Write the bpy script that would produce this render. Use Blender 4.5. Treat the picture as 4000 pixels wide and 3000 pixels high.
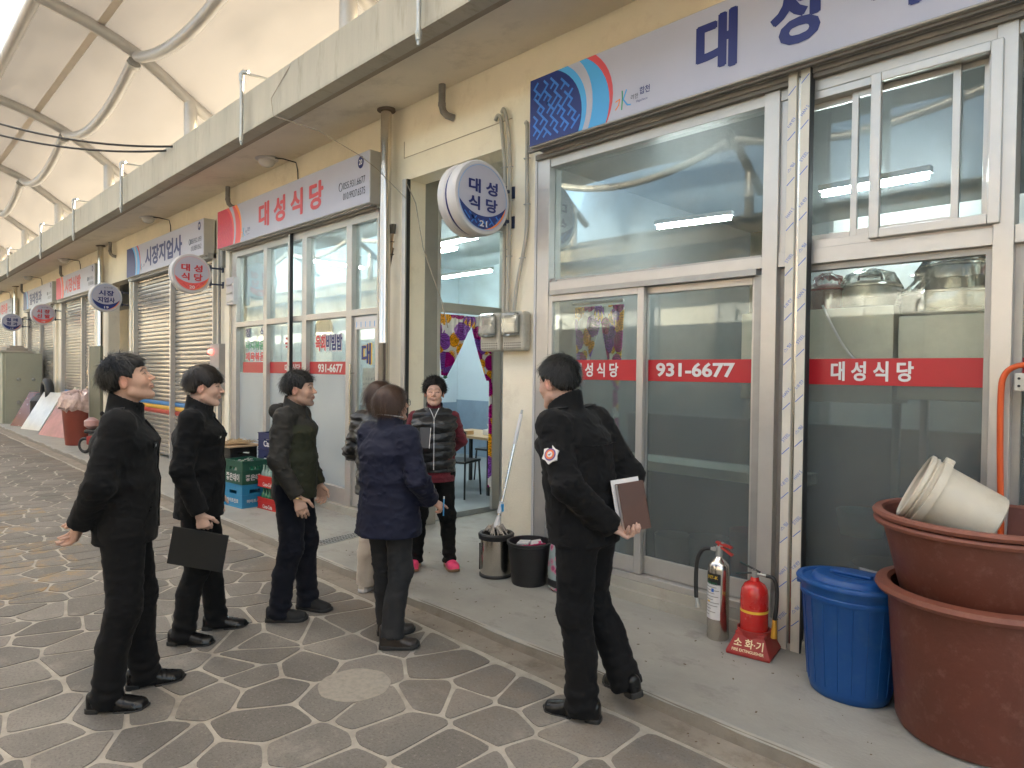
import bpy, math, random
import numpy as np
from mathutils import Vector, Matrix
for o in list(bpy.data.objects): bpy.data.objects.remove(o)
SC=bpy.context.scene; COL=SC.collection
rad=math.radians
# ---------------------------------------------------------------- camera
def cam_axes(yaw,pitch,roll):
    f=np.array([-math.sin(yaw)*math.cos(pitch),math.cos(yaw)*math.cos(pitch),math.sin(pitch)])
    r=np.cross(f,[0,0,1]); r/=np.linalg.norm(r); u=np.cross(r,f)
    return math.cos(roll)*r+math.sin(roll)*u, -math.sin(roll)*r+math.cos(roll)*u, f
cr,cu,cf=cam_axes(0.792357,-0.0172780,0.0120310)
cam=bpy.data.cameras.new('camera'); camo=bpy.data.objects.new('camera',cam); COL.objects.link(camo)
M=Matrix.Identity(4)
for i in range(3):
    M[i][0]=cr[i]; M[i][1]=cu[i]; M[i][2]=-cf[i]
M[0][3],M[1][3],M[2][3]=0,0,1.68
camo.matrix_world=M
cam.sensor_width=36; cam.lens=23.559; cam.clip_start=.05; cam.clip_end=600
SC.camera=camo
# ---------------------------------------------------------------- sky, sun, exposure
SUN_EL,SUN_AZ=rad(15),rad(97)          # azimuth of the direction TOWARDS the sun, measured from +X
wd=bpy.data.worlds.new('World'); SC.world=wd; wd.use_nodes=True
nt=wd.node_tree; nt.nodes.clear()
sky=nt.nodes.new('ShaderNodeTexSky'); sky.sky_type='NISHITA'; sky.sun_disc=False
sky.sun_elevation=SUN_EL; sky.sun_rotation=rad(90)-SUN_AZ
sky.air_density=1.0; sky.dust_density=5.0; sky.ozone_density=.4
bg=nt.nodes.new('ShaderNodeBackground'); bg.inputs[1].default_value=0.15
wo=nt.nodes.new('ShaderNodeOutputWorld'); nt.links.new(sky.outputs[0],bg.inputs[0]); nt.links.new(bg.outputs[0],wo.inputs[0])
sl=bpy.data.lights.new('sun','SUN'); sl.energy=4.6; sl.angle=rad(.5); sl.color=(1,.93,.82)
so=bpy.data.objects.new('sun',sl); COL.objects.link(so)
sd=Vector((math.cos(SUN_EL)*math.cos(SUN_AZ),math.cos(SUN_EL)*math.sin(SUN_AZ),math.sin(SUN_EL)))
so.rotation_euler=sd.to_track_quat('Z','Y').to_euler(); so.location=(0,20,20)
SC.view_settings.view_transform='Standard'; SC.view_settings.look='None'
SC.view_settings.exposure=3.02; SC.view_settings.gamma=1; SC.view_settings.use_curve_mapping=False
SC.render.engine='CYCLES'; SC.cycles.use_denoising=True
SC.cycles.max_bounces=10; SC.cycles.diffuse_bounces=6; SC.cycles.glossy_bounces=4; SC.cycles.transmission_bounces=8; SC.cycles.transparent_max_bounces=24
SC.cycles.caustics_reflective=False; SC.cycles.caustics_refractive=False; SC.cycles.sample_clamp_indirect=4
# ---------------------------------------------------------------- materials
def lin(c): return tuple((x/255/12.92 if x/255<=.04045 else ((x/255+.055)/1.055)**2.4) for x in c)
def mat(name,col,rough=.6,metal=0,var=.12,scale=3,grime=.0,grime_col=(.08,.06,.045),gscale=1.5,bump=.0,bscale=60,spec=.5,coat=0,stretch=(1,1,1),world=True,sheen=0,sss=0,attr=False,thr=.5,rvar=.12):
    m=bpy.data.materials.new(name); m.use_nodes=True; t=m.node_tree; N=t.nodes; L=t.links
    b=N['Principled BSDF']
    if world: geo=N.new('ShaderNodeNewGeometry'); co=geo.outputs['Position']
    else: tc=N.new('ShaderNodeTexCoord'); co=tc.outputs['Object']
    mp=N.new('ShaderNodeMapping'); mp.inputs['Scale'].default_value=stretch; L.new(co,mp.inputs[0]); co=mp.outputs[0]
    n=N.new('ShaderNodeTexNoise'); n.inputs['Scale'].default_value=scale; n.inputs['Detail'].default_value=6; n.inputs['Roughness'].default_value=.65; L.new(co,n.inputs['Vector'])
    mx=N.new('ShaderNodeMix'); mx.data_type='RGBA'
    mr=N.new('ShaderNodeMapRange'); mr.inputs[1].default_value=.3; mr.inputs[2].default_value=.7; L.new(n.outputs[0],mr.inputs[0]); L.new(mr.outputs[0],mx.inputs[0])
    if attr:
        at=N.new('ShaderNodeAttribute'); at.attribute_name='Col'
        for i,s in((6,1-var),(7,1+var)):
            mm=N.new('ShaderNodeVectorMath'); mm.operation='SCALE'; mm.inputs[3].default_value=s; L.new(at.outputs[0],mm.inputs[0]); L.new(mm.outputs[0],mx.inputs[i])
    else:
        mx.inputs[6].default_value=(*[c*(1-var) for c in col],1); mx.inputs[7].default_value=(*[min(1,c*(1+var)) for c in col],1)
    out=mx.outputs[2]
    if grime>0:
        g=N.new('ShaderNodeTexNoise'); g.inputs['Scale'].default_value=gscale; g.inputs['Detail'].default_value=9; g.inputs['Roughness'].default_value=.7; L.new(co,g.inputs['Vector'])
        r=N.new('ShaderNodeMapRange'); r.inputs[1].default_value=thr; r.inputs[2].default_value=thr+.22; r.inputs[4].default_value=grime; L.new(g.outputs[0],r.inputs[0])
        m2=N.new('ShaderNodeMix'); m2.data_type='RGBA'; L.new(r.outputs[0],m2.inputs[0]); L.new(out,m2.inputs[6]); m2.inputs[7].default_value=(*grime_col,1); out=m2.outputs[2]
    L.new(out,b.inputs['Base Color'])
    rr=N.new('ShaderNodeMapRange'); rr.inputs[3].default_value=max(.02,rough-rvar); rr.inputs[4].default_value=min(1,rough+rvar); L.new(n.outputs[0],rr.inputs[0]); L.new(rr.outputs[0],b.inputs['Roughness'])
    b.inputs['Metallic'].default_value=metal; b.inputs['Specular IOR Level'].default_value=spec
    if coat: b.inputs['Coat Weight'].default_value=coat; b.inputs['Coat Roughness'].default_value=.15
    if sheen: b.inputs['Sheen Weight'].default_value=sheen; b.inputs['Sheen Roughness'].default_value=.5
    if sss: b.inputs['Subsurface Weight'].default_value=sss; b.inputs['Subsurface Radius'].default_value=(.012,.005,.003); b.inputs['Subsurface Scale'].default_value=1
    if bump>0:
        bn=N.new('ShaderNodeTexNoise'); bn.inputs['Scale'].default_value=bscale; bn.inputs['Detail'].default_value=4; L.new(co,bn.inputs['Vector'])
        bp=N.new('ShaderNodeBump'); bp.inputs['Strength'].default_value=bump; bp.inputs['Distance'].default_value=.01; L.new(bn.outputs[0],bp.inputs['Height']); L.new(bp.outputs[0],b.inputs['Normal'])
    return m
def glass(name,tint=(.93,.97,.96),refl=1.0,dirt=.03):
    m=bpy.data.materials.new(name); m.use_nodes=True; t=m.node_tree; N=t.nodes; L=t.links; N.clear()
    o=N.new('ShaderNodeOutputMaterial'); tr=N.new('ShaderNodeBsdfTransparent'); tr.inputs[0].default_value=(*tint,1)
    gl=N.new('ShaderNodeBsdfGlossy'); gl.inputs['Roughness'].default_value=.02; gl.inputs[0].default_value=(.95,1,1,1)
    fr=N.new('ShaderNodeFresnel'); fr.inputs[0].default_value=1.5
    mu=N.new('ShaderNodeMath'); mu.operation='MULTIPLY'; mu.inputs[1].default_value=refl; L.new(fr.outputs[0],mu.inputs[0])
    mx=N.new('ShaderNodeMixShader'); L.new(mu.outputs[0],mx.inputs[0]); L.new(tr.outputs[0],mx.inputs[1]); L.new(gl.outputs[0],mx.inputs[2])
    df=N.new('ShaderNodeBsdfDiffuse'); df.inputs[0].default_value=(.6,.58,.52,1)
    nz=N.new('ShaderNodeTexNoise'); nz.inputs['Scale'].default_value=4; nz.inputs['Detail'].default_value=8; ge=N.new('ShaderNodeNewGeometry'); L.new(ge.outputs['Position'],nz.inputs['Vector'])
    mr=N.new('ShaderNodeMapRange'); mr.inputs[1].default_value=.4; mr.inputs[2].default_value=.8; mr.inputs[3].default_value=dirt*.3; mr.inputs[4].default_value=dirt*4; L.new(nz.outputs[0],mr.inputs[0])
    m2=N.new('ShaderNodeMixShader'); L.new(mr.outputs[0],m2.inputs[0]); L.new(mx.outputs[0],m2.inputs[1]); L.new(df.outputs[0],m2.inputs[2]); L.new(m2.outputs[0],o.inputs[0])
    return m
def frosted(name,col=(.75,.8,.78),dif=.25,rough=.45,dc=(.32,.35,.34)):
    m=bpy.data.materials.new(name); m.use_nodes=True; t=m.node_tree; N=t.nodes; L=t.links; N.clear()
    o=N.new('ShaderNodeOutputMaterial'); rf=N.new('ShaderNodeBsdfRefraction'); rf.inputs['IOR'].default_value=1.12; rf.inputs['Roughness'].default_value=rough; rf.inputs[0].default_value=(*col,1)
    df=N.new('ShaderNodeBsdfDiffuse'); df.inputs[0].default_value=(*dc,1); gl=N.new('ShaderNodeBsdfGlossy'); gl.inputs['Roughness'].default_value=.12
    nz=N.new('ShaderNodeTexNoise'); nz.inputs['Scale'].default_value=2; nz.inputs['Detail'].default_value=6; ge=N.new('ShaderNodeNewGeometry'); L.new(ge.outputs['Position'],nz.inputs['Vector'])
    mr=N.new('ShaderNodeMapRange'); mr.inputs[3].default_value=dif*.6; mr.inputs[4].default_value=dif*1.4; L.new(nz.outputs[0],mr.inputs[0])
    a=N.new('ShaderNodeMixShader'); L.new(mr.outputs[0],a.inputs[0]); L.new(rf.outputs[0],a.inputs[1]); L.new(df.outputs[0],a.inputs[2])
    fr=N.new('ShaderNodeFresnel'); fr.inputs[0].default_value=1.45
    b=N.new('ShaderNodeMixShader'); L.new(fr.outputs[0],b.inputs[0]); L.new(a.outputs[0],b.inputs[1]); L.new(gl.outputs[0],b.inputs[2]); L.new(b.outputs[0],o.inputs[0])
    return m
def emis(name,col,st):
    m=bpy.data.materials.new(name); m.use_nodes=True; b=m.node_tree.nodes['Principled BSDF']
    b.inputs['Base Color'].default_value=(.9,.9,.9,1); b.inputs['Emission Color'].default_value=(*col,1); b.inputs['Emission Strength'].default_value=st
    return m
# ---------------------------------------------------------------- geometry helpers
class MB:
    def __init__(s): s.v=[]; s.f=[]; s.c=None
    def add(s,v,f):
        n=len(s.v); s.v+= [tuple(p) for p in v]; s.f+=[tuple(i+n for i in q) for q in f]; return s
    def box(s,x0,x1,y0,y1,z0,z1):
        return s.add([(x0,y0,z0),(x1,y0,z0),(x1,y1,z0),(x0,y1,z0),(x0,y0,z1),(x1,y0,z1),(x1,y1,z1),(x0,y1,z1)],[(3,2,1,0),(4,5,6,7),(0,1,5,4),(1,2,6,5),(2,3,7,6),(3,0,4,7)])
    def obox(s,c,ax,ay,az,hx,hy,hz):   # oriented box: centre, axes, half sizes
        c,ax,ay,az=map(Vector,(c,ax,ay,az)); v=[]
        for k in(-1,1):
            for i,j in((-1,-1),(1,-1),(1,1),(-1,1)): v.append(c+ax*hx*i+ay*hy*j+az*hz*k)
        return s.add(v,[(3,2,1,0),(4,5,6,7),(0,1,5,4),(1,2,6,5),(2,3,7,6),(3,0,4,7)])
    def prism(s,poly,ax,lo,hi):        # poly list of 2D, extruded along axis ax ('x','y','z')
        n=len(poly)
        def P(p,h): return {'x':(h,p[0],p[1]),'y':(p[0],h,p[1]),'z':(p[0],p[1],h)}[ax]
        v=[P(p,lo) for p in poly]+[P(p,hi) for p in poly]
        f=[tuple(range(n-1,-1,-1)),tuple(range(n,2*n))]+[(i,(i+1)%n,n+(i+1)%n,n+i) for i in range(n)]
        return s.add(v,f)
    def tube(s,pts,r,n=12,cap=True,closed=False):
        pts=[Vector(p) for p in pts]; m=len(pts); rs=r if hasattr(r,'__len__') else [r]*m
        t0=(pts[1]-pts[0]).normalized(); u=t0.orthogonal().normalized(); vs=[]
        for i,p in enumerate(pts):
            if closed: t=(pts[(i+1)%m]-pts[i-1]).normalized()
            else: t=((pts[min(i+1,m-1)]-pts[max(i-1,0)])).normalized()
            u=(u-t*u.dot(t)); u=u.normalized() if u.length>1e-6 else t.orthogonal().normalized(); w=t.cross(u)
            for k in range(n):
                a=2*math.pi*k/n; vs.append(p+(u*math.cos(a)+w*math.sin(a))*rs[i])
        f=[]; mm=m if closed else m-1
        for i in range(mm):
            for k in range(n):
                a=i*n+k; b=i*n+(k+1)%n; c=((i+1)%m)*n+(k+1)%n; d=((i+1)%m)*n+k; f.append((a,b,c,d))
        if cap and not closed: f+=[tuple(range(n-1,-1,-1)),tuple(range((m-1)*n,m*n))]
        return s.add(vs,f)
    def lathe(s,prof,n=32,c=(0,0,0),sx=1,sy=1,cap0=True,cap1=True,tilt=None):   # prof [(r,z)]
        vs=[]
        for r,z in prof:
            for k in range(n):
                a=2*math.pi*k/n; p=Vector((r*math.cos(a)*sx,r*math.sin(a)*sy,z))
                if tilt is not None: p=tilt@p
                vs.append(p+Vector(c))
        f=[(i*n+k,i*n+(k+1)%n,(i+1)*n+(k+1)%n,(i+1)*n+k) for i in range(len(prof)-1) for k in range(n)]
        if cap0: f.append(tuple(range(n-1,-1,-1)))
        if cap1: f.append(tuple(range((len(prof)-1)*n,len(prof)*n)))
        return s.add(vs,f)
    def mesh(s,name,smooth=False):
        me=bpy.data.meshes.new(name); me.from_pydata([tuple(v) for v in s.v],[],s.f)
        if smooth:
            me.polygons.foreach_set('use_smooth',[True]*len(me.polygons))
            try: me.set_sharp_from_angle(angle=rad(38))
            except Exception: pass
        me.update(); return me
def link(o,parent=None):
    COL.objects.link(o)
    if parent is not None: o.parent=parent
    return o
def obj(name,mb,m,parent=None,smooth=False,bevel=0,loc=None,label=None,kind=None):
    me=mb if isinstance(mb,bpy.types.Mesh) else mb.mesh(name,smooth)
    if m is not None and not me.materials: me.materials.append(m)
    o=bpy.data.objects.new(name,me); link(o,parent)
    if loc: o.location=loc
    if label: o['label']=label
    if kind: o['kind']=kind
    if bevel:
        b=o.modifiers.new('bevel','BEVEL'); b.width=bevel; b.segments=2; b.limit_method='ANGLE'; b.angle_limit=rad(40)
    return o
def tag(o,label,cat,group=None):
    o['label']=label; o['category']=cat
    if group: o['group']=group
    return o
def thing(name,label,cat,loc=(0,0,0),rz=0,group=None):
    o=bpy.data.objects.new(name,None); link(o); o.location=loc; o.rotation_euler=(0,0,rz); o.empty_display_size=.1
    return tag(o,label,cat,group)
def struct(name,mb,m,**k):
    return obj(name,mb,m,kind='structure',**k)
def dup(root,loc,rz=0,label=None,group=None):
    r=root.copy(); COL.objects.link(r); r.location=loc; r.rotation_euler=(0,0,rz)
    if label: r['label']=label
    if group: r['group']=group
    def rec(a,b):
        for ch in list(a.children):
            c=ch.copy(); COL.objects.link(c); c.parent=b; rec(ch,c)
    rec(root,r); return r
TXT=[]
def text(parent,body,m,org,right,up,cx,cy,w,h,bold=.02,depth=.0015,name='lettering',curve=None,heavy=0):
    """letters fitted into a w x h box centred on (cx,cy) of the plane org,right,up; the glyphs are filled in by write_texts()"""
    me=bpy.data.meshes.new(name); me.materials.append(m); ob=bpy.data.objects.new(name,me); link(ob,parent)
    TXT.append((me,body,round(bold,3),Vector(org),Vector(right).normalized(),Vector(up).normalized(),cx,cy,w,h,depth,curve,heavy)); return ob
def write_texts():
    for bold in sorted({t[2] for t in TXT}):
        S=sorted({t[1] for t in TXT if t[2]==bold}); c=bpy.data.curves.new('t','FONT'); c.body='\n'.join(S); c.size=1; c.offset=bold; c.resolution_u=3; c.space_line=4
        o=bpy.data.objects.new('t',c); me0=bpy.data.meshes.new_from_object(o); bpy.data.objects.remove(o); bpy.data.curves.remove(c)
        n=len(me0.vertices); co=np.empty(n*3,dtype=np.float32); me0.vertices.foreach_get('co',co); co=co.reshape(-1,3); row=np.round((.4-co[:,1])/4).astype(int)
        fr=[tuple(f.vertices) for f in me0.polygons]; bpy.data.meshes.remove(me0); by={}
        for f in fr: by.setdefault(row[f[0]],[]).append(f)
        G={}
        for k,b in enumerate(S):
            ids=np.where(row==k)[0]; mp={int(v):i for i,v in enumerate(ids)}; G[b]=(co[ids],[tuple(mp[v] for v in f) for f in by.get(k,[])])
        for me,body,bd,org,R,U,cx,cy,w,h,depth,curve,heavy in TXT:
            if bd!=bold: continue
            q,f=G[body]; x0,x1,y0,y1=q[:,0].min(),q[:,0].max(),q[:,1].min(),q[:,1].max(); N_=R.cross(U)
            sh=[(0,0)] if not heavy else [(0,0),(heavy,0),(-heavy,0),(0,heavy*.6),(0,-heavy*.6)]; P=[]; ff=[]
            for i_,(ax_,ay_) in enumerate(sh):   # stroke thickened by shifted copies, each a hair in front of the last
                ff+=[tuple(v_+len(P) for v_ in t_) for t_ in f]; P+=[org+R*(cx+((p[0]-x0)/(x1-x0)-.5)*w+ax_*h)+U*(cy+((p[1]-y0)/(y1-y0)-.5)*h+ay_*h)+N_*(depth+.00025*i_) for p in q]
            f=ff
            if curve: P=[curve(p) for p in P]
            me.from_pydata([tuple(p) for p in P],[],f); me.update()
def clip(poly,fn):                     # Sutherland-Hodgman on half-plane fn(p)>=0
    out=[]
    for i in range(len(poly)):
        a,b=poly[i-1],poly[i]; fa,fb=fn(a),fn(b)
        if fa>=0 and fb<0 or fa<0 and fb>=0:
            t=fa/(fa-fb); out.append((a[0]+(b[0]-a[0])*t,a[1]+(b[1]-a[1])*t))
        if fb>=0: out.append(b)
    return out
def ell(cx,cy,rx,ry,n=48): return [(cx+rx*math.cos(2*math.pi*k/n),cy+ry*math.sin(2*math.pi*k/n)) for k in range(n)]
def crect(poly,x0,x1,y0,y1):
    for fn in(lambda p:p[0]-x0,lambda p:x1-p[0],lambda p:p[1]-y0,lambda p:y1-p[1]): 
        if poly: poly=clip(poly,fn)
    return poly
# ---------------------------------------------------------------- palette
C=dict(
 wall=mat('cream_wall_paint',(.84,.765,.61),.75,var=.07,scale=1.2,grime=.45,grime_col=(.50,.40,.27),gscale=2.6,bump=.25,bscale=70,thr=.56),
 fascia=mat('weathered_fascia_paint',(.44,.41,.34),.8,var=.10,scale=1.6,grime=.6,grime_col=(.19,.155,.105),gscale=3,bump=.4,bscale=40,thr=.53,stretch=(2.5,1,.4)),
 soffit=mat('soffit_paint',(.78,.71,.60),.8,var=.07,scale=1.4,grime=.4,grime_col=(.22,.18,.13),gscale=1.7,bump=.2,thr=.54),
 alu=mat('satin_aluminium',(.50,.48,.45),.35,metal=.45,var=.06,scale=5,rvar=.08),
 alu2=mat('dull_aluminium_track',(.36,.35,.33),.45,metal=.5,var=.1,scale=6),
 dark=mat('dark_rubber_gap',(.02,.02,.02),.7),
 steel=mat('brushed_stainless',(.62,.58,.52),.22,metal=1,var=.08,scale=8,stretch=(1,1,.05),rvar=.1),
 panel=mat('stainless_sheet',(.55,.53,.45),.42,metal=.35,var=.2,scale=2.5,grime=.3,grime_col=(.25,.22,.17),gscale=5,rvar=.15),
 galv=mat('galvanised_pipe',(.42,.42,.40),.45,metal=.6,var=.15,scale=14),
 tube=mat('painted_steel_tube',(.44,.42,.39),.4,metal=.35,var=.1,scale=4),
 membrane=None,
 white=mat('white_print_film',(.44,.43,.50),.35,var=.03,scale=2,rvar=.05),
 whitec=mat('white_plastic',(.55,.53,.52),.4,var=.05),
 navy=mat('navy_print',(.012,.018,.13),.4,var=.05),
 red=mat('red_print',(.55,.03,.035),.4,var=.05),
 bandred=mat('red_window_film',(.42,.016,.025),.35,var=.06),
 pinkred=mat('faded_red_print',(.62,.07,.08),.45,var=.06),
 blueprint=mat('blue_print',(.02,.12,.48),.4,var=.05),
 cyan=mat('sky_blue_print',(.07,.36,.70),.4,var=.05),
 orange=mat('orange_print',(.85,.25,.05),.4,var=.05),
 green=mat('green_print',(.02,.30,.12),.4,var=.05),
 black=mat('black_print',(.015,.015,.018),.45),
 yellow=mat('yellow_print',(.8,.5,.05),.45),
 letter=mat('white_letters',(.66,.64,.63),.4,var=.03),
 concrete=mat('painted_grey_concrete',(.33,.32,.285),.7,var=.12,scale=2.5,grime=.6,grime_col=(.14,.125,.10),gscale=4,bump=.3,bscale=50,thr=.55,stretch=(1,1.4,1)),
 sill=mat('grey_sill_paint',(.34,.325,.28),.6,var=.1,scale=3,grime=.5,grime_col=(.18,.16,.13),gscale=5,bump=.25,thr=.54),
 dkpost=mat('dull_grey_panel',(.28,.27,.24),.6,var=.1),
 glass=glass('window_glass',(.93,.97,.96),.4,.02), glassd=glass('shop_window_glass',(.92,.95,.94),.55,.03),
 frost=frosted('frosted_window_film',(.80,.88,.86),.30,.22), frost2=frosted('pale_frosted_film',(.85,.93,.93),.55,.35,(.78,.84,.84)),
)
m=bpy.data.materials.new('roof_membrane'); m.use_nodes=True; t=m.node_tree; N=t.nodes; L=t.links; N.clear()
o=N.new('ShaderNodeOutputMaterial'); tr=N.new('ShaderNodeBsdfTranslucent'); df=N.new('ShaderNodeBsdfDiffuse'); df.inputs[0].default_value=(.62,.585,.54,1)
ge=N.new('ShaderNodeNewGeometry'); nz=N.new('ShaderNodeTexNoise'); nz.inputs['Scale'].default_value=1.6; nz.inputs['Detail'].default_value=7; nz.inputs['Roughness'].default_value=.6; mp=N.new('ShaderNodeMapping'); mp.inputs['Scale'].default_value=(.5,1.6,1.6); L.new(ge.outputs['Position'],mp.inputs[0]); L.new(mp.outputs[0],nz.inputs['Vector'])
rp=N.new('ShaderNodeValToRGB'); rp.color_ramp.elements[0].position=.34; rp.color_ramp.elements[0].color=(.049,.0465,.043,1); rp.color_ramp.elements[1].position=.54; rp.color_ramp.elements[1].color=(.060,.0565,.052,1); L.new(nz.outputs[0],rp.inputs[0]); L.new(rp.outputs[0],tr.inputs[0])
mx=N.new('ShaderNodeMixShader'); mx.inputs[0].default_value=.45; L.new(tr.outputs[0],mx.inputs[1]); L.new(df.outputs[0],mx.inputs[2]); L.new(mx.outputs[0],o.inputs[0]); C['membrane']=m
# ================================================================ GROUND, PAVEMENT
rnd=random.Random(7)
def ground_mat():
    m=mat('paving_joint_mortar',(.40,.36,.30),.8,var=.2,scale=9,grime=.6,grime_col=(.17,.145,.115),gscale=3,bump=.3,bscale=160,thr=.5)
    return m
def stone_mat():
    m=mat('grey_paving_stone',(.190,.173,.150),.75,var=.22,scale=2.2,grime=.85,grime_col=(.075,.067,.057),gscale=75,bump=.5,bscale=240,thr=.5,rvar=.15)
    t=m.node_tree; N=t.nodes; L=t.links; b=N['Principled BSDF']; src=b.inputs['Base Color'].links[0].from_socket
    oi=N.new('ShaderNodeObjectInfo'); rm=N.new('ShaderNodeMapRange'); rm.inputs[3].default_value=.78; rm.inputs[4].default_value=1.22; L.new(oi.outputs['Random'],rm.inputs[0])
    vm=N.new('ShaderNodeVectorMath'); vm.operation='SCALE'; L.new(src,vm.inputs[0]); L.new(rm.outputs[0],vm.inputs[3]); cur=vm.outputs[0]
    ge=N.new('ShaderNodeNewGeometry')
    def layer(cur,scale,lo,hi,col,amt,sub=None):
        n=N.new('ShaderNodeTexNoise'); n.inputs['Scale'].default_value=scale; n.inputs['Detail'].default_value=10; n.inputs['Roughness'].default_value=.75; L.new(ge.outputs['Position'],n.inputs['Vector'])
        r=N.new('ShaderNodeMapRange'); r.inputs[1].default_value=lo; r.inputs[2].default_value=hi; r.inputs[4].default_value=amt; L.new(n.outputs[0],r.inputs[0]); f=r.outputs[0]
        if sub is not None:
            mu=N.new('ShaderNodeMath'); mu.operation='MULTIPLY'; L.new(f,mu.inputs[0]); L.new(sub,mu.inputs[1]); f=mu.outputs[0]
        x=N.new('ShaderNodeMix'); x.data_type='RGBA'; L.new(f,x.inputs[0]); L.new(cur,x.inputs[6]); x.inputs[7].default_value=(*col,1); return x.outputs[2]
    cur=layer(cur,3.1,.56,.68,(.30,.27,.23),.6)      # pale scuffs
    cur=layer(cur,42,.56,.66,(.33,.30,.26),.6)        # gritty pale grains
    cur=layer(cur,9,.62,.72,(.05,.045,.04),.6)        # dark spots
    # worn yellow road lettering, far left
    sx=N.new('ShaderNodeSeparateXYZ'); L.new(ge.outputs['Position'],sx.inputs[0])
    def band(sock,a,b):
        r1=N.new('ShaderNodeMath'); r1.operation='GREATER_THAN'; r1.inputs[1].default_value=a; L.new(sock,r1.inputs[0])
        r2=N.new('ShaderNodeMath'); r2.operation='LESS_THAN'; r2.inputs[1].default_value=b; L.new(sock,r2.inputs[0])
        q=N.new('ShaderNodeMath'); q.operation='MULTIPLY'; L.new(r1.outputs[0],q.inputs[0]); L.new(r2.outputs[0],q.inputs[1]); return q.outputs[0]
    def mul(a,b):
        q=N.new('ShaderNodeMath'); q.operation='MULTIPLY'; L.new(a,q.inputs[0]); L.new(b,q.inputs[1]); return q.outputs[0]
    def mx(a,b):
        q=N.new('ShaderNodeMath'); q.operation='MAXIMUM'; L.new(a,q.inputs[0]); L.new(b,q.inputs[1]); return q.outputs[0]
    X,Y=sx.outputs[0],sx.outputs[1]; msk=None
    for x0,x1,y0,y1 in((-9.6,-9.25,.9,1.6),(-8.75,-8.35,.9,1.35),(-7.75,-7.25,.8,1.55),(-7.75,-6.9,.75,.98),(-6.5,-6.25,.6,1.5),(-6.1,-5.85,.5,1.3),(-9.6,-8.3,.85,1.0),(-7.0,-6.7,.75,1.4)):
        k=mul(band(X,x0,x1),band(Y,y0,y1)); msk=k if msk is None else mx(msk,k)
    cur=layer(cur,6,.46,.62,(.38,.23,.07),.6,msk)
    # brown stains beside the kerb
    r=N.new('ShaderNodeMapRange'); r.inputs[1].default_value=1.9; r.inputs[2].default_value=2.7; L.new(Y,r.inputs[0])
    cur=layer(cur,1.6,.42,.62,(.19,.14,.095),.8,r.outputs[0])
    L.new(cur,b.inputs['Base Color']); return m
GM=ground_mat(); SM=stone_mat()
struct('ground',MB().box(-90,60,-60,70,-.2,-.03),mat('bare_ground',(.2,.19,.17),.9,scale=.5))
lane=struct('lane_pavement',MB().box(-42,8,-3.0,2.92,-.06,-.004),GM)
# stones: cells of a jittered grid, corners rounded; nearest ones are objects, the rest one mesh
def voronoi():
    sx,sy=.262,.295; P=[]
    nx=int(38/sx); ny=int(5.6/sy)
    for j in range(-1,ny+1):
        for i in range(-1,nx+1):
            x_=-32+(i+.5*(j%2))*sx+rnd.uniform(-.12,.12); P.append((x_,-2.9+j*sy+.05*math.sin(x_*1.3+j)+rnd.uniform(-.095,.095)))
    P=[q for q in P if rnd.random()>.07]; P=np.array(P); cells=[]
    for k,p in enumerate(P):
        if not(-31<p[0]<4.5 and -2.7<p[1]<2.75): continue
        d=P-p; d2=(d**2).sum(1); near=np.argsort(d2)[1:18]
        poly=[(p[0]-1,p[1]-1),(p[0]+1,p[1]-1),(p[0]+1,p[1]+1),(p[0]-1,p[1]+1)]
        for q in near:
            mid=(P[q]+p)/2; n=p-P[q]; n=n/np.linalg.norm(n); g=rnd.uniform(.0085,.0135)
            poly=clip(poly,lambda a:(a[0]-mid[0])*n[0]+(a[1]-mid[1])*n[1]-g)
            if not poly: break
        if poly: poly=clip(poly,lambda a:2.66+.015*math.sin(a[0]*3)-a[1])
        if len(poly)<3: continue
        pp=np.array(poly); 
        if pp[:,0].ptp()<.12 if hasattr(pp,'ptp') else (pp[:,0].max()-pp[:,0].min())<.12: continue
        if pp[:,1].max()-pp[:,1].min()<.1: continue
        for cut in(.11,.24):             # round the corners
            q=[]
            for i in range(len(poly)):
                a=np.array(poly[i-1]); b=np.array(poly[i]); q.append(tuple(a+(b-a)*cut)); q.append(tuple(b-(b-a)*cut))
            # drop near-duplicates
            r=[q[0]]
            for z in q[1:]:
                if math.dist(z,r[-1])>.006: r.append(z)
            poly=r
        cells.append(poly)
    return cells
cells=voronoi()
def vis(c):
    d=np.array([c[0],c[1],-1.68]); w=d@cf
    if w<.3: return False
    x=.5+.6544*(d@cr)/w; y=.5-.8726*(d@cu)/w
    return -.03<x<1.03 and -.03<y<1.03
cc=[(np.mean([p[0] for p in c]),np.mean([p[1] for p in c])) for c in cells]
order=sorted(range(len(cells)),key=lambda k:(not vis(cc[k]),math.hypot(*cc[k])))
for k in order[:290]:
    c=cells[k]; cx,cy=cc[k]; z=rnd.uniform(-.0012,.0012)
    o=obj('stone',MB().prism([(p[0]-cx,p[1]-cy) for p in c],'z',-.008,z),SM,lane,loc=(cx,cy,0))
rest=MB()
for k in order[290:]: rest.prism(cells[k],'z',-.008,rnd.uniform(-.001,.001))
obj('stone_field',rest,SM,lane,kind='stuff')
CM=mat('pale_round_concrete',(.31,.28,.235),.8,var=.2,scale=30,bump=.3,bscale=200,grime=.4,gscale=30,grime_col=(.28,.24,.18))
struct('pavement_patch',MB().prism([(-3.108+.19*math.cos(a/40*6.2832)*(1+.02*math.sin(a*.9)),1.91+.19*math.sin(a/40*6.2832)*(1+.02*math.sin(a*1.3))) for a in range(40)],'z',-.01,.003),CM)
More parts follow.
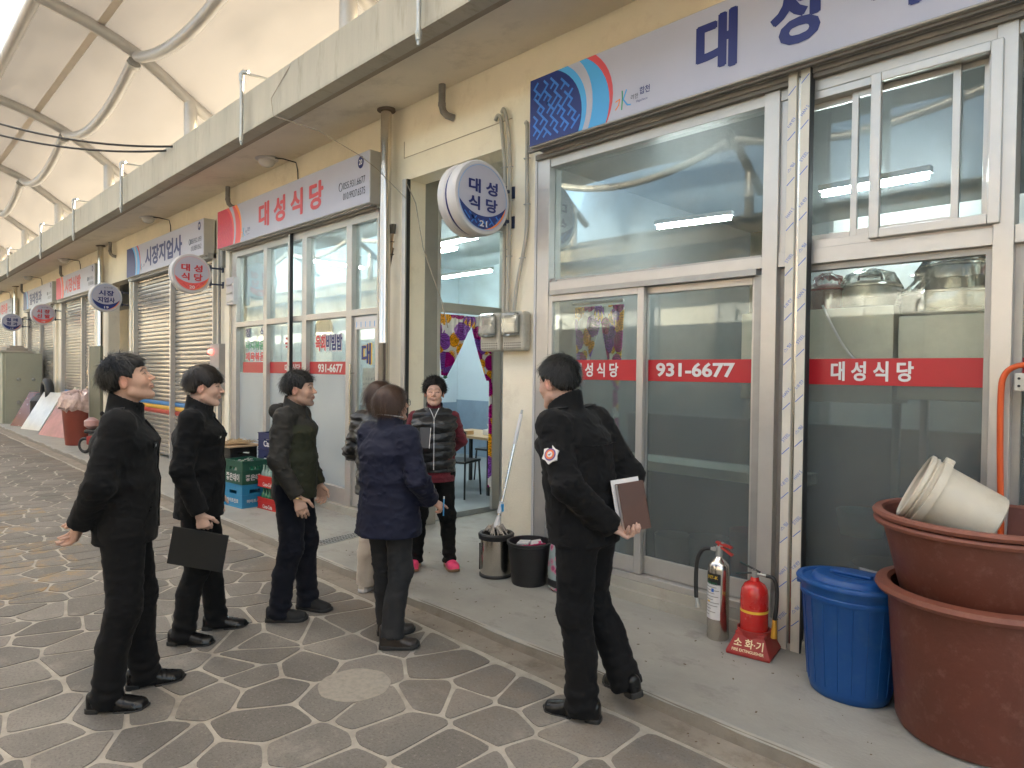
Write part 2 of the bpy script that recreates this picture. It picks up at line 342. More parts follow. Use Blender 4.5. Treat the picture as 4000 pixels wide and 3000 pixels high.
GT=mat('stained_gutter_concrete',(.27,.235,.19),.8,var=.2,scale=3,grime=.8,grime_col=(.12,.09,.06),gscale=4,bump=.5,bscale=60,thr=.5)
struct('gutter_strip',MB().box(-42,8,2.70,2.93,-.02,-.001),GT)
# raised walkway with a worn, slightly wavy edge
n=240; v=[]; f=[]
for i in range(n+1):
    x=-42+50*i/n; e=.008*math.sin(x*2.1)+.006*math.sin(x*5.3+1); e2=rnd.uniform(-.006,.006)
    v+=[(x,2.905+e,-.01),(x,2.885+e+e2,.045+e2*.5),(x,2.905+e+e2,.058),(x,2.99,.06),(x,9.5,.06)]
for i in range(n):
    for k in range(4): a=i*5+k; f.append((a,a+5,a+6,a+1))
struct('walkway',MB().add(v,f),C['concrete'])
KE=mat('kerb_edge',(.2,.175,.14),.85,var=.2,scale=6,bump=.5,bscale=50,grime=.7,gscale=6,grime_col=(.1,.08,.055))
v=[];f=[]
for i in range(n+1):
    x=-42+50*i/n; e=.008*math.sin(x*2.1)+.006*math.sin(x*5.3+1)
    v+=[(x,2.86+e,-.006),(x,2.872+e,.02),(x,2.893+e,.052),(x,2.93,.052)]
for i in range(n):
    for k in range(3): a=i*4+k; f.append((a,a+4,a+5,a+1))
struct('kerb',MB().add(v,f),KE)
# drain grating set into the walkway
dg=thing('drain_grate','grey perforated metal drain grating crossing the walkway before the passage','drain grate',(-5.72,3.32,.0625))
def rot2(dx,dy,a): return (dx*math.cos(a)-dy*math.sin(a),dx*math.sin(a)+dy*math.cos(a))
ga=rad(97)
b=MB()
for k in range(-8,9):
    for j in(-1,0,1):
        x,y=rot2(k*.032,j*.05,ga); b.obox((x,y,.0025),(math.cos(ga),math.sin(ga),0),(-math.sin(ga),math.cos(ga),0),(0,0,1),.008,.016,.0006)
obj('slots',b,C['dark'],dg,kind='stuff')
obj('plate',MB().obox((0,0,0),(math.cos(ga),math.sin(ga),0),(-math.sin(ga),math.cos(ga),0),(0,0,1),.29,.085,.0025),mat('galvanised_grate',(.33,.33,.31),.5,metal=.5,scale=10),dg)

# ================================================================ MARKET BUILDING
BLD=thing('market_building','long cream market building with a deep canopy over its row of shops','building',(0,4.05,0))
def bo(name,mb,m,**k):   # part of the building, coordinates in world
    mb.v=[(p[0],p[1]-4.05,p[2]) for p in mb.v]; return obj(name,mb,m,BLD,**k)
WY=4.03
# openings (x0,x1,z0,z1) along the wall
bays={'21':(-3.775,2.6),'20':(-9.98,-6.1),'19':(-14.78,-10.62),'18':(-21.2,-17.6),'17':(-26.0,-22.0),'16':(-32.2,-28.2),'15':(-37.5,-33)}
OPN=[(-3.775,2.6,0,3.46),(-5.62,-4.2,0,3.62),(-9.98,-6.1,0,3.46),(-14.78,-10.62,0,3.46),(-16.75,-15.2,0,3.5),(-21.2,-17.6,0,3.46),(-26.0,-22.0,0,3.46),(-27.3,-26.4,0,3.3),(-32.2,-28.2,0,3.46),(-37.5,-33,0,3.46)]
OPN.sort(key=lambda q:q[0]); x=-42
for a,b_,z0,z1 in OPN:
    bo('wall',MB().box(x,a,WY,WY+.22,0,4.45),C['wall']); bo('wall',MB().box(a,b_,WY,WY+.22,z1,4.45),C['wall']); x=b_
bo('wall',MB().box(x,8,WY,WY+.22,0,4.45),C['wall'])
# fine raised panel line on the wall above the passage
bo('wall_groove',MB().box(-5.69,-4.12,WY-.004,WY+.01,3.848,3.856).box(-5.695,-5.687,WY-.004,WY+.01,3.848,4.02),mat('groove_shadow_line',(.42,.35,.25),.8))
# canopy slab: soffit, lip and fascia
bo('soffit',MB().prism([(3.20,4.275),(4.06,4.37),(4.06,4.43),(3.20,4.43)],'x',-42,8),C['soffit'])
bo('soffit_lip',MB().prism([(3.13,4.205),(3.20,4.205),(3.20,4.43),(3.13,4.43)],'x',-42,8),mat('lip_paint',(.34,.29,.22),.8,scale=2,grime=.5,gscale=4,grime_col=(.2,.16,.11)))
bo('fascia',MB().prism([(2.99,4.19),(3.13,4.19),(3.13,4.6),(2.985,4.6),(2.985,4.21)],'x',-42,8),C['fascia'])
bo('roof',MB().box(-42,8,3.13,9.5,4.45,4.58),C['concrete'])
bo('back_wall',MB().box(-42,8,9.3,9.5,0,4.45),C['wall'])
bo('floor_slab',MB().box(-9.95,-5.7,4.1,9.2,.061,.12),mat('restaurant_floor',(.3,.32,.32),.35,scale=3))
# ---- stainless columns along the canopy (things of their own)
for i,(x,lb) in enumerate(((-5.83,'polished steel column beside the passage, right of the shop 20 sign'),(-16.84,'polished steel column at the second passage, behind round sign 19'),(-27.55,'farthest steel column, above round sign 17'))):
    t=thing('steel_column',lb,'column',(x,3.9,.06),group='steel columns carrying the canopy')
    obj('shaft',MB().lathe([(.056,0),(.056,1.9),(.0575,1.903),(.0575,1.91),(.056,1.913),(.056,4.29)],28),C['steel'],t,smooth=True)
    obj('collar',MB().lathe([(.09,4.27),(.095,4.275),(.09,4.30)],20),mat('rusty_collar',(.16,.12,.09),.8,scale=20),t,smooth=True)
# ---- frames ------------------------------------------------------
def rail(b,x0,x1,z0,z1,y=4.05,d=.05): b.box(x0,x1,y-d,y+d,z0,z1)
def pane(par,x0,x1,z0,z1,y,m,name='pane',t=.003): return obj(name,MB().box(x0,x1,y-t,y+t,z0,z1),m,par)
def front(name,label): # a shopfront is a part of the building; its frame, panes and doors are sub-parts
    o=bpy.data.objects.new(name,None); link(o,BLD); o.location=(0,-4.05,0); o['label']=label; return o
F21=front('shopfront','aluminium framed glazed front of shop 21 with red film band')
b=MB(); rail(b,-3.775,-3.645,.2,3.46,4.06,.07)
rail(b,-3.645,-1.87,2.34,2.41); rail(b,-3.645,-1.87,3.33,3.46,4.06,.06); rail(b,-1.87,-1.775,.2,3.46,4.05,.065); 
rail(b,-1.775,-.70,2.335,2.425); rail(b,-1.775,-.70,3.335,3.46,4.06,.06); rail(b,-.70,-.615,.2,3.46,4.05,.065); rail(b,-.615,2.6,2.335,2.425); rail(b,-.615,2.6,3.335,3.46); rail(b,.9,.98,.2,3.46)
rail(b,-3.645,-1.87,.2,.245,4.05,.06); rail(b,-1.775,2.6,.2,.36,4.05,.04)
obj('frame',b,C['alu'],F21,bevel=.003)
b=MB(); rail(b,-1.775,-1.74,.36,2.335,4.07,.03); rail(b,-.735,-.70,.36,2.335,4.07,.03); rail(b,-1.74,-.735,2.30,2.335,4.07,.03); rail(b,-.615,-.58,.36,2.335,4.07,.03)
rail(b,-3.62,-1.9,2.30,2.338,4.03,.055); rail(b,-1.925,-1.87,.2,2.3,4.06,.05)
rail(b,-3.645,-3.6,2.41,2.44,4.06,.035); rail(b,-3.6,-1.9,2.41,2.43,4.07,.03)
obj('track',b,C['alu2'],F21)
# sliding doors
def door(x0,x1,z0,z1,y,st=.06,br=.12,tr=.05,label=None):
    b=MB(); b.box(x0,x0+st,y-.018,y+.018,z0,z1); b.box(x1-st,x1,y-.018,y+.018,z0,z1); b.box(x0+st,x1-st,y-.018,y+.018,z0,z0+br); b.box(x0+st,x1-st,y-.018,y+.018,z1-tr,z1)
    o=obj('sliding_door',b,C['alu'],F21,bevel=.003); 
    if label: o['label']=label
    return o
d1=door(-3.66,-2.735,.25,2.30,4.015,.055,.115,.05,'left sliding door leaf behind the black-jacketed man')
d2=door(-2.79,-1.90,.25,2.30,4.065,.055,.125,.05)
pane(F21,-3.6,-2.8,1.64,2.26,4.015,C['glassd']); pane(F21,-3.6,-2.8,.36,1.64,4.015,C['frost'],'frosted_pane')
pane(F21,-2.73,-1.95,1.64,2.26,4.065,C['glassd']); pane(F21,-2.73,-1.95,.37,1.64,4.065,C['frost'],'frosted_pane')
pane(F21,-3.645,-1.87,2.43,3.33,4.06,C['glassd'],'transom_pane')
pane(F21,-1.74,-.735,1.64,2.30,4.07,C['glassd']); pane(F21,-1.74,-.735,.36,1.64,4.07,C['frost'],'frosted_pane')
pane(F21,-.58,.9,1.64,2.30,4.07,C['glassd']); pane(F21,-.58,.9,.36,1.64,4.07,C['frost'],'frosted_pane'); pane(F21,.98,2.6,.36,2.3,4.07,C['frost'],'frosted_pane')
pane(F21,-.58,.9,2.46,3.3,4.07,C['glassd'],'transom_pane'); pane(F21,.98,2.6,2.46,3.3,4.07,C['glassd'],'transom_pane')
# red film band + letters, on the outer face of the panes
def band(par,x0,x1,y,z0=1.632,z1=1.782): return obj('red_film_band',MB().box(x0,x1,y-.0065,y-.0045,z0,z1),C['bandred'],par)
band(F21,-3.6,-2.8,4.015); band(F21,-2.73,-1.95,4.065); band(F21,-1.74,-.735,4.07); band(F21,-.58,.9,4.07)
R,U=(1,0,0),(0,0,1)
text(F21,'대 성 식 당',C['letter'],(0,4.007,0),R,U,-3.165,1.707,.42,.105,bold=.02,heavy=.008)
text(F21,'931-6677',C['letter'],(0,4.057,0),R,U,-2.365,1.712,.59,.095,bold=.02,heavy=.02)
text(F21,'대 성 식 당',C['letter'],(0,4.062,0),R,U,-1.262,1.71,.425,.11,bold=.02,heavy=.012)
# upper sliding windows of the right bay
b=MB()
rail(b,-1.775,-1.735,2.425,3.335,4.06,.05); rail(b,-1.735,-.70,2.425,2.47,4.06,.055); rail(b,-1.735,-.70,3.29,3.335,4.06,.055); rail(b,-.735,-.70,2.47,3.29,4.06,.05)
obj('window_frame',b,C['alu'],F21,bevel=.002)
def sash(x0,x1,z0,z1,y,s=.035):
    b=MB(); b.box(x0,x0+s,y-.012,y+.012,z0,z1).box(x1-s,x1,y-.012,y+.012,z0,z1).box(x0+s,x1-s,y-.012,y+.012,z0,z0+s*1.3).box(x0+s,x1-s,y-.012,y+.012,z1-s,z1)
    obj('window_sash',b,C['alu'],F21,bevel=.002); pane(F21,x0+s,x1-s,z0+s*1.3,z1-s,y,C['glassd'],'window_pane',.002)
sash(-1.735,-1.36,2.47,3.29,4.09); sash(-1.385,-.86,2.47,3.29,4.06); sash(-.90,-.735,2.47,3.29,4.085,.03)
b=MB(); s=.052; x0,x1,z0,z1,y=-1.262,-.67,2.435,3.33,3.985
b.box(x0,x0+s,y-.02,y+.02,z0,z1).box(x1-s,x1,y-.02,y+.02,z0,z1).box(x0+s,x1-s,y-.02,y+.02,z0,z0+s).box(x0+s,x1-s,y-.02,y+.02,z1-s,z1)
obj('insect_screen_frame',b,C['alu'],F21,bevel=.006)
# sill below shop 21
bo('sill_step',MB().prism([(3.945,.06),(3.955,.13),(3.975,.135),(3.985,.2),(4.13,.2),(4.13,.06)],'x',-3.78,8),C['sill'])
# header box above the glass (roller shutter box behind the sign)
bo('header_trim',MB().box(-3.775,2.6,3.96,4.0,3.40,3.44).box(-3.775,2.6,3.87,3.9,3.44,3.5),mat('shutter_track_metal',(.17,.155,.135),.5,metal=.4,scale=6))
bo('jamb_strip',MB().box(-3.80,-3.778,3.985,4.04,.2,3.46),C['whitec']); bo('jamb_gap',MB().box(-3.778,-3.765,3.992,4.04,.2,3.46),C['dark'])
# ---- shop 20 front ------------------------------------------------
F20=front('shopfront','pale aluminium glazed front of shop 20 with menu lettering')
b=MB(); mull=[(-9.98,-9.80),(-8.90,-8.80),(-7.80,-7.69),(-6.755,-6.64),(-6.13,-6.1)]
for a,c in mull: rail(b,a,c,.14,3.42)
for i in range(4):
    rail(b,mull[i][1],mull[i+1][0],2.29,2.36); rail(b,mull[i][1],mull[i+1][0],3.31,3.42)
    if i<3: rail(b,mull[i][1],mull[i+1][0],.14,.33)
obj('frame',b,C['alu'],F20,bevel=.003)
bo('sill_step',MB().box(-9.98,-6.1,3.95,4.13,.06,.14),C['sill'])
for i in range(4):
    a,c=mull[i][1],mull[i+1][0]; pane(F20,a,c,2.36,3.31,4.06,C['glassd'],'transom_pane')
    if i<3: pane(F20,a,c,1.63,2.29,4.06,C['glassd']); pane(F20,a,c,.33,1.63,4.06,C['frost2'],'frosted_pane'); band(F20,a+(.0 if i else .12),c,4.06)
b=MB(); x0,x1=-6.64,-6.14; b.box(x0,x0+.06,4.03,4.07,.15,2.28).box(x1-.06,x1,4.03,4.07,.15,2.28).box(x0+.06,x1-.06,4.03,4.07,.15,.3).box(x0+.06,x1-.06,4.03,4.07,2.18,2.28)
dd=obj('glass_door',b,C['alu'],F20,bevel=.003); pane(F20,-6.58,-6.2,.3,2.18,4.05,C['glassd'],'door_pane')
obj('door_handle',MB().tube([(-6.62,3.98,.95),(-6.62,3.98,1.75)],.013,10).tube([(-6.62,4.03,1.05),(-6.62,3.98,1.05)],.008,8).tube([(-6.62,4.03,1.65),(-6.62,3.98,1.65)],.008,8),C['steel'],F20,smooth=True)
b=MB(); b.box(-8.09,-8.045,3.955,3.99,.06,3.42); obj('shutter_guide_post',b,C['alu'],F20)
b=MB(); b.box(-8.045,-8.035,3.96,4.0,.06,3.42); obj('guide_groove',b,C['dark'],F20)
y20=4.053
def t20(s,m,cx,cz,w,h,bold=.05): 
    text(F20,s,C['letter'],(0,y20,0),R,U,cx,cz,w+.02,h+.02,bold=.02,depth=.001,name='letter_outline',heavy=.05); text(F20,s,m,(0,y20,0),R,U,cx,cz,w,h,bold=.02,depth=.0035,heavy=.018)
t20('정      식',C['navy'],-9.27,2.20,.62,.12); t20('낙지볶음',C['green'],-9.27,2.015,.62,.12); t20('제육볶음',C['red'],-9.27,1.86,.62,.12)
t20('국',C['red'],-8.27,2.01,.14,.17); t20('육회',C['red'],-7.42,2.01,.24,.19); t20('비빔밥',C['navy'],-7.1,2.01,.36,.19)
text(F20,'대',C['yellow'],(0,4.035,0),R,U,-6.36,1.865,.18,.23,bold=.02,heavy=.05); text(F20,'대',C['navy'],(0,4.032,0),R,U,-6.375,1.865,.18,.23,bold=.02,heavy=.02)
text(F20,'대성식당',C['letter'],(0,y20,0),R,U,-8.15,1.705,.42,.1,bold=.03); text(F20,'931-6677',C['letter'],(0,y20,0),R,U,-7.19,1.705,.57,.1,bold=.02,heavy=.02)
obj('notice_strip',MB().box(-6.58,-6.16,4.02,4.028,2.14,2.27),C['letter'],F20)
b=MB()
for k in range(5): b.box(-6.56+k*.09,-6.55+k*.09,4.017,4.019,2.16,2.22)
obj('notice_marks',b,C['cyan'],F20)
# small grey switch box at frame left
sb=thing('louvred_box','small white louvred vent box fixed to the shop 20 window frame','vent box',(-9.9,3.97,2.62)); obj('case',MB().box(-.12,.14,-.03,.04,0,.4),C['whitec'],sb,bevel=.006); obj('slats',MB().box(-.09,.11,-.045,-.03,.04,.06).box(-.09,.11,-.045,-.03,.16,.18).box(-.09,.11,-.045,-.03,.28,.30),C['alu'],sb)
# ---- roller shutters ------------------------------------------------
SH=mat('shutter_slat_metal',(.50,.46,.40),.26,metal=.6,var=.06,scale=2,stretch=(.25,1,3),grime=.12,gscale=2,grime_col=(.3,.25,.18),rvar=.05)
SHB=mat('blue_shutter_stripe',(.05,.22,.5),.4); SHY=mat('yellow_shutter_stripe',(.75,.42,.06),.4); SHR=mat('red_shutter_stripe',(.5,.07,.05),.4)
def slat_mesh(w,m):
    # one slat: shallow convex face with a rolled lower edge
    prof=[(0,0),(-.012,.004),(-.017,.02),(-.019,.042),(-.016,.062),(-.004,.072),(0,.074)]
    me=MB().prism(prof,'x',0,w).mesh('slat',True); me.materials.append(m); return me
def shutter(x0,x1,z0,z1,label,stripes=None,holes=None):
    o=bpy.data.objects.new('roller_shutter',None); link(o,BLD); o.location=(x0,.02,0); o['label']=label
    ms={}; z=z0
    while z<z1:
        m=SH
        if stripes:
            for a,c,mm in stripes:
                if a<=z<c: m=mm
        if m.name not in ms: ms[m.name]=slat_mesh(x1-x0,m)
        s=bpy.data.objects.new('slat',ms[m.name]); link(s,o); s.location=(0,0,z); z+=.0755
    obj('backing',MB().box(0,x1-x0,.002,.02,z0,z1),C['alu2'],o)
    if holes:
        b=MB()
        for hx,hz in holes: b.box(hx,hx+.028,-.0215,-.018,hz,hz+.028)
        obj('vent_holes',b,C['dark'],o,kind='stuff')
    return o
st=[(.94,1.02,SHB),(.86,.94,SHY),(.78,.86,SHR)]
H1=[(.25,3.0),(.45,3.06),(.45,2.93),(.65,2.99),(.85,3.05),(.85,2.91),(1.1,2.97),(.65,2.8),(1.3,3.02),(1.55,2.96),(.35,2.78),(1.6,2.86)]
sx19=((-14.70,-12.62),(-12.55,-10.66))
shutter(*sx19[0],.1,3.4,'left shutter leaf of shop 19 with blue, yellow and red stripes',st,H1)
shutter(*sx19[1],.1,3.4,'right shutter leaf of shop 19',st,H1[:8])
shutter(-21.1,-18.98,.1,3.4,'left shutter leaf of shop 18',st,H1); shutter(-18.9,-17.7,.1,3.4,'right shutter leaf of shop 18',st,H1[:6])
shutter(-25.9,-24.0,.1,3.4,'left shutter leaf of shop 17',st,H1); shutter(-23.9,-22.1,.1,3.4,'right shutter leaf of shop 17',st)
shutter(-27.25,-26.45,.1,3.25,'narrow shutter beyond shop 17',[(1.5,1.9,SHB),(1.3,1.5,SHY),(1.1,1.3,SHR)]); shutter(-32.1,-28.3,.1,3.4,'shutter of shop 16'); shutter(-37.4,-33.1,.1,3.4,'shutter of shop 15')
for a,c in((-14.78,-14.70),(-12.62,-12.55),(-10.66,-10.62),(-21.2,-21.1),(-18.98,-18.9),(-17.7,-17.6),(-26,-25.9),(-24,-23.9),(-22.1,-22)): bo('shutter_guide',MB().box(a,c,3.98,4.06,.06,3.46),C['alu'])
for a,c in((-14.78,-10.62),(-21.2,-17.6),(-26,-22)): bo('shutter_box',MB().box(a,c,3.9,4.02,3.38,3.46),C['alu2'])
bo('jamb',MB().box(-10.12,-9.98,3.97,4.04,.06,3.46),C['wall']); bo('jamb',MB().box(-14.98,-14.84,3.97,4.04,.06,3.46),C['wall']); bo('jamb',MB().box(-17.58,-17.42,3.97,4.04,.06,3.46),C['wall']); bo('jamb',MB().box(-21.9,-21.75,3.97,4.04,.06,3.46),C['wall'])
# ---- passage beside shop 21 -----------------------------------------
bo('passage_jamb',MB().box(-5.66,-5.60,3.985,4.04,.06,3.62),C['alu']); bo('jamb_gap',MB().box(-5.60,-5.594,4.0,4.04,.06,3.62),C['dark'])
bo('passage_side_wall',MB().box(-5.72,-5.62,4.25,4.42,.06,3.9),C['dkpost'])
bo('passage_right_wall',MB().box(-4.2,-4.1,4.25,9.3,.06,3.9),C['wall'])
bo('passage_ceiling',MB().box(-5.72,-4.1,4.25,9.3,3.9,3.98),C['soffit'])
bo('passage_end',MB().box(-5.72,-4.1,8.9,9.0,.06,3.9),C['wall'])
FP=front('passage_glazing','aluminium framed glass side wall of the restaurant inside the passage'); XP=-5.65
b=MB()
def pr_(y0,y1,z0,z1,d=.035): b.box(XP-d,XP+d,y0,y1,z0,z1)
pr_(4.42,4.46,.1,3.5); pr_(5.38,5.47,.1,3.5); pr_(4.46,5.38,2.33,2.42); pr_(4.46,5.38,3.30,3.5); pr_(5.47,9,2.33,2.42); pr_(6.5,6.58,.1,3.5); pr_(7.6,7.68,.1,3.5); pr_(5.47,9,3.3,3.5); pr_(5.47,9,.1,.9); pr_(5.25,5.36,.1,2.3,.02); 
obj('frame',b,C['alu'],FP,bevel=.003)
obj('pane',MB().box(XP-.003,XP+.003,4.46,5.38,2.42,3.30),C['glass'],FP); obj('pane',MB().box(XP-.003,XP+.003,5.47,9,2.42,3.30),C['glass'],FP); obj('pane',MB().box(XP-.003,XP+.003,5.47,9,.9,2.33),C['glass'],FP)
# ---- interior of shop 20 -----------------------------------------------
INW=mat('pale_blue_interior_wall',(.60,.68,.72),.5,var=.04,scale=1.5); INB=mat('blue_grey_wainscot',(.26,.34,.42),.5)
bo('interior_wall',MB().box(-9.95,-5.75,8.3,8.35,.1,3.9).box(-9.96,-9.9,4.2,8.3,.1,3.9),INW)
bo('wainscot',MB().box(-9.9,-5.75,8.27,8.3,.1,1.15).box(-9.9,-9.88,4.2,8.3,.1,1.1),INB)
bo('interior_ceiling',MB().box(-9.95,-5.72,4.26,8.3,3.62,3.68),mat('interior_ceiling_paint',(.58,.62,.62),.7,scale=.8,var=.08))
TL=emis('fluorescent_light',(.85,.97,1),13)
def tubelight(label,x,y,z,L,ang=0,cat='ceiling light'):
    t=thing('tube_light',label,cat,(x,y,z),ang,group='fluorescent tube lights in the shops')
    obj('fitting',MB().box(-L/2,L/2,-.035,.035,.0,.04),C['whitec'],t); obj('tube',MB().tube([(-L/2+.02,0,-.022),(L/2-.02,0,-.022)],.02,10),TL,t,smooth=True)
tubelight('long tube light glowing above the curtained doorway',-6.6,5.3,3.3,1.25,rad(0))
tubelight('tube light seen through the upper right panes of shop 20',-7.35,5.6,3.3,1.25,rad(0))
tubelight('tube light deep inside shop 20',-8.4,7.2,3.3,1.25,rad(0)); tubelight('tube light near the left wall of shop 20',-9.1,5.2,3.3,1.0,rad(90))
TL=emis('dim_fluorescent_light',(.85,.97,1),20)
tubelight('tube light over the kitchen behind the channel post',-1.55,4.95,3.0,.7,0); tubelight('tube light inside shop 21 behind the upper pane',-3.3,5.6,3.12,.75,rad(8)); tubelight('distant tube light in shop 21',-2.2,7.6,3.2,1.2,0)
# ---- interior of shop 21 -----------------------------------------------
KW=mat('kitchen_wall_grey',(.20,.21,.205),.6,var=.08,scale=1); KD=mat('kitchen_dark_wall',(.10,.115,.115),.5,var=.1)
bo('interior_wall',MB().box(-3.7,8,8.2,8.25,.1,3.7).box(-4.06,-4.0,4.3,8.2,.1,3.7),KW); bo('interior_ceiling',MB().box(-4.0,8,4.26,8.2,3.5,3.56),KW); bo('kitchen_partition',MB().box(-2.0,2.6,5.5,5.55,.1,2.9),mat('corrugated_white_panel',(.5,.52,.5),.5)); bo('kitchen_floor',MB().box(-4,8,4.13,8.2,.061,.1),KD)
bo('kitchen_apron',MB().box(-3.4,2.5,4.75,4.8,.1,1.35),KD)
# ================================================================ FABRIC ROOF OVER THE LANE
RF=thing('canopy_roof','translucent fabric roof on curved steel tubes arching over the market lane','roof',(0,0,4.6))
def ro(name,mb,m,**k): mb.v=[(p[0],p[1],p[2]-4.6) for p in mb.v]; return obj(name,mb,m,RF,**k)
prof=[(3.80,5.04),(3.6,5.16),(3.25,5.39),(2.99,5.57),(2.65,5.77),(2.2,5.94),(1.9,6.02),(1.58,6.09)]
def smoothp(p,n=4):
    out=[]
    for i in range(len(p)-1):
        p0=p[max(i-1,0)];p1=p[i];p2=p[i+1];p3=p[min(i+2,len(p)-1)]
        for k in range(n):
            t=k/n; out.append(tuple(.5*((2*p1[j])+(-p0[j]+p2[j])*t+(2*p0[j]-5*p1[j]+4*p2[j]-p3[j])*t*t+(-p0[j]+3*p1[j]-3*p2[j]+p3[j])*t**3) for j in range(len(p1))))
    return out+[p[-1]]
pf=smoothp(prof)
AX=[-5.62+4.1,-5.62,-9.727,-13.82,-17.92,-22.0,-26.1,-30.2,-34.3,2.6,6.7]
for x in AX:
    for s in(1,-1):
        ro('arch_tube',MB().tube([(x,s*y,z) for y,z in pf],.076,14),C['tube'],smooth=True)
        ro('post',MB().tube([(x-.0,s*3.33,4.5),(x,s*3.33,5.33)],.085,16),C['tube'],smooth=True)
for s in(1,-1):
    ro('ridge_beam',MB().tube([(-42,s*1.58,6.11),(8,s*1.58,6.11)],.075,14),C['tube'],smooth=True)
xs=sorted(AX)
for a,c in zip(xs[:-1],xs[1:]):
    for s in(1,-1):
        pts=[(a+.08+(c-a-.16)*t/14,s*2.65,5.70-.34*4*(t/14)*(1-t/14)) for t in range(15)]
        ro('curved_purlin',MB().tube(pts,.068,12),C['tube'],smooth=True)
        ro('flange',MB().tube([(c-.13,s*2.65,5.64),(c-.09,s*2.65,5.67)],.085,12),C['tube'],smooth=True)
# upper vault ribs
for k in range(46):
    x=-38+k*1.02; ro('vault_rib',MB().tube([(x,1.58*math.cos(a),6.2+.75*math.sin(a)) for a in [math.pi*i/14 for i in range(15)]],.022,6),C['tube'],smooth=True)
def sheet(pp,off,x0=-42,x1=8,nx=120,bill=0):
    v=[];f=[];m_=len(pp)
    for i in range(nx+1):
        x=x0+(x1-x0)*i/nx
        # fabric sits on the arches and billows slightly between them
        d=min(abs(x-a) for a in AX)/2.05; w=bill*math.sin(min(1,d)*math.pi/2)
        for y,z in pp: v.append((x,y,z+off+w))
    for i in range(nx):
        for k in range(m_-1): a=i*m_+k; f.append((a,a+m_,a+m_+1,a+1))
    return MB().add(v,f)
for s in(1,-1):
    ro('membrane',sheet([(s*y,z) for y,z in pf if s>0 or y<3.05],.085,bill=.05),C['membrane'],smooth=True)
VM=bpy.data.materials.new('clear_vault_sheet'); VM.use_nodes=True; N=VM.node_tree.nodes; L=VM.node_tree.links; N.clear()
o_=N.new('ShaderNodeOutputMaterial'); a_=N.new('ShaderNodeBsdfTranslucent'); a_.inputs[0].default_value=(.9,.88,.84,1); b_=N.new('ShaderNodeBsdfTransparent'); b_.inputs[0].default_value=(.95,.94,.92,1); m_=N.new('ShaderNodeMixShader'); m_.inputs[0].default_value=.5; L.new(a_.outputs[0],m_.inputs[1]); L.new(b_.outputs[0],m_.inputs[2]); L.new(m_.outputs[0],o_.inputs[0])
ro('vault_membrane',sheet([(1.60*math.cos(a),6.2+.78*math.sin(a)) for a in [math.pi*i/20 for i in range(21)]],.0),VM,smooth=True)
SE=mat('membrane_seam_tape',(.50,.44,.36),.6,var=.08)
for s in(1,-1):
    ro('seam_tape',MB().prism([(s*2.21,6.005),(s*2.29,5.985),(s*2.285,5.98),(s*2.205,5.998)],'x',-42,8),SE)
# cables slung under the roof
def cat_curve(a,b,sag,n=24): return [tuple(a[j]+(b[j]-a[j])*t/n-(sag*4*(t/n)*(1-t/n) if j==2 else 0) for j in range(3)) for t in range(n+1)]
tag(obj('power_cable',MB().tube(cat_curve((-12.6,-.6,6.0),(-9.35,2.98,4.56),.42),.014,8),C['black'],smooth=True),'upper of two black cables slung from the roof tubes to the fascia','cable')
tag(obj('power_cable',MB().tube(cat_curve((-12.9,-.6,5.85),(-9.6,2.98,4.56),.42),.014,8),C['black'],smooth=True),'lower of two black cables slung from the roof tubes to the fascia','cable')
tag(obj('thin_wire',MB().tube([(-5.95,3.25,4.62),(-6.05,2.99,4.6),(-6.42,2.955,4.35),(-6.40,2.965,4.18),(-6.0,3.25,4.0),(-5.85,3.6,3.82),(-5.83,3.80,3.72),(-5.6,3.99,3.42)],.004,6),mat('grey_wire',(.3,.26,.2),.6),smooth=True),'thin grey wire hanging from the fascia across the shop 20 sign','wire')
tag(obj('thin_wire',MB().tube([(-5.62,4.0,3.6),(-5.45,4.0,3.35),(-5.35,4.02,2.9),(-5.08,4.05,2.35),(-5.0,4.06,2.1)],.005,6),bpy.data.materials['grey_wire'],smooth=True),'thin grey wire sagging beside the passage opening','wire')
# drop pipes over the fascia
pip=None
for i,(x,lb) in enumerate(((-3.95,'grey drop pipe over the fascia, cut off by the top of the photo'),(-7.02,'drop pipe with elbow over the fascia, above the shop 20 sign'),(-11.4,'drop pipe over the fascia between signs 20 and 19'),(-14.45,'drop pipe over the fascia before the second steel column'),(-17.45,'drop pipe over the fascia just past the second steel column'),(-21.7,'farthest drop pipe on the fascia at the left edge'))):
    if i==0:
        pip=thing('drop_pipe',lb,'pipe',(x,2.91,4.02),group='galvanised drop pipes hooked over the fascia')
        obj('pipe',MB().tube([(0,0,.1),(0,0,.70)],.019,12).tube([(.03,.03,.74),(.2,.42,.70)],.016,10),C['galv'],pip,smooth=True)
        obj('elbow',MB().tube([(0,0,.66),(0,0,.735),(.012,.012,.755),(.05,.05,.745)],.027,12),C['galv'],pip,smooth=True)
        obj('fitting',MB().lathe([(.012,0),(.014,.03),(.022,.035),(.022,.06),(.026,.065),(.026,.10),(.019,.105)],14),C['galv'],pip,smooth=True)
    else: dup(pip,(x,2.91,4.02-.02*(i>2)),rnd.uniform(-.06,.06),lb)
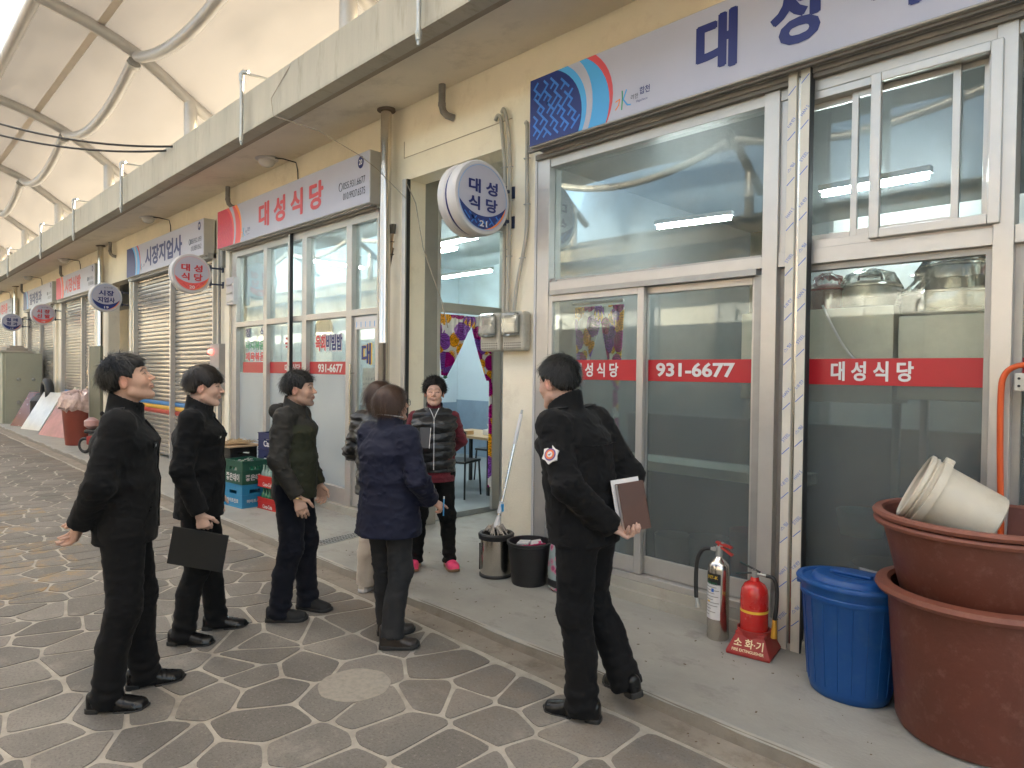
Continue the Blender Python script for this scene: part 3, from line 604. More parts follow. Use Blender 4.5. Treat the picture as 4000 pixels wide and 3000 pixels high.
# dome lights under the soffit
dm=None
for i,(x,lb) in enumerate(((-8.2,'nearest white dome light under the soffit, above the red-lettered sign box'),(-12.92,'second white dome light from the right, above the navy-lettered sign box'),(-19.45,'third white dome light, beyond the second steel column'),(-24.1,'fourth dome light, small and far to the left'),(-29.6,'farthest dome light under the soffit'))):
    if i==0:
        dm=thing('dome_light',lb,'ceiling light',(x,3.72,4.335),group='dome lights under the canopy')
        obj('base',MB().lathe([(.14,0),(.14,-.025),(.12,-.035)],28),C['whitec'],dm,smooth=True)
        obj('globe',MB().lathe([(.105,-.03),(.10,-.06),(.075,-.095),(.04,-.112),(.001,-.116)],28,cap1=False),mat('frosted_globe',(.62,.6,.56),.2,var=.03),dm,smooth=True)
        obj('cable',MB().tube([(.13,.05,-.02),(.2,.12,-.03),(.24,.27,-.05),(.245,.29,-.14),(.25,.295,-.28)],.008,8),C['dark'],dm,smooth=True)
    else: dup(dm,(x,3.72,4.335),0,lb)
# elbow pipes from the soffit into the wall
PV=mat('grey_pvc_pipe',(.22,.205,.19),.5,var=.15,grime=.4,gscale=14)
ep=None
for i,(x,lb) in enumerate(((-4.96,'bent grey pipe from soffit to wall above the passage'),(-9.95,'bent grey pipe at the left end of the near red-lettered sign'),(-16.2,'bent grey pipe beside the second steel column'),(-20.95,'bent grey pipe above the far passage, left of the second column'),(-26.6,'farthest bent grey pipe under the soffit'))):
    if i==0:
        ep=thing('elbow_pipe',lb,'pipe',(x,3.93,4.355),group='bent pipes under the canopy')
        obj('pipe',MB().tube([(0,0,0),(0,0,-.20),(.008,.012,-.25),(.03,.04,-.285),(.06,.1,-.30)],.033,14),PV,ep,smooth=True)
        obj('joint',MB().tube([(0,0,-.17),(0,0,-.20)],.037,14),PV,ep,smooth=True)
    else: dup(ep,(x,3.93,4.345),0,lb)
# ================================================================ SHOP SIGNS
def lattice(x0,x1,y0,y1,step,inside,seed=1,w=None):
    """fretwork strokes on a 45 degree grid, kept where inside(x,y)"""
    r=random.Random(seed); b=MB(); w=w or step*.33; c=math.sqrt(.5)
    n=int((x1-x0+y1-y0)/step)+2; cx,cy=(x0+x1)/2,(y0+y1)/2
    for i in range(-n,n):
        for j in range(-n,n):
            L_=step*(r.choice((1,1,2))); hor=(i+j//2)%2==0
            gx,gy=i*step,j*step
            a=(gx,gy); e=(gx+L_,gy) if hor else (gx,gy+L_)
            p=[((q[0]-q[1])*c+cx,(q[0]+q[1])*c+cy) for q in(a,e)]
            if not all(inside(*q) for q in p) : continue
            d=((p[1][0]-p[0][0])/L_*w/2,(p[1][1]-p[0][1])/L_*w/2); nn=(-d[1],d[0])
            b.prism([(p[0][0]-d[0]-nn[0],p[0][1]-d[1]-nn[1]),(p[1][0]+d[0]-nn[0],p[1][1]+d[1]-nn[1]),(p[1][0]+d[0]+nn[0],p[1][1]+d[1]+nn[1]),(p[0][0]-d[0]+nn[0],p[0][1]-d[1]+nn[1])],'y',-.0062-.0002*((i*7+j*3)%6),-.0056)
    return b
DKB=mat('deep_blue_print',(.008,.022,.15),.4); MIDB=mat('mid_blue_print',(.035,.17,.55),.4)
DKR=mat('deep_red_print',(.60,.03,.08),.4); MIDR=mat('mid_red_print',(.75,.10,.09),.4)
def flat(par,name,poly,m,d0,d1): 
    if len(poly)>2: return obj(name,MB().prism(poly,'y',d1,d0),m,par)
def shopsign(label,x0,x1,z0,H,main,colr,kind,phone=None,num=None,extra=None,mainbox=None,logo=True,y=3.83,fine=True):
    W=x1-x0; t=thing('shop_sign',label,'sign',(x0,y,z0),group='long sign boxes over the shops')
    obj('box',MB().box(0,W,.004,.17,0,H),C['alu'],t,bevel=.006); obj('face',MB().box(.008,W-.008,0,.006,.008,H-.008),C['white'],t)
    obj('under_rail',MB().box(.05,W-.05,.05,.07,-.015,0).box(.05,W-.05,.12,.13,-.03,0),C['alu2'],t)
    a,b_,lo,hi=.008,W-.008,.008,H-.008
    inn=DKB if kind=='b' else DKR; mid=C['cyan'] if kind=='b' else MIDR; outc=C['pinkred'] if kind=='b' else C['orange']; lat=MIDB if kind=='b' else C['pinkred']
    s=H/.53
    flat(t,'motif',crect(ell(.28*s,.20*s,.535*s,.45*s),a,b_,lo,hi),outc,.0,-.001)
    flat(t,'motif',crect(ell(.26*s,.16*s,.525*s,.45*s),a,b_,lo,hi),mid,0,-.002)
    flat(t,'motif',crect(ell(.16*s,.20*s,.475*s,.47*s),a,b_,lo,hi),C['white'],0,-.003)
    flat(t,'motif',crect(ell(.13*s,.18*s,.45*s,.42*s),a,b_,lo,hi),mid,0,-.004)
    flat(t,'motif',crect(ell(.11*s,.16*s,.425*s,.40*s),a,b_,lo,hi),inn,0,-.005)
    if fine:
        ins=lambda x,z:(a+.01<x and lo+.01<z<hi-.01 and ((x-.11*s)/(.41*s))**2+((z-.16*s)/(.385*s))**2<1)
        lb=lattice(0,.6,0,H,.05,ins,3); obj('fretwork',lb,lat,t)
    O,Rr,Up=(0,-.001,0),(1,0,0),(0,0,1)
    if logo:
        b2=MB(); 
        for pts in(((.865,.085),(.90,.17)),((.90,.17),(.845,.165))): pass
        def stroke(m_,pl,w): 
            g=MB()
            for q in range(len(pl)-1):
                p0,p1=Vector((pl[q][0],0,pl[q][1])),Vector((pl[q+1][0],0,pl[q+1][1])); d=(p1-p0).normalized(); g.obox((p0+p1)/2+Vector((0,-.001,0)),d,(0,1,0),d.cross(Vector((0,1,0))),(p1-p0).length/2+w*.3,.0008,w/2)
            obj('emblem',g,m_,t)
        stroke(C['orange'],[(.84,.13),(.875,.14),(.865,.10),(.84,.075)],.008); stroke(C['green'],[(.895,.19),(.898,.14),(.892,.065)],.009); stroke(C['cyan'],[(.93,.19),(.905,.13),(.94,.085),(.965,.08)],.010)
        text(t,'려한',C['black'],O,Rr,Up,1.0,.125,.06,.035,bold=0); text(t,'합천',C['navy'],O,Rr,Up,1.082,.15,.082,.05,bold=.01)
        if fine: text(t,'Hapcheon',C['navy'],O,Rr,Up,1.06,.085,.09,.022,bold=0)
    bx=mainbox or (W*.34,W*.76,.32,.30); text(t,main,colr,O,Rr,Up,(bx[0]+bx[1])/2,bx[3]*1.0 if len(bx)>3 else H*.5,bx[1]-bx[0],bx[2],bold=.02,heavy=.028)
    if phone:
        for k,p in enumerate(phone): text(t,p,C['black'],O,Rr,Up,W-.30,.26-.115*k,.44,.075,bold=.0)
        obj('phone_mark',MB().tube([(W-.575+.035*math.cos(q/16*6.283),-.002,.26+.045*math.sin(q/16*6.283)) for q in range(16)],.003,4,closed=True),C['black'],t)
    if num:
        flat(t,'number_disc',ell(W-.17,H-.1,.055,.065),C['navy'],0,-.002); text(t,num,C['letter'],(0,-.0025,0),Rr,Up,W-.17,H-.1,.06,.055,bold=.02)
    return t
shopsign('big white sign box over shop 21 with blue fretwork circle and navy letters',-3.72,1.9,3.456,.53,'대  성  식  당',C['navy'],'b',mainbox=(1.476,3.25,.345,.285))
shopsign('white sign box over shop 20 with red motif and red letters',-10.06,-6.02,3.425,.55,'대 성 식 당',C['pinkred'],'r',phone=['055.931.6677','010.9927.6575'],num='20',mainbox=(1.40,3.08,.31,.27))
shopsign('white sign box over shop 19 with blue motif and navy letters',-14.6,-10.62,3.42,.56,'시장지업사',C['navy'],'b',phone=['055.932.1093','010.3859.0562'],num='19',mainbox=(1.15,3.05,.33,.27),fine=False)
shopsign('white sign box over shop 18 with red motif, cables hanging in front',-20.9,-17.05,3.42,.56,'시장신발',C['pinkred'],'r',phone=['신발류, 운동화, 장화','055.932.0180'],num='18',mainbox=(1.0,2.6,.34,.27),fine=False)
shopsign('white sign box over shop 17 with pale blue motif',-25.6,-21.45,3.42,.56,'칠레청과',C['navy'],'b',phone=['과일 채소 일체','055.932.4555'],num='17',mainbox=(1.0,2.8,.34,.27),fine=False)
shopsign('farthest white sign box with faded red letters at the left edge',-31.2,-27.75,3.42,.56,'시장의류',C['pinkred'],'r',phone=['숙녀복 전문','055.931.0099'],num='16',mainbox=(1.0,2.6,.34,.27),fine=False)
# ---- round projecting signs (face towards +X)
def roundsign(label,x,zc,yc,r,lines,colr,num,kind,double=False,depth=.11,top=''):
    t=thing('round_sign',label,'sign',(x,4.03,zc),group='round signs projecting from the shop wall')
    cy=yc-4.03
    T=Matrix(((0,0,1),(1,0,0),(0,1,0)))           # local z -> +X
    def ring(pr,m,nm): obj(nm,MB().lathe(pr,48,(0,cy,0),tilt=T.to_3x3()),m,t,smooth=True)
    bl=C['whitec']
    ring([(r-.035,.012),(r-.01,.010),(r,-.004),(r+.003,-.03),(r,-depth*.42),(r-.012,-depth*.48)],bl,'rim')
    ring([(r-.014,-depth*.46),(r-.014,-depth*.62)],C['navy'] if kind=='b' else C['whitec'],'middle_band')
    ring([(r-.012,-depth*.6),(r,-depth*.66),(r+.003,-depth*.85),(r,-depth*1.0),(r-.03,-depth*1.06)],bl,'rear_rim')
    rf=r-.03
    def face(poly,m,nm,d0,d1): 
        if len(poly)>2: obj(nm,MB().prism([(p[0]+cy,p[1]) for p in poly],'x',d0,d1),m,t)
    face(ell(0,0,rf,rf,64),C['white'],'face',.004,.013)
    line=[(rf-.012)*1]; obj('outline',MB().tube([(.0135,cy+(rf-.012)*math.cos(a/64*6.2832),(rf-.012)*math.sin(a/64*6.2832)) for a in range(64)],.0018,4,closed=True),C['cyan'] if kind=='b' else C['orange'],t)
    # crescent: disc minus a larger circle above
    cres=[p for p in ell(0,0,rf-.016,rf-.016,90)]
    R2=rf*1.30; oy=rf*.75
    lowp=[]; k=40
    xs_=rf*.93
    up=[(xs_*(1-2*i/k), oy-math.sqrt(max(R2*R2-(xs_*(1-2*i/k))**2,0))) for i in range(k+1)]
    # outer arc between the end points
    a0=math.atan2(up[-1][1],up[-1][0]); a1=math.atan2(up[0][1],up[0][0]); rr=rf-.016
    if a0>0: a0-=2*math.pi
    arc=[(rr*math.cos(a0+(a1-a0)*i/k),rr*math.sin(a0+(a1-a0)*i/k)) for i in range(k+1)]
    poly=up+arc
    b=MB()
    for i in range(k):   # strip quads, keeps the concave crescent clean
        u0,u1=up[k-i],up[k-i-1]; w0,w1=arc[i],arc[i+1]
        b.add([(.0145,cy+q[0],q[1]) for q in (u0,w0,w1,u1)],[(0,1,2,3)])
    obj('crescent',b,DKB if kind=='b' else MIDR,t)
    b=MB()
    for i in range(k//2,k):
        u0,w0,w1=up[k-i],arc[i],arc[i+1]; u1=up[k-i-1]
        f_=.45*(i-k//2)/(k/2); m0=(w0[0]+(u0[0]-w0[0])*f_,w0[1]+(u0[1]-w0[1])*f_); m1=(w1[0]+(u1[0]-w1[0])*f_,w1[1]+(u1[1]-w1[1])*f_)
        b.add([(.0165,cy+q[0],q[1]) for q in (m0,w0,w1,m1)],[(0,1,2,3)])
    obj('orange_sweep',b,C['orange'],t)
    if double:
        def ins(a,c): return a*a+c*c<(rr-.012)**2 and (a*a+(c-oy)**2>(R2+.012)**2)
        lb=lattice(-rf,rf,-rf,0,.034,lambda a,c:ins(a,c),5); lb.v=[(.0150-(p[1]+.006)*.0+ (.0006 if p[1]<-.006 else 0),cy+p[0],p[2]) for p in lb.v]; obj('fretwork',lb,MIDB if kind=='b' else C['pinkred'],t)
    O=(.0145,cy,0); Rr=(0,1,0); Up=(0,0,1)
    n=len(lines)
    for i,l in enumerate(lines):
        w=r*(1.16 if len(l)>3 else 1.12)*(1 if ' ' in l or len(l)>2 else .9); text(t,l,colr,O,Rr,Up,0,r*(.28-.46*i),w*.92,r*.36,bold=.02,heavy=.025)
    if top: text(t,top,C['black'],O,Rr,Up,r*.12,r*.66,r*.55,r*.1,bold=0)
    text(t,num,C['letter'],(.0175,cy,0),Rr,Up,0,-r*.70,r*.27,r*.16,bold=.02)
    y1=-.01
    b=MB()
    for z in(-r*.42,r*.42): b.box(-.07,-.045,cy+r-.03,y1,z-.012,z+.012)
    b.box(-.075,-.04,cy+r-.01,cy+r+.015,-r*.55,r*.55)
    obj('bracket',b,mat('dark_blue_bracket',(.02,.03,.07),.5) if 'dark_blue_bracket' not in bpy.data.materials else bpy.data.materials['dark_blue_bracket'],t)
    b=MB()
    for z in(-r*.42,r*.42): b.box(-.09,-.025,-.014,-.002,z-.05,z+.05)
    obj('wall_plate',b,bpy.data.materials['dark_blue_bracket'],t); return t
roundsign('largest round sign, blue crescent and number 21, beside the passage',-4.05,3.085,3.63,.30,['대 성','식 당'],C['navy'],'21','b',True,.2)
roundsign('round sign with red letters, orange crescent and number 20',-10.3,3.07,3.55,.285,['대 성','식 당'],C['red'],'20','r',True)
roundsign('round sign with three-letter second line, blue crescent and number 19',-15.0,3.06,3.57,.285,['시장','지업사'],C['navy'],'19','b',top='삼가시장')
roundsign('small far round sign with red letters and number 18',-21.1,3.05,3.58,.275,['시 장','신 발'],C['red'],'18','r',top='삼가시장')
roundsign('farthest round sign at the left edge, blue crescent and number 17',-25.75,3.05,3.56,.275,['칠 레','청 과'],C['navy'],'17','b',top='삼가시장')
# ================================================================ OPPOSITE SIDE OF THE LANE (seen in the glass)
OP=thing('opposite_building','cream building across the lane, mirrored in the shop glass','building',(0,-4.05,0))
def oo(name,mb,m,**k): mb.v=[(p[0],-p[1]+4.05,p[2]) for p in mb.v]; mb.f=[q[::-1] for q in mb.f]; return obj(name,mb,m,OP,**k)
oo('wall',MB().box(-42,8,4.03,4.3,0,4.45),C['wall'])
oo('soffit',MB().box(-42,8,3.5,4.03,4.3,4.4),C['soffit']); oo('fascia',MB().box(-42,8,3.4,3.5,4.19,4.5),C['fascia']); oo('roof',MB().box(-42,8,3.4,9.5,4.45,4.58),C['concrete'])
struct('opposite_walkway',MB().box(-42,8,-9.5,-2.9,-.05,.06),C['concrete'])
for k in range(9):
    x0=-36+k*4.9; oo('shutter',MB().box(x0,x0+3.6,3.99,4.02,.4,3.4),mat('opposite_bounce_panel_%s'%k,(.45,.44,.40),.35,metal=.3) if k==0 else bpy.data.materials['opposite_bounce_panel_0'])  # pale panels added in place of dark windows to bounce light across
    b=MB()
    for q in range(5): b.box(x0+q*.88,x0+q*.88+.08,3.95,4.0,.1,3.4)
    b.box(x0,x0+3.6,3.95,4.0,2.3,2.4); oo('window_frame',b,C['alu'])
def oppsign(label,x0,main,colr,kind):
    t=shopsign(label,x0,x0+3.9,3.42,.55,main,colr,kind,mainbox=(1.2,2.9,.32,.27),fine=False,logo=False); t.location=(x0+3.9,-3.83,3.42); t.rotation_euler=(0,0,math.pi); t['group']='sign boxes across the lane'
for i,(x0,s,c_,k) in enumerate(((-11.2,'우리상회',C['red'],'r'),(-6.3,'남명사',C['navy'],'b'),(-1.4,'시장식품',C['red'],'r'),(3.4,'형제상회',C['navy'],'b'))):
    oppsign(['farthest sign box on the building across the lane, red letters','navy-lettered sign box across the lane','red-lettered sign box across the lane opposite the big blue-motif sign','navy-lettered sign box across the lane near the open end'][i],x0,s,c_,k)
# ================================================================ PROPS
# ---- stainless channel post with printed protective film
PF=mat('post_protective_film',(.62,.58,.50),.45,var=.06,scale=6,grime=.35,gscale=20,grime_col=(.4,.35,.28),thr=.58)
t=thing('channel_post','tall stainless channel post with blue printed protective film before shop 21','post',(-1.64,3.93,.06))
obj('back_channel',MB().box(-.05,.062,.02,.06,0,3.45),C['steel'],t)
obj('left_flange',MB().box(-.062,-.012,0,.05,0,3.45),PF,t,bevel=.002); obj('right_flange',MB().box(.012,.064,0,.05,0,3.45),PF,t,bevel=.002); obj('rubber_edge',MB().box(.064,.07,.002,.055,0,3.45),C['dark'],t)
b=MB()
for fx in(-.037,.038):
    for k in range(26):
        z=.12+k*.132+(.05 if fx>0 else 0)
        if k%2: continue
        b.obox((fx,-.0006,z),(math.cos(.78),0,math.sin(.78)),(0,1,0),(-math.sin(.78),0,math.cos(.78)),.031,.0005,.0022)
obj('film_stripes',b,C['blueprint'],t,kind='stuff')
for fx in(-.037,.038):
    for k in range(12):
        z=.2+k*.264+(.05 if fx>0 else 0); s=('STEEL','DAEHAN','스틸','대한')[(k+(fx>0)*2)%4]
        s='HAN S' if s=='DAEHAN' else s
        text(t,s,C['blueprint'],(fx,-.0005,z),(math.cos(.9),0,math.sin(.9)),(-math.sin(.9),0,math.cos(.9)),0,0,.062,.02,bold=.0,depth=.0004)
# ---- bamboo pole with brush tied to the wall
t=thing('brush_pole','old bamboo pole with a worn paint brush tied on top, leaning beside the passage','brush',(-5.93,3.86,.95))
BM=mat('bamboo_cane',(.11,.065,.035),.6,var=.3,scale=12); pts=[(0,.02,0),(.01,.04,.55),(.03,.05,1.1),(.085,.09,1.72),(.12,.12,2.0)]
obj('pole',MB().tube(smoothp(pts),.014,10),BM,t,smooth=True); obj('nodes',MB().tube([(.018,.045,.8),(.0185,.045,.812)],.018,10).tube([(.05,.07,1.38),(.051,.07,1.392)],.017,10),BM,t)
obj('brush_handle',MB().obox((.118,.105,2.02),(.98,0,-.15),(0,1,0),(.15,0,.98),.016,.008,.13),mat('worn_wood_handle',(.42,.27,.14),.6),t,bevel=.004)
obj('bristles',MB().obox((.14,.11,2.19),(.98,0,-.15),(0,1,0),(.15,0,.98),.026,.014,.05),mat('dirty_bristles',(.1,.09,.07),.9,bump=.5),t)
obj('ties',MB().tube([(.117+.021*math.cos(a),.11+.021*math.sin(a),1.93) for a in [i*.52 for i in range(12)]],.004,5,closed=True).tube([(.122+.021*math.cos(a),.11+.021*math.sin(a),2.06) for a in [i*.52 for i in range(12)]],.004,5,closed=True),C['dark'],t)
# ---- wall conduits and electric meters
CG=mat('ribbed_conduit',(.40,.37,.31),.6,bump=.4,bscale=120)
for lb,pts in (('left cable conduit running down from the soffit corner to the meters',[(-4.30,4.0,3.87),(-4.26,3.99,3.90),(-4.22,3.99,3.85),(-4.19,3.995,3.6),(-4.165,3.995,3.3),(-4.165,3.995,2.2)]),('second cable conduit beside the left one, above the meters',[(-4.22,4.0,3.92),(-4.18,3.985,3.93),(-4.14,3.99,3.8),(-4.11,3.995,3.5),(-4.105,3.995,2.75),(-4.12,3.995,2.2)]),('right cable conduit crossing towards the second meter',[(-3.93,4.0,3.75),(-3.90,3.985,3.72),(-3.90,3.99,3.4),(-3.90,3.995,2.9),(-3.925,3.99,2.7),(-4.0,3.99,2.42),(-4.03,3.99,2.2)])):
    t=thing('cable_conduit',lb,'conduit',(pts[-1][0],4.0,2.2),group='cable conduits on the pillar by sign 21')
    P=[(p[0]-pts[-1][0],p[1]-4.0,p[2]-2.2) for p in pts]; obj('conduit',MB().tube(smoothp(P,4),.016,10),CG,t,smooth=True)
    b=MB()
    for z in(.45,.9,1.25): 
        q=min(smoothp(P,8),key=lambda s:abs(s[2]-z)); b.tube([(q[0]-.03,q[1]+.01,q[2]),(q[0]-.018,q[1]-.02,q[2]),(q[0]+.018,q[1]-.02,q[2]),(q[0]+.03,q[1]+.01,q[2])],.004,6)
    obj('clamp',b,C['galv'],t)
MG=mat('meter_case_beige',(.42,.39,.32),.5,var=.08,grime=.3,gscale=20); CLR=glass('clear_meter_cover',(.8,.8,.78),1.2,.12)
def meter(lb,x,nm):
    t=thing('electric_meter',lb,'electric meter',(x,4.02,1.86),group='electric meters on the pillar')
    obj('case',MB().box(-.125,.125,-.10,0,0,.33),MG,t,bevel=.025)
    obj('cover',MB().box(-.10,.10,-.155,-.10,.12,.32),CLR,t,bevel=.03)
    obj('dial_plate',MB().box(-.08,.08,-.115,-.101,.15,.29),mat('meter_plate_'+nm[0],(.45,.43,.39),.5),t); obj('display',MB().box(-.05,.05,-.118,-.115,.23,.27),C['dkpost'],t)
    b=MB()
    for i in range(9):
        for j in range(3): b.box(-.095+i*.023,-.085+i*.023,-.1015,-.1,.022+j*.02,.03+j*.02)
    obj('vent_holes',b,C['dark'],t)
meter('left electric meter with clear domed cover on the pillar',-4.26,'안병환'); meter('right electric meter with clear domed cover on the pillar',-3.98,'박현식')
t=thing('junction_box','small grey cable box on the wall above the round sign 20','box',(-10.2,3.95,3.2)); obj('case',MB().box(-.05,.05,-.02,.06,0,.28),C['dkpost'],t,bevel=.004)
# ---- fire alarm panel
t=thing('alarm_panel','tall grey panel with red lamp on the pillar between shops 20 and 19','alarm panel',(-10.42,3.93,1.32)); obj('panel',MB().box(-.2,.16,0,.1,0,.74),mat('grey_alarm_panel',(.33,.31,.29),.5),t,bevel=.006)
obj('bell',MB().lathe([(.07,0),(.07,.03),(.03,.05)],20,(-.09,-.0,.3),tilt=Matrix.Rotation(rad(90),3,'X')),C['red'],t,smooth=True)
obj('lamp',MB().lathe([(.045,0),(.045,.02),(.03,.06),(.005,.07)],20,(-.1,0,.62),tilt=Matrix.Rotation(rad(90),3,'X')),emis('red_lamp',(1,.05,.03),.8),t,smooth=True); obj('conduit',MB().tube([(.08,.05,-.5),(.08,.05,0)],.03,10).tube([(.05,.05,.74),(.05,.05,2.5)],.02,10),PV,t,smooth=True)
# ---- mop, buckets, bag
Z0=.06
SB=mat('black_bucket_plastic',(.018,.018,.019),.45,var=.2,scale=10)
t=thing('spin_mop_bucket','stainless spin mop bucket with black rim at the foot of the pillar','bucket',(-3.87,3.66,Z0))
obj('body',MB().lathe([(.118,.012),(.125,.03),(.125,.30),(.12,.305)],36),C['steel'],t,smooth=True)
obj('base_rim',MB().lathe([(.118,0),(.132,.004),(.132,.022),(.124,.03)],36),SB,t,smooth=True)
obj('top_rim',MB().lathe([(.124,.295),(.14,.30),(.145,.335),(.135,.345),(.115,.345),(.10,.30),(.02,.29)],36,cap0=False),SB,t,smooth=True); obj('handle_slot',MB().box(-.06,-.052,-.127,-.118,.06,.27),SB,t)
t=thing('mop','white and chrome spin mop standing in the steel bucket and leaning on the wall','mop',(-3.87,3.66,Z0))
a,b0=Vector((0,0,.38)),Vector((-.05,.32,1.28)); d=(b0-a)
obj('shaft',MB().tube([a+d*.1,a+d*.72],.0125,12),C['steel'],t,smooth=True); obj('grip',MB().tube([a+d*.72,a+d*.99],.0155,12),C['letter'],t,smooth=True); obj('hanger',MB().tube([a+d*.99,a+d*1.03],.01,10),C['galv'],t,smooth=True)
obj('coupling',MB().tube([a+d*.12,a+d*.22],.021,12),C['letter'],t,smooth=True); obj('clip',MB().obox(a+d*.17+Vector((.02,0,0)),(1,0,0),(0,1,0),(0,0,1),.006,.012,.03),C['cyan'],t); obj('neck',MB().tube([a,a+d*.1],[.03,.016],12),C['letter'],t,smooth=True)
b=MB(); r=random.Random(4)
for k in range(70):
    an=r.uniform(0,6.28); q=r.uniform(.03,.125); b.tube([(.02*math.cos(an),.02*math.sin(an),.375),(q*.6*math.cos(an),q*.6*math.sin(an),.385+r.uniform(-.01,.02)),(q*math.cos(an+.2),q*math.sin(an+.2),.35+r.uniform(-.02,.02))],.0045,5)
obj('mop_strands',b,mat('mop_cotton',(.40,.36,.31),.9),t,kind='stuff')
t=thing('black_bucket','large black plastic bucket with pink rag beside the mop bucket','bucket',(-3.56,3.72,Z0))
obj('shell',MB().lathe([(.13,0),(.135,.01),(.165,.30),(.175,.305),(.175,.325),(.158,.325),(.145,.1),(.13,.03)],36),SB,t,smooth=True)
b=MB(); 
for k in range(9): b.obox((r.uniform(-.07,.07),r.uniform(-.07,.07),.27+r.uniform(-.02,.03)),(math.cos(k),math.sin(k),.2),(-math.sin(k),math.cos(k),.3),(0,-.3,1),.055,.04,.006)
obj('pink_rag',b,mat('pink_rag',(.55,.04,.14),.8),t,bevel=.004); obj('white_packets',MB().obox((-.03,-.03,.31),(.9,.3,.1),(-.3,.9,.2),(0,-.2,1),.05,.035,.008).obox((.02,.05,.305),(.5,.8,.1),(-.8,.5,.2),(0,-.2,1),.05,.035,.008),C['whitec'],t,bevel=.004)
# ---- patterned bag behind the man (partly seen)
t=thing('floral_sack','soft floral sack standing between the black bucket and the sliding door','sack',(-3.25,3.78,Z0)); t.scale=(.82,.82,.80)
FM=bpy.data.materials.new('floral_sack_cloth'); FM.use_nodes=True; N=FM.node_tree.nodes; L=FM.node_tree.links
vo=N.new('ShaderNodeTexVoronoi'); vo.inputs['Scale'].default_value=12; tc=N.new('ShaderNodeTexCoord'); L.new(tc.outputs['Object'],vo.inputs['Vector']); rp=N.new('ShaderNodeValToRGB'); rp.color_ramp.interpolation='CONSTANT'
for p,c_ in((0,(.36,.05,.14,1)),(.28,(.5,.2,.28,1)),(.42,(.28,.36,.36,1))): 
    e=rp.color_ramp.elements.new(p) if p not in(0,) else rp.color_ramp.elements[0]; e.position=p; e.color=c_
rp.color_ramp.elements[-1].position=.7; rp.color_ramp.elements[-1].color=(.3,.38,.38,1); L.new(vo.outputs['Distance'],rp.inputs[0]); L.new(rp.outputs[0],N['Principled BSDF'].inputs['Base Color'])
obj('cloth',MB().lathe([(.12,0),(.16,.03),(.17,.2),(.15,.4),(.11,.5),(.05,.54),(.02,.55)],24,sx=1.0,sy=.8),FM,t,smooth=True); obj('print_band',MB().lathe([(.163,.05),(.172,.12)],24,sx=1.0,sy=.8,cap0=False,cap1=False),C['black'],t,smooth=True)
# ---- fire extinguishers
GA=mat('black_rubber_hose',(.02,.02,.02),.5)
t=thing('steel_fire_extinguisher','slim stainless fire extinguisher with red lever and paper label, before the sliding door','fire extinguisher',(-2.02,3.80,Z0)); t.scale=(.93,.93,.86)
obj('cylinder',MB().lathe([(.066,0),(.070,.006),(.070,.50),(.066,.53),(.05,.555),(.025,.575),(.018,.60)],36),C['steel'],t,smooth=True)
def curved(par,body,m,cx,cz,w,h,R_,a0=-math.pi/2,bold=.0,z0=0):
    def cv(p): a=a0+p[0]/R_; return Vector((R_*math.cos(a),R_*math.sin(a),p[2]))
    return text(par,body,m,(0,0,0),(1,0,0),(0,0,1),cx,cz,w,h,bold=bold,depth=0,curve=cv)
def wrap(par,name,m,R_,a0,a1,z0,z1,n=14):
    b=MB(); v=[(R_*math.cos(a0+(a1-a0)*i/n),R_*math.sin(a0+(a1-a0)*i/n),z) for z in(z0,z1) for i in range(n+1)]; b.add(v,[(i,i+1,n+2+i,n+1+i) for i in range(n)]); return obj(name,b,m,par,smooth=True)
wrap(t,'paper_label',C['letter'],.0715,rad(-150),rad(-52),.15,.40); wrap(t,'black_label',C['black'],.0715,rad(-150),rad(-52),.395,.475); 
curved(t,'JNT-K',C['yellow'],-.008,.445,.085,.03,.0722,a0=rad(-92),bold=.02); curved(t,'주방용 소화기',C['green'],-.01,.408,.07,.014,.0722,a0=rad(-92))
for k in range(10): wrap(t,'print_line',C['dkpost'],.0720,rad(-142),rad(-142+[70,84,60,80,52,84,76,40,66,30][k]),.375-.022*k,.381-.022*k,8)
wrap(t,'blue_mark',C['blueprint'],.0724,rad(-100),rad(-86),.345,.37); wrap(t,'yellow_mark',C['yellow'],.0724,rad(-128),rad(-108),.27,.28)
obj('valve',MB().tube([(0,0,.59),(0,0,.66)],[.024,.02],12).tube([(0,0,.65),(.03,0,.685)],.014,10).tube([(0,0,.63),(-.05,-.02,.635)],.012,10),C['galv'],t,smooth=True)
LV=mat('red_lever_paint',(.42,.03,.02),.4)
b=MB(); b.obox((.035,0,.675),(.93,0,-.2),(0,1,0),(.2,0,.93),.06,.014,.008).obox((.045,0,.64),(.86,0,-.5),(0,1,0),(.5,0,.86),.06,.013,.007); obj('lever',b,LV,t,bevel=.003)
obj('gauge',MB().lathe([(.016,0),(.016,.012),(.01,.014)],16,(-.02,-.02,.64),tilt=Matrix.Rotation(rad(90),3,'X')),C['galv'],t,smooth=True)
obj('hose',MB().tube(smoothp([(-.05,-.02,.635),(-.10,-.03,.62),(-.14,-.03,.54),(-.15,-.03,.40),(-.145,-.03,.26)]),.014,10),GA,t,smooth=True); obj('nozzle',MB().tube([(-.145,-.03,.26),(-.13,-.03,.19)],[.012,.016],10),C['galv'],t,smooth=True)
RP=mat('extinguisher_red',(.52,.018,.015),.25,var=.08,coat=.3,grime=.25,gscale=6,grime_col=(.35,.12,.1)); RS=mat('extinguisher_stand_red',(.30,.022,.02),.5,var=.15,grime=.3,gscale=12,grime_col=(.3,.16,.12))
t=thing('red_fire_extinguisher','red fire extinguisher with yellow band standing in its red plastic stand','fire extinguisher',(-1.775,3.77,Z0+.06),rad(10)); t.scale=(.92,.92,.88)
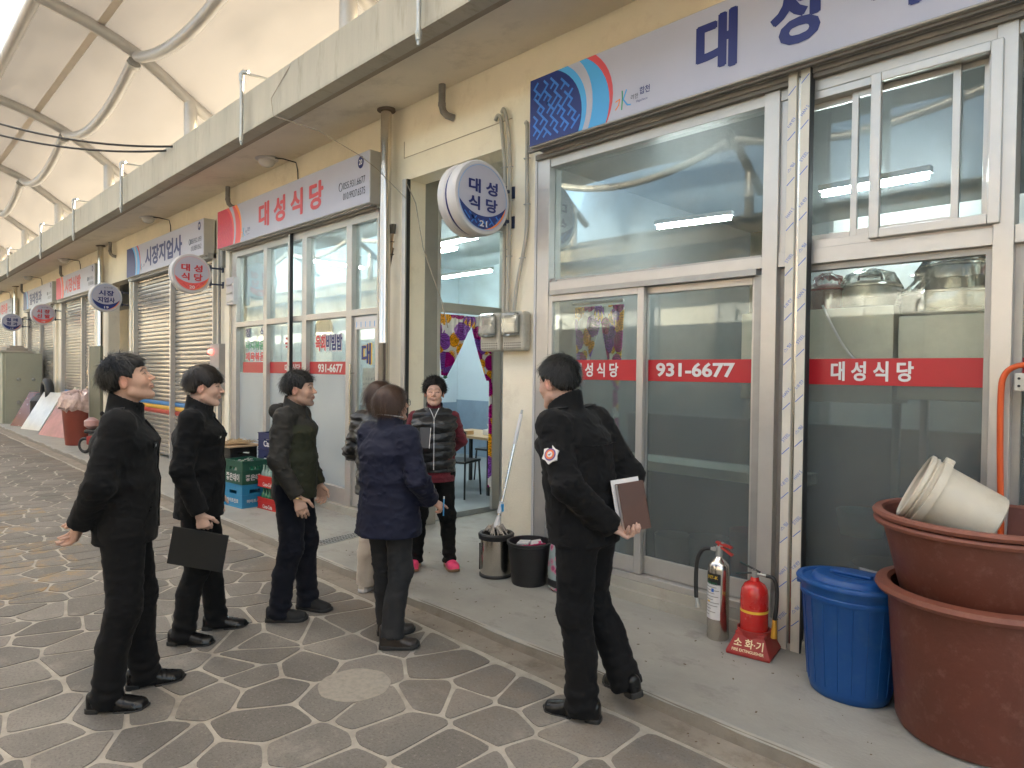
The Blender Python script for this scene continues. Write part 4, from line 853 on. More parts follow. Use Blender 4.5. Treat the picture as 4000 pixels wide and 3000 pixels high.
obj('cylinder',MB().lathe([(.08,.01),(.086,.03),(.086,.30),(.080,.35),(.062,.385),(.03,.405),(.024,.43)],36),RP,t,smooth=True); obj('yellow_band',MB().lathe([(.0868,.205),(.0868,.222)],36,cap0=False,cap1=False),C['yellow'],t,smooth=True)
obj('valve',MB().tube([(0,0,.42),(0,0,.47)],.02,12).tube([(0,0,.455),(.07,0,.45)],.012,10),C['galv'],t,smooth=True); b=MB(); b.obox((-.03,0,.49),(.93,0,-.35),(0,1,0),(.35,0,.93),.07,.011,.004).obox((-.06,0,.445),(.97,0,.2),(0,1,0),(-.2,0,.97),.06,.011,.004); obj('lever',b,C['black'],t,bevel=.003)
obj('pin_ring',MB().tube([(.0+.014*math.cos(i*.5),-.025,.475+.014*math.sin(i*.5)) for i in range(12)],.0016,5,closed=True),C['galv'],t)
obj('hose',MB().tube(smoothp([(.07,0,.45),(.115,.0,.44),(.135,.0,.38),(.135,0,.26),(.125,0,.17)]),.0125,10),GA,t,smooth=True); obj('horn',MB().tube([(.125,0,.17),(.123,0,.05)],[.013,.02],12),mat('yellow_horn',(.65,.33,.04),.5),t,smooth=True)
t=thing('extinguisher_stand','dark red plastic stand lettered in cream under the red extinguisher','stand',(-1.775,3.77,Z0),rad(10))
v=[]
for hx,z in((.125,0),(.125,.02),(.085,.11),(.085,.13)): v+=[(-hx,-hx*1.0,z),(hx,-hx,z),(hx,hx,z),(-hx,hx,z)]
f=[(3,2,1,0)]+[(k*4+i,k*4+(i+1)%4,k*4+4+(i+1)%4,k*4+4+i) for k in range(3) for i in range(4)]+[(12,13,14,15)]
obj('body',MB().add(v,f),RS,t,bevel=.008); obj('collar',MB().lathe([(.089,.10),(.094,.12),(.094,.14),(.088,.142)],32,cap0=False,cap1=False),RS,t,smooth=True)
up=Vector((0,.04,.09)).normalized(); CRM=mat('cream_letters',(.75,.62,.38),.5)
text(t,'소 화·기',CRM,(0,-.1062,.062),(1,0,0),up,0,.012,.165,.05,bold=.02,depth=.0035); text(t,'FIRE EXTINGUISHER',CRM,(0,-.1062,.062),(1,0,0),up,0,-.030,.18,.016,bold=.02,depth=.0035)
# ---- blue lidded bin (oval)
BP=mat('blue_bin_plastic',(.005,.070,.27),.42,var=.1,scale=4,grime=.45,gscale=14,grime_col=(.04,.12,.26),rvar=.06)
t=thing('blue_bin','tall blue plastic bin with vertical ribs and wire handle','bin',(-1.20,3.63,Z0),rad(0))
sx,sy=1.0,.8
obj('shell',MB().lathe([(.175,0),(.185,.008),(.198,.05),(.232,.50),(.236,.505),(.238,.57),(.226,.575),(.205,.3),(.18,.03)],48,sx=sx,sy=sy),BP,t,smooth=True)
b=MB()
for k in range(20):
    a=k/20*6.283; q0,q1=.2005,.2325; b.tube([(q0*math.cos(a)*sx,q0*math.sin(a)*sy,.06),(q1*math.cos(a)*sx,q1*math.sin(a)*sy,.49)],.0022,4)
obj('ribs',b,BP,t); obj('rim_bead',MB().lathe([(.236,.49),(.243,.50),(.243,.515),(.237,.52)],48,sx=sx,sy=sy,cap0=False,cap1=False),BP,t,smooth=True)
obj('lug',MB().box(.20,.262,-.035,.035,.52,.555),BP,t,bevel=.006); obj('lug',MB().box(-.262,-.20,-.035,.035,.52,.555),BP,t,bevel=.006)
obj('wire_handle',MB().tube(smoothp([(.25,-.06,.53),(.262,-.075,.49),(.275,-.03,.47),(.285,.05,.465),(.27,.09,.5),(.25,.09,.53)]),.0035,6),C['galv'],t,smooth=True)
t=thing('bin_lid','round blue lid with recessed handle closing the tall blue bin','lid',(-1.20,3.63,Z0+.575),rad(0))
obj('lid',MB().lathe([(.250,-.015),(.262,-.012),(.265,.0),(.258,.012),(.235,.013),(.225,.002),(.19,.004),(.178,.026),(.165,.032),(.13,.030),(.001,.028)],56,sx=sx,sy=sy,cap0=False,cap1=False),BP,t,smooth=True)
obj('handle_recess',MB().lathe([(.085,.029),(.078,.0315),(.066,.031),(.06,.024),(.001,.022)],32,sx=1.25,sy=.75,cap0=False,cap1=False),mat('blue_bin_recess_shade',(.003,.035,.15),.45),t,smooth=True); obj('handle_bar',MB().box(-.10,.10,-.016,.016,.028,.046),BP,t,bevel=.006)  # recess gets a darker blue, its shade put into the colour
# ---- brown rubber basins and white pail
BR=mat('brown_rubber_basin',(.125,.037,.023),.5,var=.15,scale=3,grime=.6,gscale=16,grime_col=(.22,.115,.085),thr=.53,bump=.15,bscale=40); BR2=mat('worn_basin_rim',(.20,.065,.04),.55,var=.15,scale=8,grime=.3,gscale=16,grime_col=(.25,.12,.09))
bx,by=-.66,3.63
t=thing('tall_brown_tub','tall brown rubber tub at the right edge carrying the wide basins','tub',(bx,by,Z0))
obj('shell',MB().lathe([(.27,0),(.30,.01),(.315,.04),(.36,.64),(.355,.645),(.33,.3),(.29,.03)],64),BR,t,smooth=True); obj('rim',MB().lathe([(.358,.62),(.40,.628),(.412,.645),(.405,.665),(.36,.672),(.345,.66)],64,cap0=False,cap1=False),BR2,t,smooth=True)
def basin(lb,z,r0,r1,h):
    t=thing('wide_brown_basin',lb,'basin',(bx+.02,by,Z0+z),group='wide brown basins nested on the tall tub')
    obj('shell',MB().lathe([(r0-.03,0),(r0,.012),(r0+.03,.04),(r1-.02,h-.02),(r1-.025,h-.0),(r0+.0,.05),(r0-.05,.03)],64),BR,t,smooth=True); obj('rim',MB().lathe([(r1-.025,h-.022),(r1+.012,h-.018),(r1+.018,h-.004),(r1+.008,h+.008),(r1-.022,h+.008),(r1-.03,h-.004)],64,cap0=False,cap1=False),BR2,t,smooth=True)
basin('lower of two wide brown basins nested on the tall tub',.60,.30,.425,.36); basin('upper wide brown basin holding the white pail',.635,.30,.43,.36)
PW=mat('dirty_white_pail',(.58,.53,.43),.45,var=.06,scale=5,grime=.45,gscale=6,grime_col=(.38,.30,.2),thr=.52)
t=thing('white_pail','dirty white plastic pail tipped on its side in the top brown basin','pail',(0,0,0)); ax=Vector((-.86,-.25,.45)).normalized(); T=ax.to_track_quat('Z','Y').to_matrix()
t.location=(-.60,3.58,1.03)
obj('shell',MB().lathe([(.118,0),(.130,.006),(.135,.02),(.152,.33),(.148,.33),(.128,.02),(.11,.012)],48,tilt=T),PW,t,smooth=True); obj('collar',MB().lathe([(.148,.25),(.163,.252),(.165,.285),(.152,.288)],48,cap0=False,cap1=False,tilt=T),PW,t,smooth=True); obj('lip',MB().lathe([(.151,.30),(.158,.303),(.158,.31),(.152,.313),(.16,.32),(.160,.335),(.15,.34),(.146,.33)],48,cap0=False,cap1=False,tilt=T),PW,t,smooth=True); obj('lug',MB().obox(T@Vector((0,.165,.27)),T@Vector((1,0,0)),T@Vector((0,1,0)),ax,.02,.014,.02),PW,t,bevel=.005)
# ---- orange hose, aluminium ladder end at the right edge
OH=mat('orange_hose',(.62,.09,.015),.45,var=.08)
tag(obj('orange_hose',MB().tube(smoothp([(-.625,3.93,.7),(-.63,3.93,1.0),(-.64,3.93,1.35),(-.64,3.92,1.6),(-.63,3.92,1.69),(-.59,3.92,1.735),(-.52,3.92,1.745),(-.3,3.92,1.75),(.2,3.92,1.745)]),.0135,12),OH,smooth=True),'orange gas hose bent around the window frame at the right edge','hose')
t=thing('ladder','aluminium ladder section lying behind the orange hose at the right edge','ladder',(-.585,3.90,1.62)); obj('rail',MB().box(0,1.4,0,.03,0,.085),C['alu'],t,bevel=.003); obj('bracket',MB().box(.0,.035,-.004,.0,.005,.08),C['galv'],t); obj('rivets',MB().lathe([(.006,0),(.006,.004)],10,(.017,-.004,.06),tilt=Matrix.Rotation(rad(90),3,'X')).lathe([(.006,0),(.006,.004)],10,(.017,-.004,.025),tilt=Matrix.Rotation(rad(90),3,'X')),C['dark'],t)
# ---- crates -------------------------------------------------------------
def crate(name,label,loc,w,d,h,m,word,wm,rz=0,z0=0,side=None,wh=.08,ww=None,group='bottle crates stacked before shop 20',slot=True,wz=None):
    t=thing(name,label,'crate',loc,rz,group); b=MB(); th=.012
    b.box(-w/2,w/2,-d/2,d/2,0,.012)
    for s in(-1,1):
        y0=s*d/2; ya,yb=(y0,y0+th) if s<0 else (y0-th,y0)
        zz=h-.075 if slot else h
        b.box(-w/2,w/2,ya,yb,0,zz-.04 if slot else h)
        if slot: b.box(-w/2,-w*.2,ya,yb,zz-.04,zz).box(w*.2,w/2,ya,yb,zz-.04,zz).box(-w/2,w/2,ya,yb,zz,h)
        xa,xb=(-w/2,-w/2+th) if s<0 else (w/2-th,w/2)
        b.box(xa,xb,-d/2+th,d/2-th,0,h-.105).box(xa,xb,-d/2+th,-d*.22,h-.105,h-.06).box(xa,xb,d*.22,d/2-th,h-.105,h-.06).box(xa,xb,-d/2+th,d/2-th,h-.06,h)
    for z in(h-.012,h*.52,.0):
        b.box(-w/2-.006,w/2+.006,-d/2-.006,-d/2,z,z+.012).box(w/2,w/2+.006,-d/2,d/2,z,z+.012).box(-w/2-.006,-w/2,-d/2,d/2,z,z+.012).box(-w/2,w/2,d/2,d/2+.006,z,z+.012)
    obj('shell',b,m,t)
    if word: text(t,word,wm,(0,-d/2-.002,0),(1,0,0),(0,0,1),0,wz or h*.28,ww or w*.6,wh,bold=.02,heavy=.015)
    if word: text(t,word,wm,(w/2+.002,0,0),(0,1,0),(0,0,1),0,wz or h*.28,(ww or w*.6)*.8,wh*.8,bold=.02,heavy=.015)
    return t
NV=mat('navy_crate',(.012,.02,.09),.5); GR=mat('green_crate',(.012,.08,.05),.5); LB=mat('light_blue_crate',(.02,.22,.42),.5,var=.15,grime=.3,gscale=12); RD=mat('red_crate',(.48,.02,.015),.45); BK=mat('black_crate',(.016,.015,.014),.5)
GB=mat('green_bottle_glass',(.02,.16,.08),.08,coat=.5); CB=mat('pale_bottle_glass',(.20,.30,.26),.08,coat=.5)
bprof=[(.030,0),(.033,.004),(.033,.12),(.03,.145),(.014,.185),(.0125,.225),(.0145,.228),(.0145,.238)]
bm_=[]
for m in(GB,CB):
    me=MB().lathe(bprof,12).mesh('bottle',True); me.materials.append(m); bm_.append(me)
cap=mat('bottle_cap',(.5,.5,.48),.35,metal=.6); cme=MB().lathe([(.016,.235),(.016,.245),(.012,.247)],10).mesh('cap',True); cme.materials.append(cap)
def bottles(x,y,z,rz,nx,ny,dx,lab,kind,z_=0):
    for i in range(nx):
        for j in range(ny):
            lx,ly=(i-(nx-1)/2)*dx,(j-(ny-1)/2)*dx; c_,s_=math.cos(rz),math.sin(rz)
            e=bpy.data.objects.new('bottle',bm_[kind if rnd.random()<.8 else 1-kind]); link(e); e.location=(x+lx*c_-ly*s_,y+lx*s_+ly*c_,z+.014); tag(e,lab,'bottle','empty bottles standing in the crates')
            if rnd.random()<.7: k=bpy.data.objects.new('cap',cme); link(k,e)
cz=Z0; RZ=rad(6)
crate('light_blue_crate','light blue drinks crate, bottom of the left crate stack',(-7.93,3.36,cz),.42,.32,.27,LB,'하이트진로',C['letter'],RZ,wh=.05,ww=.26)
crate('green_crate','dark green bottle crate on top of the light blue crate',(-7.93,3.36,cz+.275),.42,.32,.27,GR,'좋은데이',C['letter'],RZ,wh=.09,ww=.3)
bottles(-7.93,3.36,cz+.275,RZ,5,4,.075,'green bottle standing in the dark green crate',0)
crate('red_crate','lower red crate full of empty bottles by the shop window',(-7.46,3.56,cz),.42,.3,.13,RD,'Coca-Cola',C['letter'],RZ,wh=.045,ww=.2,slot=False)
bottles(-7.46,3.56,cz,RZ,6,4,.066,'empty bottle standing in the lower red crate',0)
crate('red_crate','upper red crate of bottles standing on the lower red one',(-7.46,3.56,cz+.255),.42,.3,.13,RD,'Coca-Cola',C['letter'],RZ,wh=.045,ww=.2,slot=False)
bottles(-7.46,3.56,cz+.255,RZ,6,4,.066,'empty bottle standing in the upper red crate',1)
for k in range(4): crate('navy_crate',['navy beer crate at the bottom of the tall navy stack','second navy beer crate from the bottom of the stack','third navy beer crate, below the top one','topmost navy beer crate of the stack before shop 20'][k],(-7.98,3.82,cz+.21*k),.46,.34,.205,NV,'Cass' if k!=1 else None,C['letter'],RZ,wh=.075,ww=.2,wz=.075)
crate('black_crate','black vegetable crate with cardboard laid on it behind the green crate',(-8.75,3.55,cz+.42),.5,.36,.2,BK,None,None,RZ)
crate('black_crate','black crate on the walkway under the other black crate',(-8.75,3.55,cz+.0),.5,.36,.2,BK,None,None,RZ); crate('black_crate','middle black crate of the three before shop 20',(-8.75,3.55,cz+.21),.5,.36,.2,BK,None,None,RZ)
tag(obj('cardboard_sheet',MB().obox((-8.72,3.55,.70),(1,.1,0),(-.1,1,0),(0,0,1),.30,.22,.008).obox((-8.8,3.5,.72),(1,-.15,0.02),(.15,1,0),(0,0,1),.24,.2,.006),mat('brown_cardboard',(.42,.29,.17),.8)),'loose brown cardboard sheets lying on the black crate','cardboard')
b=MB()
for k in range(60):
    x,y=rnd.uniform(-.2,.2),rnd.uniform(-.12,.12); a=rnd.uniform(0,3.1); b.tube([(x,y,.0),(x+.08*math.cos(a),y+.08*math.sin(a),.02+rnd.random()*.02),(x+.14*math.cos(a+.4),y+.14*math.sin(a+.4),.0)],.003,4)
t=tag(obj('dried_roots',b,mat('dried_root_straw',(.5,.36,.2),.9)),'tangle of pale dried stalks with greens on the cardboard','stalks'); t.location=(-8.65,3.5,.735); t['kind']='stuff'
# ---- floral curtain in the passage doorway
CU=bpy.data.materials.new('floral_plastic_curtain'); CU.use_nodes=True; N=CU.node_tree.nodes; L=CU.node_tree.links; P_=N['Principled BSDF']
tc=N.new('ShaderNodeTexCoord'); vo=N.new('ShaderNodeTexVoronoi'); vo.inputs['Scale'].default_value=6.5; L.new(tc.outputs['Object'],vo.inputs['Vector'])
wv=N.new('ShaderNodeTexWave'); wv.wave_type='RINGS'; wv.inputs['Scale'].default_value=14; wv.inputs['Distortion'].default_value=6; wv.inputs['Detail'].default_value=2
sb_=N.new('ShaderNodeVectorMath'); sb_.operation='SUBTRACT'; L.new(tc.outputs['Object'],sb_.inputs[0]); L.new(vo.outputs['Position'],sb_.inputs[1]); L.new(sb_.outputs[0],wv.inputs['Vector'])
sp=N.new('ShaderNodeSeparateColor'); L.new(vo.outputs['Color'],sp.inputs[0])
r1=N.new('ShaderNodeValToRGB'); r1.color_ramp.interpolation='CONSTANT'; r1.color_ramp.elements[0].color=(.42,.01,.22,1); r1.color_ramp.elements[1].position=.38; r1.color_ramp.elements[1].color=(.85,.42,.02,1); e=r1.color_ramp.elements.new(.68); e.color=(.30,.10,.50,1); L.new(sp.outputs[0],r1.inputs[0])
r3=N.new('ShaderNodeMapRange'); r3.inputs[3].default_value=.45; r3.inputs[4].default_value=1.25; L.new(wv.outputs[0],r3.inputs[0]); vm=N.new('ShaderNodeVectorMath'); vm.operation='SCALE'; L.new(r1.outputs[0],vm.inputs[0]); L.new(r3.outputs[0],vm.inputs[3])
r2=N.new('ShaderNodeMapRange'); r2.inputs[1].default_value=.66; r2.inputs[2].default_value=.69; L.new(vo.outputs['Distance'],r2.inputs[0]); mx=N.new('ShaderNodeMix'); mx.data_type='RGBA'; L.new(r2.outputs[0],mx.inputs[0]); L.new(vm.outputs[0],mx.inputs[6]); mx.inputs[7].default_value=(.8,.8,.78,1); L.new(mx.outputs[2],P_.inputs['Base Color']); P_.inputs['Roughness'].default_value=.18
def drape(par,name,topy0,topy1,z1,tiey,tiez,x=XP-.02,n=40,rows=20,below=0):
    v=[];f=[]
    for j in range(rows+1):
        q=j/rows; z=z1+(tiez-z1)*q
        for i in range(n+1):
            u=i/n; y=(topy0+(topy1-topy0)*u)*(1-q**1.3)+(tiey+(u-.5)*.03)*q**1.3
            amp=.022*(1-.5*q); v.append((x+amp*math.sin(u*9*6.283),y,z))
    for j in range(rows):
        for i in range(n): a=j*(n+1)+i; f.append((a,a+1,a+n+2,a+n+1))
    obj(name,MB().add(v,f),CU,par,smooth=True)
t=thing('curtain','shiny rose-patterned purple and yellow curtain tied back in the passage doorway','curtain',(0,0,0))
t.location=(XP-.02,4.9,2.3)
def cu(fn,*a,**k):
    pass
for (y0,y1,z1,ty,tz) in((-.43,-.18,0,-.36,-.66),(-.22,.06,0,-.33,-.68),(0.02,.26,0,.30,-.72),(.22,.42,0,.34,-.74)): drape(t,'panel',y0,y1,z1,ty,tz,x=0)
v=[];f=[];n=60
for j in range(6):
    for i in range(n+1):
        u=i/n; z=-.0-.17*j/5*(1+.35*math.sin(u*5*6.283)); v.append((.012+.014*math.sin(u*14*6.283),-.43+.85*u,z))
for j in range(5):
    for i in range(n): a=j*(n+1)+i; f.append((a,a+1,a+n+2,a+n+1))
obj('valance',MB().add(v,f),CU,t,smooth=True)
v=[];f=[]
for j in range(21):
    for i in range(13):
        u=i/12; v.append((.02+.014*math.sin(u*3*6.283),.30+.1*u*(.5+.5*min(1,j/6)),-.74-1.2*j/20))
for j in range(20):
    for i in range(12): a=j*13+i; f.append((a,a+1,a+14,a+13))
obj('tail',MB().add(v,f),CU,t,smooth=True); obj('rod',MB().tube([(.03,-.46,.03),(.03,.46,.03)],.014,8),C['alu'],t); obj('tie_bow',MB().lathe([(.001,-.02),(.03,0),(.001,.02)],10,(.02,-.34,-.68)),mat('green_bow',(.02,.15,.06),.5),t,smooth=True)
# second curtain seen through the left sliding door of shop 21
t2_=dup(t,(-3.72,4.75,2.28),rad(-90),'rose-patterned curtain hanging behind the left sliding door of shop 21'); 
t2_.scale=(1,.62,1)
# ---- restaurant furniture seen through the doorway
WD=mat('pale_wood_tabletop',(.5,.33,.17),.4,var=.12,scale=4,stretch=(1,8,1)); BC=mat('black_chair_lacquer',(.014,.014,.015),.35)
t=thing('dining_table','pale wooden restaurant table beyond the doorway','table',(-6.75,6.05,.12)); obj('tabletop',MB().box(-.6,.6,-.38,.38,.70,.735),WD,t,bevel=.004)
for sx_ in(-1,1):
    for sy_ in(-1,1): obj('leg',MB().box(sx_*.54-.02,sx_*.54+.02,sy_*.32-.02,sy_*.32+.02,0,.70),BC,t)
def chair(lb,loc,rz):
    t=thing('dining_chair',lb,'chair',loc,rz,group='black chairs at the restaurant table'); obj('seat',MB().box(-.2,.2,-.2,.2,.43,.46),BC,t,bevel=.01); obj('backrest',MB().prism([(-.2,.70),(.2,.70),(.2,.82),(.14,.86),(-.14,.86),(-.2,.82)],'y',.19,.21),BC,t)
    for s in(-1,1):
        obj('leg',MB().tube([(s*.18,-.18,.43),(s*.2,-.2,0)],.012,8),BC,t); obj('leg',MB().tube([(s*.18,.19,.82),(s*.18,.18,.43),(s*.2,.22,0)],.012,8),BC,t)
chair('black chair with its back to the doorway',(-6.45,5.45,.12),rad(200)); chair('black chair on the far side of the restaurant table',(-6.1,6.25,.12),rad(-80)); chair('black chair behind the table, deeper in the room',(-7.1,6.65,.12),rad(10))
t=thing('tissue_box','white tissue box on the restaurant table','tissue box',(-6.45,5.95,.857)); obj('box',MB().box(-.07,.07,-.05,.05,0,.07),C['letter'],t,bevel=.004); obj('tissue',MB().lathe([(.03,.07),(.012,.1),(.03,.14)],8,cap1=False),C['letter'],t,smooth=True)
t=thing('menu_box','wooden menu tray on the restaurant table','tray',(-6.75,5.8,.857)); obj('tray',MB().box(-.16,.1,-.05,.06,0,.05),WD,t,bevel=.004)
t=thing('wall_notice','framed notice with photos on the far restaurant wall','notice',(-7.0,8.26,1.45)); obj('frame',MB().box(-.3,.3,0,.02,0,.45),C['dkpost'],t); obj('sheet',MB().box(-.27,.27,-.004,0,.03,.42),C['letter'],t); text(t,'메 뉴',C['navy'],(0,-.005,0),(1,0,0),(0,0,1),.02,.37,.16,.05)
t=thing('wall_clock','dark round wall clock seen through the shop 20 window','clock',(-7.78,4.32,2.17)); obj('rim',MB().lathe([(.19,0),(.21,.02),(.2,.05),(.17,.055),(.165,.03)],32,tilt=Matrix.Rotation(rad(90),3,'X')),mat('dark_wood_rim',(.05,.03,.02),.4),t,smooth=True); obj('dial',MB().lathe([(.165,.02),(.165,.03)],32,tilt=Matrix.Rotation(rad(90),3,'X')),C['letter'],t)
for k in range(1,13):
    a=math.pi/2-k*math.pi/6; text(t,str(k),C['black'],(0,-.031,0),(1,0,0),(0,0,1),.135*math.cos(a),.135*math.sin(a),.018 if k<10 else .03,.028,name='numeral')
obj('hands',MB().obox((0,-.033,.04),(1,0,0),(0,1,0),(0,0,1),.004,.001,.05).obox((.03,-.033,-.01),(.9,0,-.3),(0,1,0),(.3,0,.9),.035,.001,.004),C['black'],t)
t=thing('wall_fan','pale wall fan seen through the upper glass of shop 20','fan',(-6.45,4.6,2.15)); obj('guard',MB().tube([(.15*math.cos(a/20*6.283),0,.15*math.sin(a/20*6.283)) for a in range(20)],.006,6,closed=True).tube([(.08*math.cos(a/20*6.283),-.02,.08*math.sin(a/20*6.283)) for a in range(20)],.004,6,closed=True),C['alu'],t)
for k in range(4): a=k*1.571; obj('blade',MB().prism([(0,0),(.12*math.cos(a),.12*math.sin(a)),(.12*math.cos(a+.7),.12*math.sin(a+.7))],'y',-.004,.004),C['whitec'],t)
obj('bracket',MB().box(-.02,.02,0,.2,-.3,0),C['whitec'],t)
t=thing('wall_calendar','paper calendar behind the shop 20 glass door','calendar',(-6.45,4.12,1.35)); obj('sheet',MB().box(-.14,.14,0,.004,0,.36),C['letter'],t)
for k in range(4): text(t,['1  2  3  4  5','6  7  8  9 10','12 13 14 15','19 20 21 22'][k],C['navy'],(0,-.002,0),(1,0,0),(0,0,1),0,.24-.06*k,.24,.03)
# ---- kitchen things behind the shop 21 glass
KP=C['panel']
t=thing('steel_cabinet','dented stainless cabinet back behind the door 2 glass and the post','cabinet',(-1.55,4.36,.1)); obj('sheet',MB().box(-.62,.32,-.02,.3,1.42,2.0),KP,t,bevel=.004); obj('leg',MB().box(-.6,-.56,.2,.24,0,1.42),C['dkpost'],t); obj('leg',MB().box(.26,.30,.2,.24,0,1.42),C['dkpost'],t); obj('dents',MB().lathe([(.012,0),(.006,.006)],10,(-.35,-.02,1.75),tilt=Matrix.Rotation(rad(90),3,'X')).lathe([(.01,0),(.004,.005)],10,(-.42,-.02,1.93),tilt=Matrix.Rotation(rad(90),3,'X')),C['alu2'],t)
t=thing('steel_fridge','wide stainless fridge back behind the right-hand pane of shop 21','cabinet',(-.7,4.34,.1)); obj('sheet',MB().box(-.50,.9,-.02,.4,1.45,1.93),KP,t,bevel=.006); obj('leg',MB().box(-.46,-.42,.3,.34,0,1.45),C['dkpost'],t); obj('leg',MB().box(.84,.88,.3,.34,0,1.45),C['dkpost'],t); obj('seam',MB().box(.02,.026,-.024,-.02,1.46,1.92),C['alu2'],t)
t=thing('white_hose','thin white cable drooping across the stainless cabinet','cable',(-1.62,4.3,1.7)); obj('hose',MB().tube(smoothp([(0,0,.42),(.07,0,.27),(.16,0,.12),(.27,0,.02),(.37,0,-.05)]),.007,8),C['letter'],t,smooth=True)
ST=mat('pot_aluminium',(.42,.41,.38),.3,metal=.85,var=.15,scale=6,stretch=(.3,.3,6)); PL=glass('clear_plastic_wrap',(.93,.95,.95),2.2,.07)
def pot(lb,x,y,z,r,h,m,lid=True,handle=True):
    t=thing('cooking_pot',lb,'pot',(x,y,z),group='cooking pots on the kitchen cabinets'); obj('body',MB().lathe([(r*.9,0),(r,.02),(r,h),(r+.012,h+.004),(r+.012,h+.014)],36),m,t,smooth=True)
    if lid: obj('lid',MB().lathe([(r+.005,h+.014),(r*.9,h+.03),(r*.4,h+.05),(.01,h+.055)],36),m,t,smooth=True)
    if handle: obj('lid_handle',MB().tube([(-.07,0,h+.05),(-.065,0,h+.085),(.065,0,h+.085),(.07,0,h+.05)],.010,8),C['black'],t,smooth=True)
    for s in(-1,1): obj('side_handle',MB().tube([(s*r,-.05,h*.8),(s*(r+.035),-.03,h*.82),(s*(r+.035),.03,h*.82),(s*r,.05,h*.8)],.007,6),m,t,smooth=True)
    # crumpled clear wrap
    me=MB(); rr=random.Random(int(x*100)); prof2=[(r*1.05,0),(r*1.12,h*.5),(r*1.1,h*.95),(r*.8,h+.09),(r*.3,h+.12)]
    me.lathe(prof2,30,cap0=False); me.v=[(p[0]*(1+rr.uniform(-.05,.05)),p[1]*(1+rr.uniform(-.05,.05)),p[2]+rr.uniform(-.01,.01)) for p in me.v]; obj('plastic_wrap',me,PL,t)
pot('grey lidded pot with black handle wrapped in plastic on the left cabinet',-1.45,4.62,2.10,.17,.14,ST); pot('wide flat aluminium basin wrapped in plastic on the fridge',-.99,4.62,2.03,.27,.13,ST,False,False); pot('shiny tall steel pot with lid standing in the wide basin',-.98,4.62,2.17,.19,.15,mat('polished_pot',(.6,.56,.5),.12,metal=1)); pot('small red pot half hidden behind the channel post',-1.68,4.55,2.10,.11,.13,mat('maroon_pot',(.2,.015,.02),.4),True,False)
t=thing('red_net_bag','red net bag beside the pots at the right edge','bag',(-.55,4.6,2.03)); obj('bag',MB().lathe([(.1,0),(.15,.05),(.15,.2),(.09,.3),(.02,.33)],18),mat('red_net',(.35,.02,.03),.6),t,smooth=True)
# blurred shapes behind the frosted panes
t=thing('kitchen_counter','pale steel counter blurred behind the frosted doors','counter',(-2.7,4.36,.1)); obj('top',MB().box(-.75,.95,-.12,.25,.86,.93),mat('pale_steel_counter',(.8,.8,.7),.4,metal=.3),t)
for lb,x,z,r,h,col in(('white tub blurred behind the frosted door',-2.62,.1,.13,.42,(.6,.64,.64)),('second pale tub behind the frosted door',-2.33,.1,.14,.45,(.55,.62,.64)),('red box blurred behind the frosted door, lower right',-2.05,.1,.12,.55,(.5,.02,.02)),('turquoise bowl blurred behind the right frosted pane',-1.35,.75,.14,.14,(.12,.4,.42)),('grey pail blurred behind the right frosted pane',-1.2,.1,.2,.5,(.35,.35,.35))):
    t=thing('tub',lb,'tub',(x,4.24,z)); obj('shell',MB().lathe([(r*.8,0),(r,h),(r*.95,h),(r*.75,.02)],24),mat('tub_'+str(int(abs(x)*100)),col,.4),t,smooth=True)
# ---- far left group on the walkway
CW=mat('weathered_cabinet_panel',(.36,.37,.29),.6,var=.08,scale=1.5,grime=.3,gscale=3,grime_col=(.25,.22,.15))
t=thing('storage_cabinet','large weathered cream storage cabinet at the far left','cabinet',(-24.6,3.75,Z0)); obj('body',MB().box(-2.6,1.05,-.72,.0,0,2.02),CW,t,bevel=.01); obj('lid',MB().box(-2.65,1.1,-.76,.05,2.02,2.07),C['fascia'],t); obj('planks',MB().box(-1.5,.9,-.6,-.1,2.07,2.15).box(-1.2,.7,-.5,-.15,2.15,2.22),mat('grey_planks',(.3,.27,.23),.8),t)
obj('side_panel',MB().box(1.08,1.12,-.65,.2,0,2.0),CW,t); obj('knobs',MB().lathe([(.05,0),(.03,.03)],10,(1.12,-.35,1.25),tilt=Matrix.Rotation(rad(90),3,'Y')).lathe([(.05,0),(.03,.03)],10,(1.12,-.35,.6),tilt=Matrix.Rotation(rad(90),3,'Y')).lathe([(.05,0),(.03,.03)],10,(1.12,0,1.25),tilt=Matrix.Rotation(rad(90),3,'Y')),C['galv'],t)
def lean(name,lb,cat,x,y,w,h,tilt_,m,edge=.05,rzz=0):
    t=thing(name,lb,cat,(x,y,Z0),rzz); M3=Matrix.Rotation(-tilt_,3,'X'); b=MB().box(-w/2,w/2,0,edge,0,h); b.v=[tuple(M3@Vector(p)) for p in b.v]; obj('board',b,m,t,bevel=.006); return t
lean('brown_board','brown leaning cabinet door at the far left','board',-22.3,3.2,.75,1.05,rad(28),mat('brown_board',(.15,.045,.03),.25),.12,rad(18)); t=lean('white_door','white door panel leaning beside the brown board','board',-20.9,3.25,1.0,1.1,rad(30),mat('glossy_white_board',(.62,.62,.58),.15),.05,rad(14)); lean('old_sign_board','faded pink and cream sign board leaning behind the brown bin','board',-18.6,3.3,1.5,1.15,rad(30),mat('faded_pink_board',(.45,.2,.18),.5,var=.25,scale=3),.04,rad(10)); lean('cream_board','tall cream board leaning behind the white door','board',-19.4,3.6,1.0,1.55,rad(26),mat('cream_board',(.55,.5,.36),.4),.05,rad(10))
